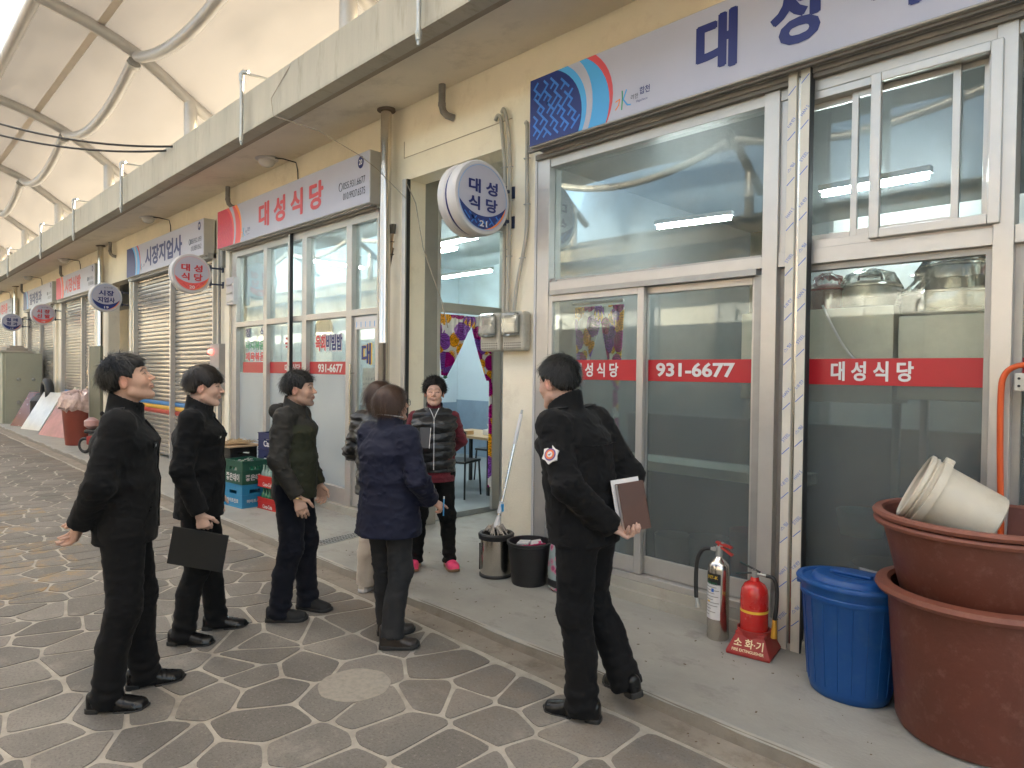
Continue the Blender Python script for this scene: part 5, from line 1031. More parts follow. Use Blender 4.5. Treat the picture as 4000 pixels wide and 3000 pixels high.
t=thing('tyre_heap','black tyre and sacks piled behind the leaning boards','tyre',(-21.6,3.75,.95)); tm=[(0+.33*math.cos(a/24*6.283),0,.33*math.sin(a/24*6.283)) for a in range(24)]; obj('tyre',MB().tube(tm,.11,12,closed=True),GA,t,smooth=True); obj('sack',MB().lathe([(.1,-.9),(.35,-.7),(.36,-.2),(.2,0),(.05,.05)],16,(-.5,.05,0)),C['black'],t,smooth=True); obj('stack',MB().box(-.7,.5,-.15,.2,-.89,-.3),C['black'],t)
t=thing('brown_bin','brown plastic bin covered with crumpled clear plastic at the far left','bin',(-16.35,3.42,Z0)); obj('shell',MB().lathe([(.26,0),(.27,.01),(.34,.85),(.33,.86),(.25,.05)],32),mat('brown_bin_plastic',(.20,.04,.025),.45),t,smooth=True)
me=MB().lathe([(.34,.72),(.38,.8),(.37,.95),(.33,1.08),(.1,1.15)],36,cap0=False); rr=random.Random(3); me.v=[(p[0]*(1+rr.uniform(-.07,.07)),p[1]*(1+rr.uniform(-.07,.07)),p[2]+rr.uniform(-.05,.03)) for p in me.v]; obj('plastic_sheet',me,mat('pinkish_plastic_sheet',(.55,.4,.36),.25,var=.25,scale=14),t)
t=thing('cardboard_box','grey printed carton standing on the brown bin','box',(-16.6,3.75,1.22)); obj('carton',MB().box(-.22,.2,0,.25,0,.3),mat('grey_carton',(.18,.18,.17),.7),t,bevel=.004); obj('strap',MB().box(-.1,-.07,-.004,0,0,.3).box(.07,.1,-.004,0,0,.3),C['black'],t)
t=thing('cardboard_box','brown and black printed carton beside the grey one','box',(-16.05,3.72,1.22)); obj('carton',MB().box(-.22,.3,0,.25,0,.3),mat('brown_carton',(.3,.15,.07),.7),t,bevel=.004); obj('panel',MB().box(-.17,.27,-.004,0,.04,.26),C['black'],t)
t=thing('green_board','olive green board standing upright right of the brown bin','board',(-15.55,3.5,Z0)); obj('board',MB().box(-.42,.42,0,.05,0,2.05),mat('olive_board',(.15,.15,.10),.6,grime=.3,gscale=3),t,bevel=.003); obj('edge',MB().box(-.46,-.42,-.01,.06,0,2.06),C['alu'],t)
# motor scooter behind the first man: only bits of it show
t=thing('scooter','old red scooter loaded with bags, mostly hidden behind the first man','scooter',(-14.3,3.3,Z0),rad(30)); t.scale=(.62,.62,.62)
RB=mat('old_red_paint',(.3,.03,.03),.4); obj('body',MB().box(-.35,.4,-.16,.16,.28,.55).box(.3,.42,-.14,.14,.3,.9),RB,t,bevel=.04); obj('seat',MB().box(-.45,.1,-.15,.15,.62,.74),C['black'],t,bevel=.04)
for xx in(-.55,.62): obj('hub',MB().lathe([(.19,-.02),(.19,.02)],20,(xx,0,.25),tilt=Matrix.Rotation(rad(90),3,'X')),C['galv'],t,smooth=True); obj('wheel',MB().tube([(xx+.2*math.cos(a/20*6.283),0,.25+.2*math.sin(a/20*6.283)) for a in range(20)],.05,10,closed=True),GA,t,smooth=True)
obj('fork',MB().tube([(.62,0,.25),(.42,0,.95)],.03,8),C['galv'],t,smooth=True); obj('handlebar',MB().tube([(.42,-.3,1.0),(.42,.3,1.0)],.018,8),C['black'],t,smooth=True); obj('mirror',MB().lathe([(.07,0),(.07,.02)],16,(.40,-.3,1.25),tilt=Matrix.Rotation(rad(90),3,'Y')).tube([(.42,-.25,1.0),(.40,-.3,1.25)],.008,6),C['black'],t,smooth=True); obj('load',MB().lathe([(.08,.75),(.2,.85),(.2,1.0),(.06,1.1)],14,(-.3,0,0)),mat('pinkish_bag',(.5,.3,.28),.4),t,smooth=True)
# ================================================================ PEOPLE
from mathutils.bvhtree import BVHTree
F=np.float32
def _h(i,j,k):
    n=(i*374761393+j*668265263+k*1274126177)&0xffffffff
    n=((n^(n>>13))*1274126177)&0xffffffff; return ((n^(n>>16))&0xffff).astype(F)/65535
def vn(P,f,seed=0,st=(1,1,1)):
    Q=P*np.array(st,F)*f+seed*17.3; i=np.floor(Q).astype(np.int64); u=(Q-i).astype(F); u=u*u*(3-2*u); x,y,z=i[:,0],i[:,1],i[:,2]
    o=0
    for a in(0,1):
        for b in(0,1):
            for c in(0,1): o=o+_h(x+a,y+b,z+c)*(u[:,0] if a else 1-u[:,0])*(u[:,1] if b else 1-u[:,1])*(u[:,2] if c else 1-u[:,2])
    return o*2-1
def cp(P,a,b,ra,rb):
    a,b=np.array(a,F),np.array(b,F); ab=b-a; L2=max(float(ab@ab),1e-9); t=np.clip((P-a)@ab/L2,0,1); return np.linalg.norm(P-a-t[:,None]*ab,axis=1)-(ra+(rb-ra)*t)
def ec(P,a,b,A,B,right=(1,0,0)):
    a,b=np.array(a,F),np.array(b,F); w=b-a; L=float(np.linalg.norm(w)); w/=L; u=np.array(right,F); u-=w*(u@w); u/=np.linalg.norm(u); v=np.cross(w,u)
    D=P-a; s=D@w; t=np.clip(s/L,0,1); t=t*t*(3-2*t)*.3+t*.7; sx=A[0]+(B[0]-A[0])*t; sy=A[1]+(B[1]-A[1])*t; m=np.minimum(sx,sy)
    e=np.where(s<0,-s,np.where(s>L,s-L,0)); return (np.sqrt((D@u/sx)**2+(D@v/sy)**2+(e/(m*.6))**2)-1)*m
def el(P,c,r,R=None):
    D=P-np.array(c,F)
    if R is not None: D=D@np.array(R,F)
    r=np.array(r,F); return (np.linalg.norm(D/r,axis=1)-1)*float(r.min())
def sm(a,b,k):
    h=np.clip(.5+.5*(b-a)/k,0,1); return b+(a-b)*h-k*h*(1-h)
def sx_(a,b,k): return -sm(-a,-b,k)
def surf(fn,lo,hi,h):
    lo=np.array(lo,F); n=(np.ceil((np.array(hi)-lo)/h).astype(int)+1); ax=[lo[i]+h*np.arange(n[i],dtype=F) for i in range(3)]
    K=4; nc=(n-1)//K+2; cx=[lo[i]+h*K*np.arange(nc[i],dtype=F) for i in range(3)]
    VC=fn(np.stack(np.meshgrid(*cx,indexing='ij'),-1).reshape(-1,3)).reshape(nc).astype(F); mn=np.full(nc-1,9.,F)
    for a in(0,1):
        for b in(0,1):
            for d in(0,1): mn=np.minimum(mn,np.abs(VC[a:nc[0]-1+a,b:nc[1]-1+b,d:nc[2]-1+d]))
    ii=[np.arange(n[i])//K for i in range(3)]; ix=np.ix_(*ii); V=VC[ix].copy(); ne=np.argwhere((mn<h*K*1.35+.006)[ix])
    P=np.stack([ax[i][ne[:,i]] for i in range(3)],1); V[tuple(ne.T)]=fn(P); S=V<0
    c=np.zeros(n-1,int)
    for a in(0,1):
        for b in(0,1):
            for d in(0,1): c+=S[a:n[0]-1+a,b:n[1]-1+b,d:n[2]-1+d]
    act=(c>0)&(c<8); idx=-np.ones(n-1,int); cells=np.argwhere(act); idx[act]=np.arange(len(cells))
    acc=np.zeros((len(cells),3)); cnt=np.zeros(len(cells)); cor=[(a,b,d) for a in(0,1) for b in(0,1) for d in(0,1)]
    for i,p in enumerate(cor):
        for q in cor[i+1:]:
            if sum(abs(p[k]-q[k]) for k in range(3))!=1: continue
            va=V[tuple((cells+p).T)]; vb=V[tuple((cells+q).T)]; m=(va<0)!=(vb<0); t=np.where(m,va/np.where(m,va-vb,1),0)
            acc+=(np.array(p)+(np.array(q)-np.array(p))*t[:,None])*m[:,None]; cnt+=m
    vs=lo+(cells+acc/np.maximum(cnt,1)[:,None])*h; Q=[]
    for k in range(3):
        e=[0,0,0]; e[k]=1; A=S[:n[0]-e[0],:n[1]-e[1],:n[2]-e[2]]; B=S[e[0]:,e[1]:,e[2]:]; ch=np.argwhere(A!=B)
        o1,o2=[(1,2),(2,0),(0,1)][k]; ok=(ch[:,o1]>0)&(ch[:,o2]>0)&(ch[:,o1]<n[o1]-1)&(ch[:,o2]<n[o2]-1); ch=ch[ok]; ins=A[tuple(ch.T)]
        d1=np.zeros(3,int); d1[o1]=1; d2=np.zeros(3,int); d2[o2]=1
        q=np.stack([idx[tuple((ch-d1-d2).T)],idx[tuple((ch-d2).T)],idx[tuple(ch.T)],idx[tuple((ch-d1).T)]],1); q[~ins]=q[~ins][:,::-1]; Q.append(q)
    return vs,np.concatenate(Q)
def npmesh(name,parts,m,cols=None):
    off=0; VV=[];QQ=[]
    for v,q in parts: VV.append(v); QQ.append(q+off); off+=len(v)
    v=np.concatenate(VV).astype(F); q=np.concatenate(QQ).astype(np.int32); me=bpy.data.meshes.new(name)
    me.vertices.add(len(v)); me.vertices.foreach_set('co',v.ravel()); me.loops.add(len(q)*4); me.loops.foreach_set('vertex_index',q.ravel()); me.polygons.add(len(q)); me.polygons.foreach_set('loop_start',np.arange(0,len(q)*4,4,dtype=np.int32)); me.polygons.foreach_set('use_smooth',np.ones(len(q),bool)); me.update(calc_edges=True); me.validate()
    me.materials.append(m)
    if cols is not None:
        at=me.color_attributes.new('Col','FLOAT_COLOR','POINT'); c=np.ones((len(v),4),F); c[:,:3]=cols(v) if callable(cols) else cols; at.data.foreach_set('color',c.ravel())
    return me
def Rz(a): return np.array([[math.cos(a),-math.sin(a),0],[math.sin(a),math.cos(a),0],[0,0,1]])
def Rx(a): return np.array([[1,0,0],[0,math.cos(a),-math.sin(a)],[0,math.sin(a),math.cos(a)]])
def Ry(a): return np.array([[math.cos(a),0,math.sin(a)],[0,1,0],[-math.sin(a),0,math.cos(a)]])
SKM=mat('skin',(1,1,1),.5,var=.05,scale=60,attr=True,world=False,sss=.0,bump=.08,bscale=300,spec=.35)
def cloth(name,col,rough=.85,bump=.10,bs=350,var=.1,sheen=.1,**k): return mat(name,col,rough,var=var,scale=5,bump=bump,bscale=bs,world=False,sheen=sheen,**k)
UNI=cloth('black_uniform_cloth',(.0042,.0042,.0048),sheen=.03,spec=.25); UNIT=cloth('black_trouser_cloth',(.0036,.0036,.0042),sheen=.03,spec=.25); OLV=cloth('olive_windbreaker',(.028,.031,.014),.55,var=.12,sheen=0); OLVD=cloth('dark_brown_windbreaker',(.022,.02,.016),.55,sheen=0)
NVC=cloth('navy_padded_coat',(.0065,.0082,.024),.75,sheen=.03,spec=.3); NVT=cloth('navy_black_trousers',(.0045,.005,.010),sheen=.03,spec=.25); DNM=cloth('washed_grey_denim',(.022,.0225,.024),.85,var=.3,sheen=.03,spec=.25); PUF=cloth('black_puffer_fabric',(.010,.010,.010),.4,sheen=0); VST=cloth('shiny_black_quilted_vest',(.011,.011,.012),.32,sheen=0,bump=.1); REDK=cloth('crimson_knit',(.14,.012,.022),.9,bump=.6,bs=250); CRMT=cloth('cream_trousers',(.48,.42,.35)); BLKP=cloth('plain_black_trousers',(.0038,.0038,.0038),sheen=.0,spec=.25)
LEA=mat('polished_black_leather',(.0045,.0045,.005),.30,world=False,var=.2,scale=20,bump=.2,bscale=45,spec=.4); SUE=mat('black_knit_shoe',(.010,.010,.010),.8,world=False); BRL=mat('dark_brown_boot',(.022,.016,.013),.4,world=False); PNK=mat('pink_rubber_clog',(.80,.06,.17),.5,world=False,bump=.1,bscale=40); PNF=mat('pink_fleece_trim',(.80,.16,.26),.95,world=False,bump=.8,bscale=200); SOLE=mat('dark_sole',(.014,.014,.014),.6); SOLB=mat('brown_sole',(.25,.15,.08),.7); SNK=mat('cream_sneaker',(.52,.47,.40),.6,world=False,var=.2,scale=30)
def hairmat(n,c): return mat(n,c,.38,var=.3,scale=20,world=False,bump=.3,bscale=160,spec=.4,stretch=(3,1,.3))
HB=hairmat('black_hair',(.0085,.008,.0075)); HBR=hairmat('brown_hair',(.060,.030,.018)); HDB=hairmat('dark_brown_hair',(.014,.010,.008))
# ---- hands
def hand_prims(w,d,n,side,curl=.5,spread=.012,s=1.,thumb=.5,point=False):
    w,d,n=[np.array(q,float) for q in(w,d,n)]; d/=np.linalg.norm(d); n-=d*(n@d); n/=np.linalg.norm(n); t=np.cross(d,n)*side   # t points to the thumb
    pr=[('e',w-d*.03*s,w+d*.02*s,(.027*s,.021*s),(.030*s,.018*s),t),('e',w+d*.012*s,w+d*.082*s,(.030*s,.016*s),(.040*s,.0135*s),t)]
    L=[.074,.082,.076,.060]
    for i in range(4):
        o=(1.5-i)*.0195*s; b=w+d*(.085-.004*abs(i-1.2))*s+t*o; dd=d+t*(1.5-i)*spread*6; dd/=np.linalg.norm(dd); c=curl*(.9+.12*i)
        if point and i==0: c=.08
        p=b-dd*.02*s; q=b; pr.append(('c',p,q,.0105*s,.0098*s))
        ang=0
        for k,f in enumerate((.45,.32,.23)):
            ang+=c*(1.0,1.15,.8)[k]; v=dd*math.cos(ang)+n*math.sin(ang); e=q+v*L[i]*f*s; pr.append(('c',q,e,(.0095-.0009*k)*s,(.0088-.0011*k)*s)); q=e
    b=w+d*.022*s+t*.026*s; v=d*.62+t*.75+n*.25*thumb*2; v/=np.linalg.norm(v); e=b+v*.044*s; v2=d*.9+t*.30+n*.5*thumb*2; v2/=np.linalg.norm(v2); f=e+v2*.030*s; v3=v2+n*.4*thumb; v3/=np.linalg.norm(v3); g=f+v3*.024*s
    pr+=[('c',b-v*.01,e,.0155*s,.0115*s),('c',e,f,.0112*s,.0098*s),('c',f,g,.0098*s,.008*s)]
    return pr
def hand(*a,**k):
    pr=hand_prims(*a,**k); pts=np.array([q for p in pr for q in p[1:3]]); lo,hi=pts.min(0)-.03,pts.max(0)+.03
    def fn(P):
        d=None
        for p in pr:
            v=ec(P,p[1],p[2],p[3],p[4],p[5]) if p[0]=='e' else cp(P,*p[1:]); d=v if d is None else sm(d,v,.0055)
        return d
    return surf(fn,lo,hi,.0028)
# ---- head
def headfn(P,hc,R,p):
    Q=((P-np.array(hc,F))@np.array(R,F))/p['hs']   # head-local
    X=np.abs(Q[:,0]); Qs=np.stack([X,Q[:,1],Q[:,2]],1)
    d=el(Q,(0,-.018,.038),(.073,.092,.082)); d=sm(d,el(Q,(0,.028,-.018),(.060,.060,.088)),.03)
    d=sm(d,cp(Qs,(.046,.0,-.058),(.012,.070,-.094),.020,.017),.022); d=sm(d,el(Qs,(.034,.052,-.022),(.026,.028,.026)),.02)   # jaw, cheeks
    d=sm(d,cp(Qs,(.0,.078,.032),(.036,.066,.030),.011,.011),.014)                       # brow
    d=sx_(d,-el(Qs,(.030,.098,.010),(.018,.020,.0115)),.010)                            # sockets
    d=sm(d,el(Qs,(.030,.071,.0105),(.0155,.0135,.0115)),.004)                           # lids and eyes
    nb=p.get('nose',1.); d=sm(d,cp(Q,(0,.080,.018),(0,.098+.008*nb,-.020),.0065,.0092),.008); d=sm(d,el(Qs,(.011,.092,-.024),(.0078,.010,.0068)),.006)
    d=sm(d,el(Q,(0,.084,-.052),(.024,.014,.016)),.010); d=sm(d,cp(Qs,(0,.0915,-.0475),(.019,.084,-.050),.0052,.003),.0035); d=sm(d,cp(Qs,(0,.0905,-.0575),(.015,.084,-.056),.006,.0035),.0035)
    d=sx_(d,-cp(Qs,(0,.103,-.0525),(.022,.090,-.0525),.0018,.0015),.002)
    d=sm(d,el(Q,(0,.076,-.092),(.017,.014,.014)),.012)
    RE=Rz(-.35)@Rx(-.12); e=el(Qs,(.078,-.012,-.006),(.0095,.020,.032),RE); e=sx_(e,-el(Qs,(.089,-.006,-.002),(.008,.0125,.021),RE),.004); d=sm(d,e,.006)
    d=sm(d,cp(Qs,(.074,-.004,-.012),(.078,-.004,-.014),.006,.005),.006)
    return d*p['hs']
def skincols(hc,R,p):
    base=np.array(p.get('skin',(.50,.27,.18)))
    def f(v):
        Q=((v-np.array(hc,F))@np.array(R,F))/p['hs']; X=np.abs(Q[:,0]); y,z=Q[:,1],Q[:,2]; c=np.tile(base,(len(v),1)).astype(float)
        def mixin(mask,col): 
            nonlocal c; mask=np.clip(mask,0,1)[:,None]; c=c*(1-mask)+np.array(col)*mask
        g=lambda dx,dy,dz,cx,cy,cz: np.exp(-(((X-cx)/dx)**2+((y-cy)/dy)**2+((z-cz)/dz)**2))
        inh=(np.linalg.norm(Q-np.array([0,0,0]),axis=1)<.17)
        mixin(.5*g(.02,.02,.02,.036,.07,-.02)*inh,base*np.array([1.12,.80,.75])); mixin(.3*g(.012,.03,.012,0,.108,-.02)*inh,base*np.array([1.1,.75,.7]))
        mixin(.55*g(.02,.03,.035,.082,-.01,-.005)*inh,base*np.array([1.15,.68,.62]))
        lip=(np.abs(z+.0525)<.0095-.16*np.maximum(X-.008,0)) & (X<.026)&(y>.078)&inh; mixin(lip*.32,p.get('lip',(.36,.12,.10))); mixin(((np.abs(z+.0525)<.0020)&(X<.026)&(y>.078)&inh)*.85,(.10,.03,.03))
        bz=.0345+.10*(X-.012)-1.4*np.maximum(X-.034,0)**1.3*2; brow=np.clip(1.2-np.abs(z-bz)/(.0054*p.get('browt',1)),0,1)*(X>.011)*(X<.050)*(y>.045)*inh; mixin(brow*p.get('browa',.85),p.get('browc',(.02,.014,.012)))
        ez=.0095+.06*(X-.03)
        if p.get('closed'): mixin(((np.abs(z-ez+.002+.3*(X-.03)**2*30)<.0022)&(np.abs(X-.030)<.0165)&(y>.05)&inh)*.95,(.05,.025,.02))
        else:
            op=.0050*np.clip(1-((X-.030)/.0155)**2,0,1); white=(np.abs(z-ez)<op)&(y>.055)&inh; mixin(white*.7,(.22,.18,.16)); mixin(((np.abs(z-ez)<op+.0002)&(np.hypot(X-.030,(z-ez))<.0052)&(y>.055)&inh)*.97,(.012,.008,.007)); mixin(((np.abs(z-ez-op)<.0019)&(np.abs(X-.030)<.0175)&(y>.05)&inh)*.8,(.03,.018,.015))
        if p.get('stub'): mixin(p['stub']*np.clip(g(.05,.06,.022,.0,.07,-.085)+.8*g(.022,.03,.007,0,.09,-.040),0,1)*inh,(.11,.075,.06))
        # shaved sides under the hair
        mixin(.75*np.clip((-.035-y)/.02,0,1)*np.clip((z+.055)/.02,0,1)*inh,(.05,.035,.03)) if p.get('fade',1) else None
        return c
    return f
def strands(hc,R,p,n,Lr,w=.0016,seed=0,hairfn=None):
    r=np.random.RandomState(seed); a=r.rand(n)*2*np.pi; u=r.rand(n); st=p['style']
    th=np.arccos(1-u*(1-math.cos(2.0))); D=np.stack([np.sin(th)*np.cos(a),np.sin(th)*np.sin(a),np.cos(th)],1)
    rad_=np.array(p['hr']); c0=np.array(p['hcn']); pos=c0+D*rad_; nrm=D/rad_; nrm/=np.linalg.norm(nrm,axis=1)[:,None]
    whorl=np.array([.01,-.05,.12]); flow=pos-whorl; flow+=np.array([0,.04,-.02])
    L=Lr[0]+(Lr[1]-Lr[0])*r.rand(n); seg=5; pts=[pos+nrm*.000]; cur=pos; dirv=flow-nrm*(flow*nrm).sum(1)[:,None]; dirv/=np.linalg.norm(dirv,axis=1)[:,None]+1e-6; dirv=dirv+r.randn(n,3)*p.get('mess',.22)+nrm*p.get('lift',.25)*r.rand(n)[:,None]
    if p.get('curly'): dirv=dirv+r.randn(n,3)*.8
    for k in range(seg):
        dirv=dirv+np.array([0,0,-.16])+ (r.randn(n,3)*.9 if p.get('curly') else 0); dirv/=np.linalg.norm(dirv,axis=1)[:,None]; cur=cur+dirv*(L/seg)[:,None]
        rel=(cur-c0)/rad_; q=np.linalg.norm(rel,axis=1); push=np.where(q<1,1/q,1)[:,None]; cur=c0+rel*push*rad_; pts.append(cur)
    pts=np.array(pts); keep=p['mask'](pts[-1])&p['mask'](pts[2])&p['mask'](pts[0]); pts=pts[:,keep]; m=pts.shape[1]
    side=np.cross(pts[1]-pts[0],nrm[keep]); side/=np.linalg.norm(side,axis=1)[:,None]+1e-9; V=[];Qd=[]
    for k in range(seg+1):
        ww=w*(1-.8*k/seg); V+= [pts[k]-side*ww,pts[k]+side*ww]
    V=np.stack(V,1).reshape(-1,3); base=np.arange(m)*2*(seg+1)
    for k in range(seg): Qd.append(np.stack([base+2*k,base+2*k+1,base+2*k+3,base+2*k+2],1))
    return (V*p['hs'])@np.array(R).T+np.array(hc),np.concatenate(Qd)
def hairstyle(kind,p):
    p['style']=kind
    if kind=='short':   # short black men's hair, fringe over the forehead, clear ears
        p['hr']=(.086,.106,.094); p['hcn']=(0,-.014,.040); p['mask']=lambda Q:(Q[:,2]>np.interp(Q[:,1],[-.13,-.06,-.02,.0,.03,.045,.06,.12],[-.062,-.062,-.004,.022,.004,.036,.048,.052])+.004*np.sin(Q[:,0]*260)); p.setdefault('L',(.03,.055))
    if kind=='bowl':
        p['hr']=(.090,.108,.097); p['hcn']=(0,-.012,.041); p['mask']=lambda Q:(Q[:,2]>np.interp(Q[:,1],[-.13,-.06,-.02,.0,.03,.045,.06,.12],[-.06,-.060,.002,.028,.0,.018,.034,.030])+.006*np.sin(Q[:,0]*210+Q[:,1]*90)); p.setdefault('L',(.05,.08))
    if kind=='bob':
        p['hr']=(.098,.112,.105); p['hcn']=(0,-.016,.030); p['mask']=lambda Q:(Q[:,2]>np.interp(Q[:,1],[-.15,-.06,.02,.055,.07,.12],[-.095,-.100,-.088,-.06,.030,.045])); p.setdefault('L',(.08,.12))
    if kind=='long':
        p['hr']=(.100,.115,.106); p['hcn']=(0,-.018,.030); p['mask']=lambda Q:(Q[:,2]>np.interp(Q[:,1],[-.15,.04,.06,.07,.12],[-.26,-.24,-.10,.035,.05])); p.setdefault('L',(.09,.16))
    if kind=='perm':
        p['hr']=(.093,.106,.100); p['hcn']=(0,-.022,.048); p['mask']=lambda Q:(Q[:,2]>np.interp(Q[:,1],[-.15,-.05,.0,.03,.05,.065,.12],[-.045,-.045,-.012,.006,.030,.070,.080])); p['curly']=1; p.setdefault('L',(.03,.05))
def hairmesh(hc,R,p,seed):
    def fn(P):
        Q=((P-np.array(hc,F))@np.array(R,F))/p['hs']; d=el(Q,p['hcn'],np.array(p['hr'])*.985)
        if p['style'] in('bob','long'):
            bot=-.085 if p['style']=='bob' else -.22; d=sm(d,ec(Q,(0,-.030,.02),(0,-.035,bot),(.096,.088),(.088 if p['style']=='bob' else .085,.07)),.03)
            if p['style']=='bob': d=np.maximum(d,-(Q[:,2]+.098))
        az=np.arctan2(Q[:,0],Q[:,1]+.05); W=np.stack([az*.5,np.linalg.norm(Q[:,:2],axis=1)*.0+Q[:,2]*.15,np.zeros(len(Q))],1).astype(F)
        amp=p.get('amp',.0055)
        if p.get('curly'): d=d+vn(Q,75,seed)*.007+vn(Q,140,seed+1)*.003
        else: d=d+vn(W,36,seed)*amp+vn(W,90,seed+2)*amp*.5+vn(Q,28,seed)*amp*.8
        inner=headfn(P,hc,R,p)/p['hs']
        X=Q; m=p['mask'](X); d=np.where(m,d,np.maximum(d,inner+.004)); 
        return d*p['hs']
    c=np.array(hc); s=p['hs']; lo=c-np.array([.13,.15,.27 if p['style']=='long' else .15])*s; hi=c+np.array([.13,.15,.165])*s
    return surf(fn,lo,hi,.0038)
# ---- garments and the whole figure
def lerp(a,b,t): return np.array(a,float)*(1-t)+np.array(b,float)*t
def limbpts(J,s):
    return J['sh'+s],J['el'+s],J['wr'+s]
def person(label,loc,heading,H,J,g,face,hairk,hmat,jm,tm,seed,group='people gathered before the shops',torso_only=False):
    s=H/1.75; rnd2=random.Random(seed)
    B=dict(pel=(0,0,.94),che=(0,.0,1.27),nek=(0,-.012,1.46),hed=(0,.018,1.605),shR=(.185,-.012,1.405),shL=(-.185,-.012,1.405),elR=(.235,-.03,1.13),elL=(-.235,-.03,1.13),wrR=(.225,.05,.88),wrL=(-.225,.05,.88),
      hiR=(.088,0,.93),hiL=(-.088,0,.93),knR=(.105,.02,.50),knL=(-.105,.02,.50),anR=(.11,-.03,.085),anL=(-.11,-.03,.085),fdR=(.12,1,0),fdL=(-.12,1,0))
    B.update(J); 
    for k in B:
        if not k.startswith('fd'): B[k]=np.array(B[k],float)*s
        else: B[k]=np.array(B[k],float)/np.linalg.norm(B[k])
    t=thing('person',label,'person',loc,heading-math.pi/2,group)
    p=dict(hs=s*.98*face.get('size',1)); p.update(face); hairstyle(hairk,p); p.update({k:v for k,v in face.items() if k in('L','mess','lift','amp')})
    R=Rz(face.get('yaw',0))@Rx(face.get('pitch',0))@Ry(face.get('roll',0)); hc=B['hed']; nk=B['nek']
    def hf(P):
        d=headfn(P,hc,R,p); ch=hc+R@np.array([0,-.025,-.06])*s; d=sm(d,ec(P,nk-np.array([0,0,.06])*s,ch,(.058*s*g.get('nk',1),.058*s*g.get('nk',1)),(.050*s*g.get('nk',1),.056*s*g.get('nk',1))),.018*s); return d
    parts=[surf(hf,hc-np.array([.12,.14,.24])*s,hc+np.array([.12,.16,.15])*s,.0034)]
    for q in('R','L'):
        h=g.get('hand'+q)
        if h is None: continue
        w=B['wr'+q]; d=np.array(h.get('d',w-B['el'+q])); parts.append(hand(w,d,h['n'],1 if q=='R' else -1,**{k:v for k,v in h.items() if k not in('d','n')},s=s*g.get('hs',1.0)))
    def core(P):   # body under the clothes, joins head and hands into one figure
        d=ec(P,B['pel'],B['che'],(.13*s,.09*s),(.14*s,.095*s)); d=sm(d,cp(P,B['che'],nk,.09*s,.05*s),.05)
        for q in('R','L'):
            d=sm(d,cp(P,B['sh'+q],B['el'+q],.045*s,.034*s),.03); d=sm(d,cp(P,B['el'+q],B['wr'+q],.034*s,.023*s),.02); d=sm(d,cp(P,B['hi'+q],B['kn'+q],.075*s,.05*s),.04); d=sm(d,cp(P,B['kn'+q],B['an'+q],.05*s,.034*s),.03)
        return d
    al=np.array([v for k,v in B.items() if not k.startswith('fd')]); parts.append(surf(core,al.min(0)-.14,al.max(0)+.1-np.array([0,0,.1]),.018))
    obj('body',npmesh('body',parts,SKM,skincols(hc,R,p)),None,t)
    hv=[hairmesh(hc,R,p,seed)]; hv.append(strands(hc,R,p,face.get('ns',2600),p['L'],seed=seed)); obj('hair',npmesh('hair',hv,hmat),None,t)
    # ---------- upper garment
    ub=g['top']; W,D_=ub.get('w',.205)*s,ub.get('d',.135)*s; hem=ub.get('hem',.82)*s; hw,hd=ub.get('hw',.19)*s,ub.get('hd',.14)*s; wr=ub.get('wr',.006); ar=ub.get('ar',(.072,.060,.050)); ar=[a*s for a in ar]
    pel,che=B['pel'],B['che']
    def wrinkle(P,amp,sd,arm=False):
        a=vn(P,9,sd,(1,1,1.6)); b=vn(P+np.stack([a,a,a],1)*.03,22,sd+3,(1,1,2.1)); c=np.abs(vn(P+np.stack([b,a,b],1)*.02,15,sd+5,(1.2,1.2,1.9))); return amp*(.7*a+.55*b-1.3*(1-c)**6*.6+.25)
    def top(P,sleeves=True,body=True):
        hb=np.array([pel[0],pel[1],hem-.05]); d=ec(P,hb,(pel+che)/2+np.array([0,.01,0])*s,(hw,hd),(W*.93,D_*ub.get('wst',.98))); d=sm(d,ec(P,(pel+che)/2,che+np.array([0,.0,.03])*s,(W*.93,D_*ub.get('wst',.98)),(W,D_)),.03)
        d=sm(d,ec(P,che+np.array([0,0,.03])*s,lerp(B['shR'],B['shL'],.5)+np.array([0,0,-.005])*s,(W,D_),(W*.86,D_*.66)),.04)
        for q in('R','L'):
            d=sm(d,cp(P,lerp(nk,B['sh'+q],.25)+np.array([0,0,-.015])*s,B['sh'+q]+np.array([0,0,-.012])*s,.055*s,ar[0]*.86),.045*s)
            if ub.get('vest'): continue
            sh,e_,w_=B['sh'+q],B['el'+q],B['wr'+q]; wd=w_-(w_-e_)/np.linalg.norm(w_-e_)*.012; dd=cp(P,sh,e_,ar[0],ar[1]); dd=sm(dd,cp(P,e_,wd,ar[1],ar[2]),.025)
            dz=np.abs(((P-e_)@((w_-sh)/np.linalg.norm(w_-sh)))); dd=dd+np.where(dz<.3,1,0)*wrinkle(P,wr*1.5,seed+ord(q))*np.exp(-(np.linalg.norm(P-e_,axis=1)/.22)**2)
            cut=(P-(w_-(w_-e_)/np.linalg.norm(w_-e_)*.004))@((w_-e_)/np.linalg.norm(w_-e_)); dd=np.maximum(dd,cut); d=sm(d,dd,.036)
        if ub.get('quilt'):
            ph=(P[:,2]*ub['quilt']+.3*np.sin(P[:,0]*9)+.12*vn(P,8,seed)) ; d=d-ub.get('qa',.010)*np.abs(np.sin(ph*math.pi))**.6+.006; d=d+.004*vn(P,40,seed,(.6,.6,1.6))
        d=d+wrinkle(P,wr,seed)
        d=np.maximum(d,hem+.012*np.sin(P[:,0]*7)*ub.get('hemw',.3)-P[:,2])
        ck=ub.get('collar',(.082,.052,.0)) ; top_=nk+np.array([0,.012,0])*s+np.array([0,0,.005])
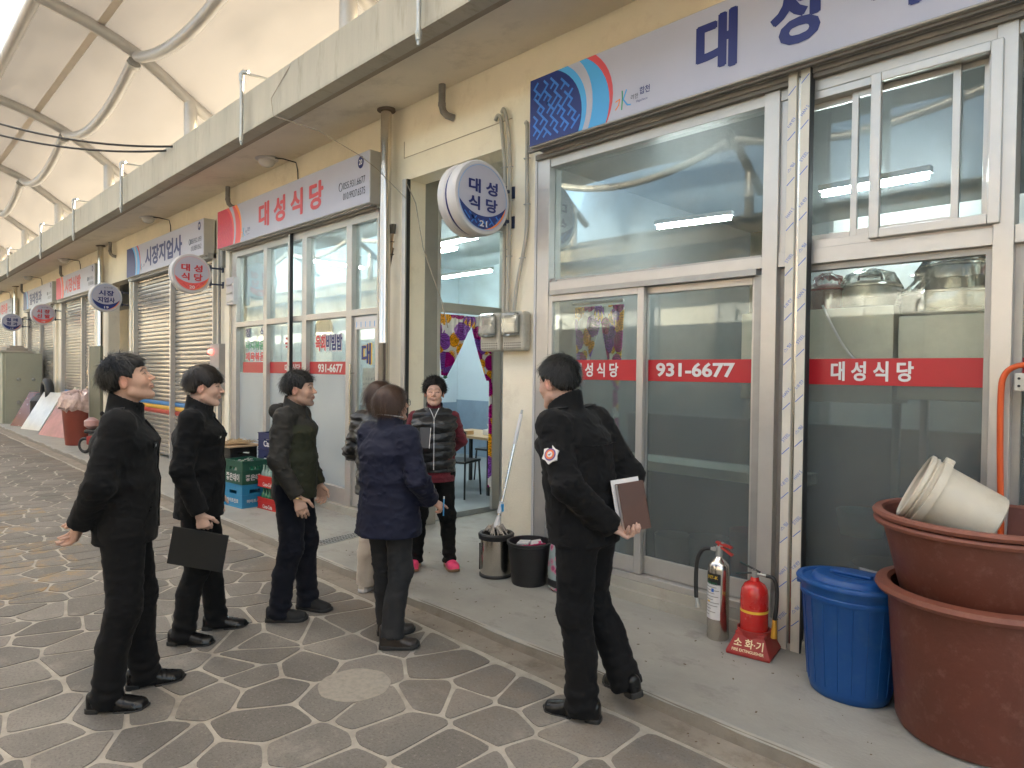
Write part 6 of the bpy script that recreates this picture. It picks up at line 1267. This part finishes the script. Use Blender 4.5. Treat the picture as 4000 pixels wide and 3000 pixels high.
        if ck[1]>0:
            cdir=np.array([0,.18,1.]); cdir/=np.linalg.norm(cdir); c0=nk+np.array([0,.004,-.045])*s; c1=nk+np.array([0,.022,ck[1]])*s
            d=sm(d,cp(P,c0,c1,ck[0]*s,ck[0]*s*ck[2] if ck[2] else ck[0]*s*.98),.02); d=np.maximum(d,(P-c1)@cdir-.0+ub.get('copen',0)*(P[:,1]-nk[1])); d=sx_(d,-np.maximum(cp(P,c0+np.array([0,.006,.02]),c1+cdir*.1,(ck[0]-.012)*s,(ck[0]-.010)*s),-(P[:,2]-nk[2]+.012*s)),.006)
            d=sx_(d,-ec(P,nk+np.array([0,ck[0]*s,.02]),c1+np.array([0,ck[0]*s*1.1,.06]),(.001+.012*ub.get('vee',0),.03),(.004+.035*ub.get('vee',0),.05)),.006) if ub.get('vee',0)>0 else d
        else: d=sx_(d,-cp(P,nk+np.array([0,.006,.0])*s,nk+np.array([0,.03,.2])*s,.060*s,.07*s),.01)
        if ub.get('vest'):
            for q in('R','L'):
                d=sx_(d,-cp(P,B['sh'+q]+np.array([.035 if q=='R' else -.035,0,.02])*s,B['sh'+q]+np.array([.050 if q=='R' else -.050,0,-.13])*s,.052*s,.060*s),.012)
        return d
    ks=['pel','che','nek','shR','shL','elR','elL','wrR','wrL'] if not ub.get('vest') else ['pel','che','nek','shR','shL']
    a2=np.array([B[k] for k in ks]); lo=a2.min(0)-np.array([.12,.2,0]); hi=a2.max(0)+np.array([.12,.2,.16]); lo[2]=min(hem-.03,a2[:,2].min()-.05)
    lo[:2]=np.minimum(lo[:2],[-hw-.06,-hd-.06]); hi[:2]=np.maximum(hi[:2],[hw+.06,hd+.06])
    jme=npmesh('jacket',[surf(top,lo,hi,ub.get('res',.0075))],jm,ub.get('cols'))
    jo=obj(ub.get('name','jacket'),jme,None,t)
    bv=BVHTree.FromPolygons([v.co.copy() for v in jme.vertices],[tuple(f.vertices) for f in jme.polygons])
    def stick(o,d):
        l,n,i,_=bv.ray_cast(Vector(o),Vector(d).normalized()); return (l,n) if l is not None else (Vector(o),Vector((0,0,1)))
    # ---------- under layer sleeves (vest wearer)
    if 'sleeves' in g:
        def sl_(P):
            d=ec(P,(pel[0],pel[1],g['sleeves']['hem']*s),che,(hw*.97,hd*.97),(W*.93,D_*.9))
            for q in('R','L'):
                d=sm(d,cp(P,B['sh'+q],B['el'+q],.056*s,.046*s),.03); d=sm(d,cp(P,B['el'+q],B['wr'+q],.046*s,.034*s),.02)
            d=sm(d,cp(P,che,nk+np.array([0,.01,.055])*s,.08*s,.062*s),.03)
            d=d+wrinkle(P,.006,seed+9)+.0015*np.sin(P[:,2]*700); return sx_(np.maximum(d,g['sleeves']['hem']*s-P[:,2]),-cp(P,nk+np.array([0,.012,.03])*s,nk+np.array([0,.03,.2])*s,.051*s,.06*s),.005)
        a3=np.array([B[k] for k in('pel','che','nek','shR','shL','elR','elL','wrR','wrL')]); obj('sweater',npmesh('sweater',[surf(sl_,a3.min(0)-.16,a3.max(0)+.16,.0075)],g['sleeves']['m']),None,t)
    # ---------- trousers
    tb=g['leg']; lr=[a*s for a in tb.get('r',(.098,.075,.062,.066))]
    def tr_(P):
        d=ec(P,(pel[0],pel[1],.86*s),(pel[0],pel[1],1.02*s),(.170*s*tb.get('hip',1),.115*s*tb.get('hip',1)),(.155*s*tb.get('hip',1),.11*s))
        ds=[]
        for q in('R','L'):
            hp,kn,an=B['hi'+q],B['kn'+q],B['an'+q]; e=cp(P,hp+np.array([0,0,-.03]),kn,lr[0],lr[1]); cal=lerp(kn,an,.45)+np.array([0,-.012,0]); e=sm(e,cp(P,kn,cal,lr[1],lr[2]),.03); e=sm(e,cp(P,cal,an+np.array([0,.005,-.03]),lr[2],lr[3]),.03)
            ax=(an-kn)/np.linalg.norm(an-kn); near=np.exp(-(np.linalg.norm(P-(an+np.array([0,.01,0])),axis=1)/.11)**2); e=e+near*tb.get('bunch',.008)*np.sin(((P-kn)@ax)*95+2*vn(P,12,seed))*.8+wrinkle(P,tb.get('wr',.006),seed+20+ord(q))*(.5+np.exp(-(np.linalg.norm(P-kn,axis=1)/.14)**2))
            hemp=tb.get('hem',.035)*s; e=np.maximum(e,(P-(an+ax*(.085*s-hemp)))@ax+ (tb.get('fray',0)*vn(P,90,seed,(1,1,.05)))); ds.append(e)
        both=sm(ds[0],ds[1],.012); d=sm(d,both,.05); d=d+wrinkle(P,.003,seed+31); return np.maximum(d,P[:,2]-1.06*s)
    a4=np.array([B[k] for k in('pel','hiR','hiL','knR','knL','anR','anL')]); lo=a4.min(0)-np.array([.14,.14,.10]); hi=a4.max(0)+np.array([.14,.14,.12]); lo[:2]=np.minimum(lo[:2],[-.2,-.16]); hi[:2]=np.maximum(hi[:2],[.2,.16])
    obj('trousers',npmesh('trousers',[surf(tr_,lo,hi,.0078)],tm),None,t)
    # ---------- shoes
    sb_=g['shoe']
    for q in('R','L'):
        an,fd=B['an'+q],B['fd'+q]; up=np.array(B.get('fu'+q,(0,0,1.))); sd_=np.cross(fd,up); sd_/=np.linalg.norm(sd_); up=np.cross(sd_,fd); Ml=np.stack([sd_,fd,up],1)
        zz=.085*s; k=sb_.get('k',1.)*s
        def sf(P,sole=False):
            Q=((P-an)@Ml)/k+np.array([0,0,.085],F); kind=sb_['kind']; yy=Q[:,1]; t_=np.clip((yy+.075)/.26,0,1)
            wid=np.interp(t_,[0,.12,.35,.55,.8,.93,1],[.030,.035,.034,.043,.047,.036,.012 if kind=='dress' else .024])*(1.08 if kind in('clog','sneak') else 1); 
            inside=np.abs(Q[:,0]-.006*np.sin(t_*3))-wid
            endc=np.maximum(yy-.188,-yy-.078)
            if sole:
                th=(.026 if kind!='dress' else .011); zt=np.where(yy<-.02,.026,th) if kind=='dress' else (.024+.006*(yy<0)); arch=np.where((yy>-.018)&(yy<.045),.010,0) if kind=='dress' else 0; toe=.012*np.clip((yy-.13)/.06,0,1)**2
                return np.maximum(np.maximum(sm(inside,endc,-.0) if False else sx_(inside-.003,endc-.004,.02),Q[:,2]-zt-toe),arch+toe-Q[:,2])*k
            hgt=np.interp(yy,[-.085,-.03,.03,.07,.12,.17,.19],{'dress':[.095,.100,.098,.072,.056,.046,.030],'slip':[.10,.105,.10,.080,.066,.056,.04],'boot':[.16,.165,.15,.085,.066,.06,.045],'clog':[.055,.050,.078,.088,.082,.070,.05],'sneak':[.105,.105,.10,.085,.065,.06,.045]}[kind])
            d=sx_(sx_(inside,endc,.022),Q[:,2]-hgt+ (Q[:,0]/wid)**2*.016,.02); d=sx_(d,.010-Q[:,2],.006)
            if kind=='clog': d=sx_(d,-np.maximum(el(Q,(0,-.035,.07),(.034,.058,.05)),0*Q[:,0]-1),.006)
            d=d+.0016*np.abs(np.sin(yy*170))*np.exp(-((yy-.075)/.03)**2); return d*k
        lo=an-np.array([.26,.26,.2])*k; hi=an+np.array([.26,.26,.15])*k
        pr_=[an+Ml@np.array([sx2,sy2,sz2])*k for sx2 in(-.06,.06) for sy2 in(-.095,.205) for sz2 in(-.09,.09)]; lo=np.min(pr_,0)-.01; hi=np.max(pr_,0)+.01
        so_=obj('shoe',npmesh('shoe',[surf(sf,lo,hi,.0042)],sb_['m']),None,t); obj('sole',npmesh('sole',[surf(lambda P:sf(P,True),lo,hi,.0042)],sb_['sm']),None,so_)
    return t,B,stick,s
def patch(par,name,l,n,m,w,h,up=(0,0,1),th=.003,bev=.001,poly=None):
    n=Vector(n).normalized(); u=Vector(up); u=(u-n*u.dot(n)).normalized(); r=u.cross(n); b=MB()
    if poly is None: b.obox(Vector(l)+n*th*.4,r,u,n,w/2,h/2,th/2)
    else:
        k=len(poly); v=[Vector(l)+r*a+u*c+n*(d) for d in(-.004,th) for a,c in poly]; b.add(v,[tuple(range(k-1,-1,-1)),tuple(range(k,2*k))]+[(i,(i+1)%k,k+(i+1)%k,k+i) for i in range(k)])
    return obj(name,b,m,par)
TAGW=mat('white_embroidery',(.65,.63,.6),.7)
def uniform_bits(t,stick,s,tagside=1,sy=-.015):
    for sd2 in(1,-1):
        l,n=stick((sd2*.125*s,sy,1.75*s),(0,0,-1)); e=patch(t,'epaulette',l,n,UNI,.10*s,.046*s,up=(0,1,0),th=.008)
        patch(t,'rank_badge',l+Vector((sd2*.022*s,0,-.006))+n*.006,n,TAGW,0,0,up=(0,1,0),th=.003,poly=[(.013*(1 if k%2 else .62)*math.cos(k*.7),.013*(1 if k%2 else .62)*math.sin(k*.7)) for k in range(9)])
    for sd2 in(1,-1):
        l,n=stick((sd2*.095*s,.6,1.29*s),(0,-1,0)); patch(t,'name_tag',l,n,UNI,.075,.024,th=.006)
        if sd2==tagside:
            for k in range(3): patch(t,'tag_letters',l+Vector((sd2*.0+(k-1)*.017,0,0))+n*.005,n,TAGW,.009,.012,th=.001)
    l,n=stick((0,.6,1.1*s),(0,-1,0)); b=MB()
    pts=[stick((.0,.6,z*s),(0,-1,0)) for z in np.arange(.86,1.46,.05)]; obj('zip_placket',MB().tube([a+n_*.001 for a,n_ in pts],.006,6),UNI,t)
    for sd2 in(1,-1):
        a=[stick((sd2*(.11+.04*q)*s,.6,(1.02-.13*q)*s),(0,-1,0))[0] for q in(0,.33,.66,1)]; obj('pocket_zip',MB().tube(a,.003,5),LEA,t)
DRESS=dict(kind='dress',m=LEA,sm=SOLE,k=1.06)
# 1 --- man looking up, hands behind the back
t,B,st_,s=person('young man in black uniform looking up at the signs, hands clasped behind his back',(-3.80,.99,0),rad(70),1.755,
 dict(hed=(0,.012,1.612),elR=(.235,-.085,1.12),wrR=(.105,-.185,.915),elL=(-.235,-.085,1.12),wrL=(-.04,-.18,.89),anR=(.12,-.07,.085),anL=(-.10,.08,.085),knR=(.115,.01,.50),knL=(-.10,.06,.50),fdR=(.22,1,0),fdL=(-.10,1,0)),
 dict(top=dict(w=.215,d=.148,hem=.80,hw=.185,hd=.148,ar=(.072,.066,.056),collar=(.086,.070,0),wr=.005,copen=.25,res=.0072),leg=dict(r=(.105,.082,.072,.074),hem=.02,hip=1.06),shoe=DRESS,
  handR=dict(d=(-.55,-.35,-.75),n=(.5,-.75,.35),curl=.42,spread=.008,thumb=.4),handL=dict(d=(.7,-.35,-.6),n=(-.3,-.8,.4),curl=.35,spread=.02)),
 dict(size=1.09,pitch=rad(17),yaw=rad(-2),stub=.25,mess=.35,lift=.55,ns=4200,skin=(.52,.32,.235)),'short',HB,UNI,UNIT,11)
uniform_bits(t,st_,s)
# 2 --- man with the black folder
t,B,st_,s=person('young man in black uniform holding a black folder at his side',(-4.36,1.55,0),rad(60),1.71,
 dict(hed=(0,.030,1.600),elR=(.255,-.05,1.10),wrR=(.225,.05,.83),elL=(-.245,-.04,1.13),wrL=(-.22,.05,.88),anR=(.12,-.07,.085),anL=(-.11,.09,.085),knL=(-.10,.06,.5),fdR=(.18,1,0),fdL=(-.05,1,0)),
 dict(top=dict(w=.205,d=.148,hem=.775,hw=.185,hd=.145,ar=(.070,.064,.055),collar=(.086,.066,0),wr=.0055,copen=.3,res=.0075),leg=dict(r=(.100,.078,.068,.072),hem=.02),shoe=DRESS,
  handR=dict(d=(-.05,.25,-1),n=(-.9,.1,.0),curl=.95,thumb=.6),handL=dict(n=(.9,0,0),curl=.4)),
 dict(size=1.08,pitch=rad(-3),yaw=rad(4),ns=3200,skin=(.62,.40,.31),mess=.16,lift=.3,lip=(.40,.12,.11)),'bowl',HDB,UNI,UNIT,22)
uniform_bits(t,st_,s)
wl=t.matrix_basis@Vector(B['wrR']); 
FOL=mat('black_folder_cover',(.008,.008,.008),.7,world=False)
t=thing('folder','thin black folder held by the second uniformed man','folder',(-4.13,1.465,.605)); b=MB(); rr_=Vector((.66,.73,-.17)).normalized(); nn=Vector((.72,-.68,0)); nn=(nn-rr_*nn.dot(rr_)).normalized(); uu=nn.cross(rr_)*1
if uu.z<0: uu=-uu
obj('cover',MB().obox((0,0,0),rr_,uu,nn,.165,.113,.004),FOL,t,bevel=.003); obj('sheets',MB().obox(nn*-.006,rr_,uu,nn,.158,.106,.0015),C['black'],t)
# 3 --- man in the olive windbreaker
OLA=mat('two_tone_windbreaker',(1,1,1),.78,var=.12,scale=6,attr=True,world=False,bump=.12,bscale=300)
def olc(v):
    X=np.abs(v[:,0]); z=v[:,2]; dk=(z>1.27+.05*np.sin(v[:,0]*9))|(X>.205)
    return np.where(dk[:,None],np.array([.018,.0155,.0115]),np.array([.021,.0235,.009]))
t,B,st_,s=person('man in olive and brown windbreaker and navy trousers, arms hanging, facing the woman in navy',(-4.31,2.16,0),rad(46),1.70,
 dict(hed=(0,.035,1.590),elR=(.262,-.03,1.12),wrR=(.245,.10,.875),elL=(-.255,.0,1.12),wrL=(-.225,.12,.88),anR=(.13,-.06,.085),anL=(-.11,.07,.085),knL=(-.11,.06,.5),fdR=(-.12,1,0),fdL=(.32,1,0)),
 dict(top=dict(w=.208,d=.150,hem=.83,hw=.188,hd=.15,ar=(.071,.064,.050),collar=(.080,.062,0),wr=.0065,copen=.35,cols=olc),leg=dict(r=(.105,.082,.072,.076),hem=.02,bunch=.008,wr=.006),shoe=dict(kind='slip',m=SUE,sm=SOLE,k=1.05),
  handR=dict(d=(-.02,.35,-1),n=(-.85,-.35,0),curl=.28,spread=.006,thumb=.2),handL=dict(d=(.0,.2,-1),n=(.9,-.2,0),curl=.5)),
 dict(pitch=rad(2),yaw=rad(3),size=1.08,ns=3400,skin=(.50,.315,.235),mess=.45,lift=.6,stub=.75,amp=.006,lip=(.33,.11,.09)),'short',HB,OLA,NVT,33)
l,n=st_((0,-.5,1.46*s),(0,1,0)); obj('hood',npmesh('hood',[surf(lambda P:ec(P,(-.09,-.10,1.44*s),(.09,-.10,1.44*s),(.045,.05),(.045,.05),(0,1,0))+vn(P,25,4)*.006,(-.2,-.22,1.34),(.2,.03,1.55),.007)],OLA,lambda v:np.tile([.018,.0155,.0115],(len(v),1))),None,t)
w_=Vector(B['wrR']); GLD=mat('gold_bracelet',(.7,.42,.15),.25,metal=1); obj('bracelet',MB().tube([w_+Vector((.031*math.cos(a),.031*math.sin(a),-.012+.012*math.cos(a))) for a in [i*.4 for i in range(16)]],.0045,6,closed=True),GLD,t,smooth=True)
pts=[st_((.0,.6,z*s),(0,-1,0))[0]+Vector((0,.001,0)) for z in np.arange(.86,1.42,.05)]; obj('zip',MB().tube(pts,.0035,5),OLVD,t)
obj('toggle_cord',MB().tube([st_((.035,.6,1.42*s),(0,-1,0))[0]+Vector((0,.006,0)),st_((.035,.6,1.36*s),(0,-1,0))[0]+Vector((0,.012,0))],.003,5),C['black'],t)
# 4 --- woman in the navy coat, seen from behind
t,B,st_,s=person('woman in long navy coat and frayed grey jeans, brown bob, pointing with a pen',(-3.47,2.36,0),rad(100),1.61,
 dict(hed=(0.0,.035,1.600),nek=(0,-.005,1.455),elR=(.285,-.02,1.13),wrR=(.27,.14,.965),elL=(-.24,.06,1.13),wrL=(-.05,.27,1.22),anR=(.10,-.06,.085),anL=(-.09,.10,.085),knL=(-.09,.06,.5),fdR=(.75,.7,0),fdL=(.62,.8,0),shR=(.172,-.012,1.395),shL=(-.172,-.012,1.395)),
 dict(top=dict(name='coat',w=.215,d=.165,hem=.735,hw=.255,hd=.195,ar=(.082,.074,.062),collar=(.088,.060,0),wr=.007,copen=.1,wst=1.05),leg=dict(r=(.098,.078,.070,.084),hem=.075,bunch=.002,fray=.008,hip=.95),shoe=dict(kind='boot',m=BRL,sm=SOLE,k=.98),hs=.92,
  handR=dict(d=(.35,.75,-.55),n=(-.6,.1,-.7),curl=.75,point=True,thumb=.6),handL=dict(d=(.35,.5,.75),n=(-.1,-.8,.5),curl=.7)),
 dict(pitch=rad(4),yaw=rad(-20),size=1.04,ns=3600,skin=(.50,.29,.21),mess=.05,lift=.02,amp=.0022,L=(.09,.13)),'bob',HBR,NVC,DNM,44)
R_=Rz(rad(-20))@Rx(rad(4)); hc=B['hed']; 
def hp(x,y,z): return Vector(hc+R_@np.array([x,y,z])*s*1.02)
b=MB()
for sg in(1,-1): b.tube([hp(sg*.033+.021*math.cos(a),.103,.006+.019*math.sin(a)) for a in [i*.39 for i in range(16)]],.0016,5,closed=True); b.tube([hp(sg*.054,.10,.012),hp(sg*.076,.0,.010)],.0014,5)
b.tube([hp(-.012,.106,.01),hp(.012,.106,.01)],.0014,5); obj('glasses',b,C['black'],t)
ck=Vector(B['nek'])+Vector((0,.02,.062)); obj('collar_zip',MB().tube([ck+Vector((.083*math.cos(a),.083*math.sin(a)+.0,-.014*math.sin(a))) for a in [math.pi*1.05+i*.16 for i in range(22)]],.0035,6),C['letter'],t,smooth=True)
w_=Vector(B['wrR']); obj('cuff_snap',MB().lathe([(.010,0),(.010,.004)],12,w_+Vector((.045,-.03,.02))),C['galv'],t)
M4=Matrix.Translation(t.location)@Matrix.Rotation(rad(10),4,'Z'); hw_=M4@(w_+Vector((.025,.075,-.05)))
tp=thing('pen','slim white and blue pen in the hand of the woman in navy','pen',hw_); obj('barrel',MB().tube([(0,0,-.05),(.004,.0,.055)],.0042,8),C['cyan'],tp,smooth=True); obj('cap',MB().tube([(.004,0,.055),(.005,0,.07)],.005,8),C['letter'],tp,smooth=True)
lw=M4@(Vector(B['wrL'])+Vector((.05,.07,.12))); tp=thing('mobile_phone','black phone held up in front of the woman in navy','phone',lw); obj('case',MB().obox((0,0,0),(.7,.7,0),Vector((-.35,.35,.87)).normalized(),(.6,-.6,.5),.036,.075,.005),C['black'],tp,bevel=.004); obj('screen_edge',MB().obox((.036*.7,.036*.7,.0),(.7,.7,0),Vector((-.35,.35,.87)).normalized(),(.6,-.6,.5),.0015,.073,.0045),C['letter'],tp)
# 5 --- woman hidden behind her
t,B,st_,s=person('woman in black puffer jacket and cream trousers mostly hidden behind the navy coat',(-4.30,2.83,0),rad(98),1.62,
 dict(hed=(0,.03,1.600),elL=(-.26,-.04,1.15),wrL=(-.10,.20,1.10),elR=(.24,-.02,1.15),wrR=(.10,.22,1.12),anR=(.09,.02,.085),anL=(-.11,-.02,.085),fdL=(-.3,1,0),fdR=(.4,1,0)),
 dict(top=dict(w=.20,d=.16,hem=.82,hw=.20,hd=.17,ar=(.088,.080,.060),collar=(.088,.055,0),wr=.007,quilt=11,qa=.012),leg=dict(r=(.10,.085,.080,.084),hem=.05,bunch=.003),shoe=dict(kind='sneak',m=SNK,sm=C['whitec'],k=.98),hs=.92,
  handL=dict(n=(0,0,-1),curl=.6),handR=dict(n=(0,0,-1),curl=.6)),
 dict(pitch=0,yaw=rad(-15),size=1.03,ns=3000,skin=(.5,.29,.21),mess=.05,lift=.02,amp=.002,L=(.12,.2)),'long',HBR,PUF,CRMT,55)
# 6 --- the restaurant owner facing the camera
def red_cols(v): return None
t,B,st_,s=person('older woman in black quilted vest, red knit and pink clogs, eyes closed',(-4.39,3.43,.06),rad(-38),1.575,
 dict(hed=(0,.022,1.600),elR=(.265,-.07,1.15),wrR=(.08,-.20,1.0),elL=(-.265,-.07,1.15),wrL=(-.08,-.20,1.0),anR=(.155,-.01,.085),anL=(-.155,.02,.085),knR=(.13,.03,.5),knL=(-.125,.04,.5),fdR=(.16,1,0),fdL=(-.30,1,0),shR=(.178,-.012,1.385),shL=(-.178,-.012,1.385)),
 dict(top=dict(name='vest',vest=1,w=.200,d=.155,hem=.89,hw=.205,hd=.165,collar=(.080,.048,0),wr=.005,quilt=13.5,qa=.011,copen=.35,vee=0,wst=1.0,res=.0065),sleeves=dict(hem=.80,m=REDK),leg=dict(r=(.100,.078,.066,.062),hem=.055,bunch=.009,hip=1.08),shoe=dict(kind='clog',m=PNK,sm=SOLB,k=1.02),hs=.9,
  handR=dict(n=(0,-1,0),curl=.6),handL=dict(n=(0,-1,0),curl=.6)),
 dict(pitch=rad(4),yaw=rad(-3),size=1.07,ns=5200,skin=(.54,.33,.245),closed=1,mess=.9,lift=1.2,browc=(.10,.075,.07),browa=.7,lip=(.46,.19,.16),nose=.8,fade=0),'perm',HDB,VST,BLKP,66)
zp=[st_((.0,.6,z*s),(0,-1,0))[0]+Vector((0,.003,0)) for z in np.arange(.92,1.40,.03)]; obj('silver_zip',MB().tube(zp,.0034,6),C['letter'],t,smooth=True)
for sg in(1,-1): obj('collar_zip',MB().tube([zp[-1],zp[-1]+Vector((sg*.018,.004,.05)),zp[-1]+Vector((sg*.038,-.012,.09))],.003,6),C['letter'],t,smooth=True)
obj('zip_pull',MB().lathe([(.001,-.012),(.009,0),(.001,.012)],10,zp[-1]+Vector((0,.006,.0))),C['galv'],t,smooth=True)
for q in('R','L'):
    an=Vector(B['an'+q]); obj('fleece_trim',MB().tube([an+Vector((.040*math.cos(a),.052*math.sin(a)-.012,-.025+.012*math.sin(a))) for a in [i*.35 for i in range(18)]],.013,8,closed=True),PNF,t,smooth=True)
# 7 --- man walking away with the notebook
t,B,st_,s=person('man in black uniform jacket walking away, emblem on his sleeve, notebook held behind his back',(-2.09,2.62,0),rad(186),1.79,
 dict(pel=(0,.02,.95),che=(0,.10,1.27),nek=(0,.14,1.455),hed=(0,.20,1.59),shR=(.185,.095,1.40),shL=(-.19,.095,1.40),elR=(.245,-.075,1.13),wrR=(.08,-.155,.945),elL=(-.25,-.03,1.13),wrL=(-.05,-.155,.925),
  hiR=(.09,.02,.93),hiL=(-.09,.015,.93),knL=(-.095,.02,.50),anL=(-.085,-.03,.085),fdL=(-.22,1,0),knR=(.10,.05,.51),anR=(.12,-.14,.175),fdR=(.42,.80,-.12),fuR=(.0,.25,1)),
 dict(top=dict(w=.222,d=.158,hem=.83,hw=.205,hd=.16,ar=(.077,.070,.060),collar=(.092,.070,0),wr=.0055,copen=.45,res=.0068),leg=dict(r=(.108,.084,.076,.082),hem=.02,bunch=.009,wr=.006,hip=1.05),shoe=dict(kind='dress',m=LEA,sm=SOLE,k=1.10),
  handL=dict(d=(.75,-.35,-.35),n=(-.1,-.55,.8),curl=.75,thumb=.5),handR=dict(d=(-.5,-.5,-.5),n=(-.1,-.3,.9),curl=.7)),
 dict(pitch=rad(-8),yaw=rad(-8),size=1.12,ns=4200,skin=(.58,.37,.29),mess=.3,lift=.35,amp=.004),'short',HB,UNI,UNIT,77)
uniform_bits(t,st_,s,sy=.11)
l,n=st_((-.8,.03,1.27*s),(1,0,0)); star=[(r_*math.cos(a),r_*math.sin(a)) for k in range(12) for r_,a in(((.047 if k%2==0 else .036),k*math.pi/6+math.pi/2),)]
TB=mat('badge_purple',(.10,.06,.22),.6); TO=mat('badge_orange',(.65,.16,.05),.6)
patch(t,'emblem_star',l,n,TAGW,0,0,poly=star,th=.004); patch(t,'emblem_ring',l+n*.001,n,TB,0,0,poly=ell(0,0,.030,.030,20),th=.005); patch(t,'emblem_ring',l+n*.002,n,TO,0,0,poly=ell(0,0,.0235,.0235,20),th=.0055); patch(t,'emblem_centre',l+n*.003,n,TAGW,0,0,poly=ell(0,0,.014,.014,16),th=.006); patch(t,'emblem_bird',l+n*.004,n,TB,0,0,poly=[(-.011,-.004),(-.002,-.001),(.009,.006),(.003,-.003),(.0,-.007)],th=.0065)
NB=mat('brown_notebook_cover',(.075,.028,.016),.5,world=False)
M7=Matrix.Translation((-2.09,2.62,0))@Matrix.Rotation(rad(96),4,'Z')
t=thing('notebook','brown notebook with loose white sheets held behind the walking man','notebook',M7@Vector((.05,-.21,1.04)),rad(96))
ax=Matrix.Rotation(rad(-12),3,'X')@Matrix.Rotation(rad(-38),3,'Z')
def nb(cx,cy,cz,hx,hy,hz): return MB().obox(ax@Vector((cx,cy,cz)),ax@Vector((1,0,0)),ax@Vector((0,1,0)),ax@Vector((0,0,1)),hx,hy,hz)
obj('cover',nb(0,-.014,0,.066,.003,.115),NB,t,bevel=.002); obj('cover',nb(0,.018,0,.066,.003,.115),NB,t,bevel=.002); obj('spine',nb(.067,.002,0,.003,.018,.115),NB,t,bevel=.002); obj('pages',nb(-.003,.002,0,.063,.0125,.110),C['letter'],t); obj('loose_sheets',nb(-.012,.024,.018,.072,.004,.118),C['letter'],t)

# seams on the walking man's jacket
T7=[o for o in bpy.data.objects if o.get('category')=='person'][-1]; jo=[c for c in T7.children if c.name.startswith('jacket')][0]
b_=MB(); yk=[st_((x,-.8,1.30*s),(0,1,0))[0]+Vector((0,-.0005,0)) for x in np.arange(-.17,.18,.02)]; b_.tube(yk,.0022,5); obj('yoke_seam',b_,LEA,T7)
# small litter on the walkway and in the gutter
r=random.Random(12); b=MB()
for k in range(150):
    x,y=r.uniform(-6,-.3),r.choice((r.uniform(2.72,2.85),r.uniform(3.0,3.9),r.uniform(3.0,3.9))); z=.061 if y>2.9 else .001; a=r.uniform(0,6.28); q=r.uniform(.002,.008)
    b.obox((x,y,z),(math.cos(a),math.sin(a),0),(-math.sin(a),math.cos(a),0),(0,0,1),q,q*.5,.0012)
l_=obj('litter',b,mat('dry_debris',(.14,.10,.06),.9),kind='stuff'); l_['label']='small dry debris scattered on the walkway and gutter'; l_['category']='litter'
write_texts()
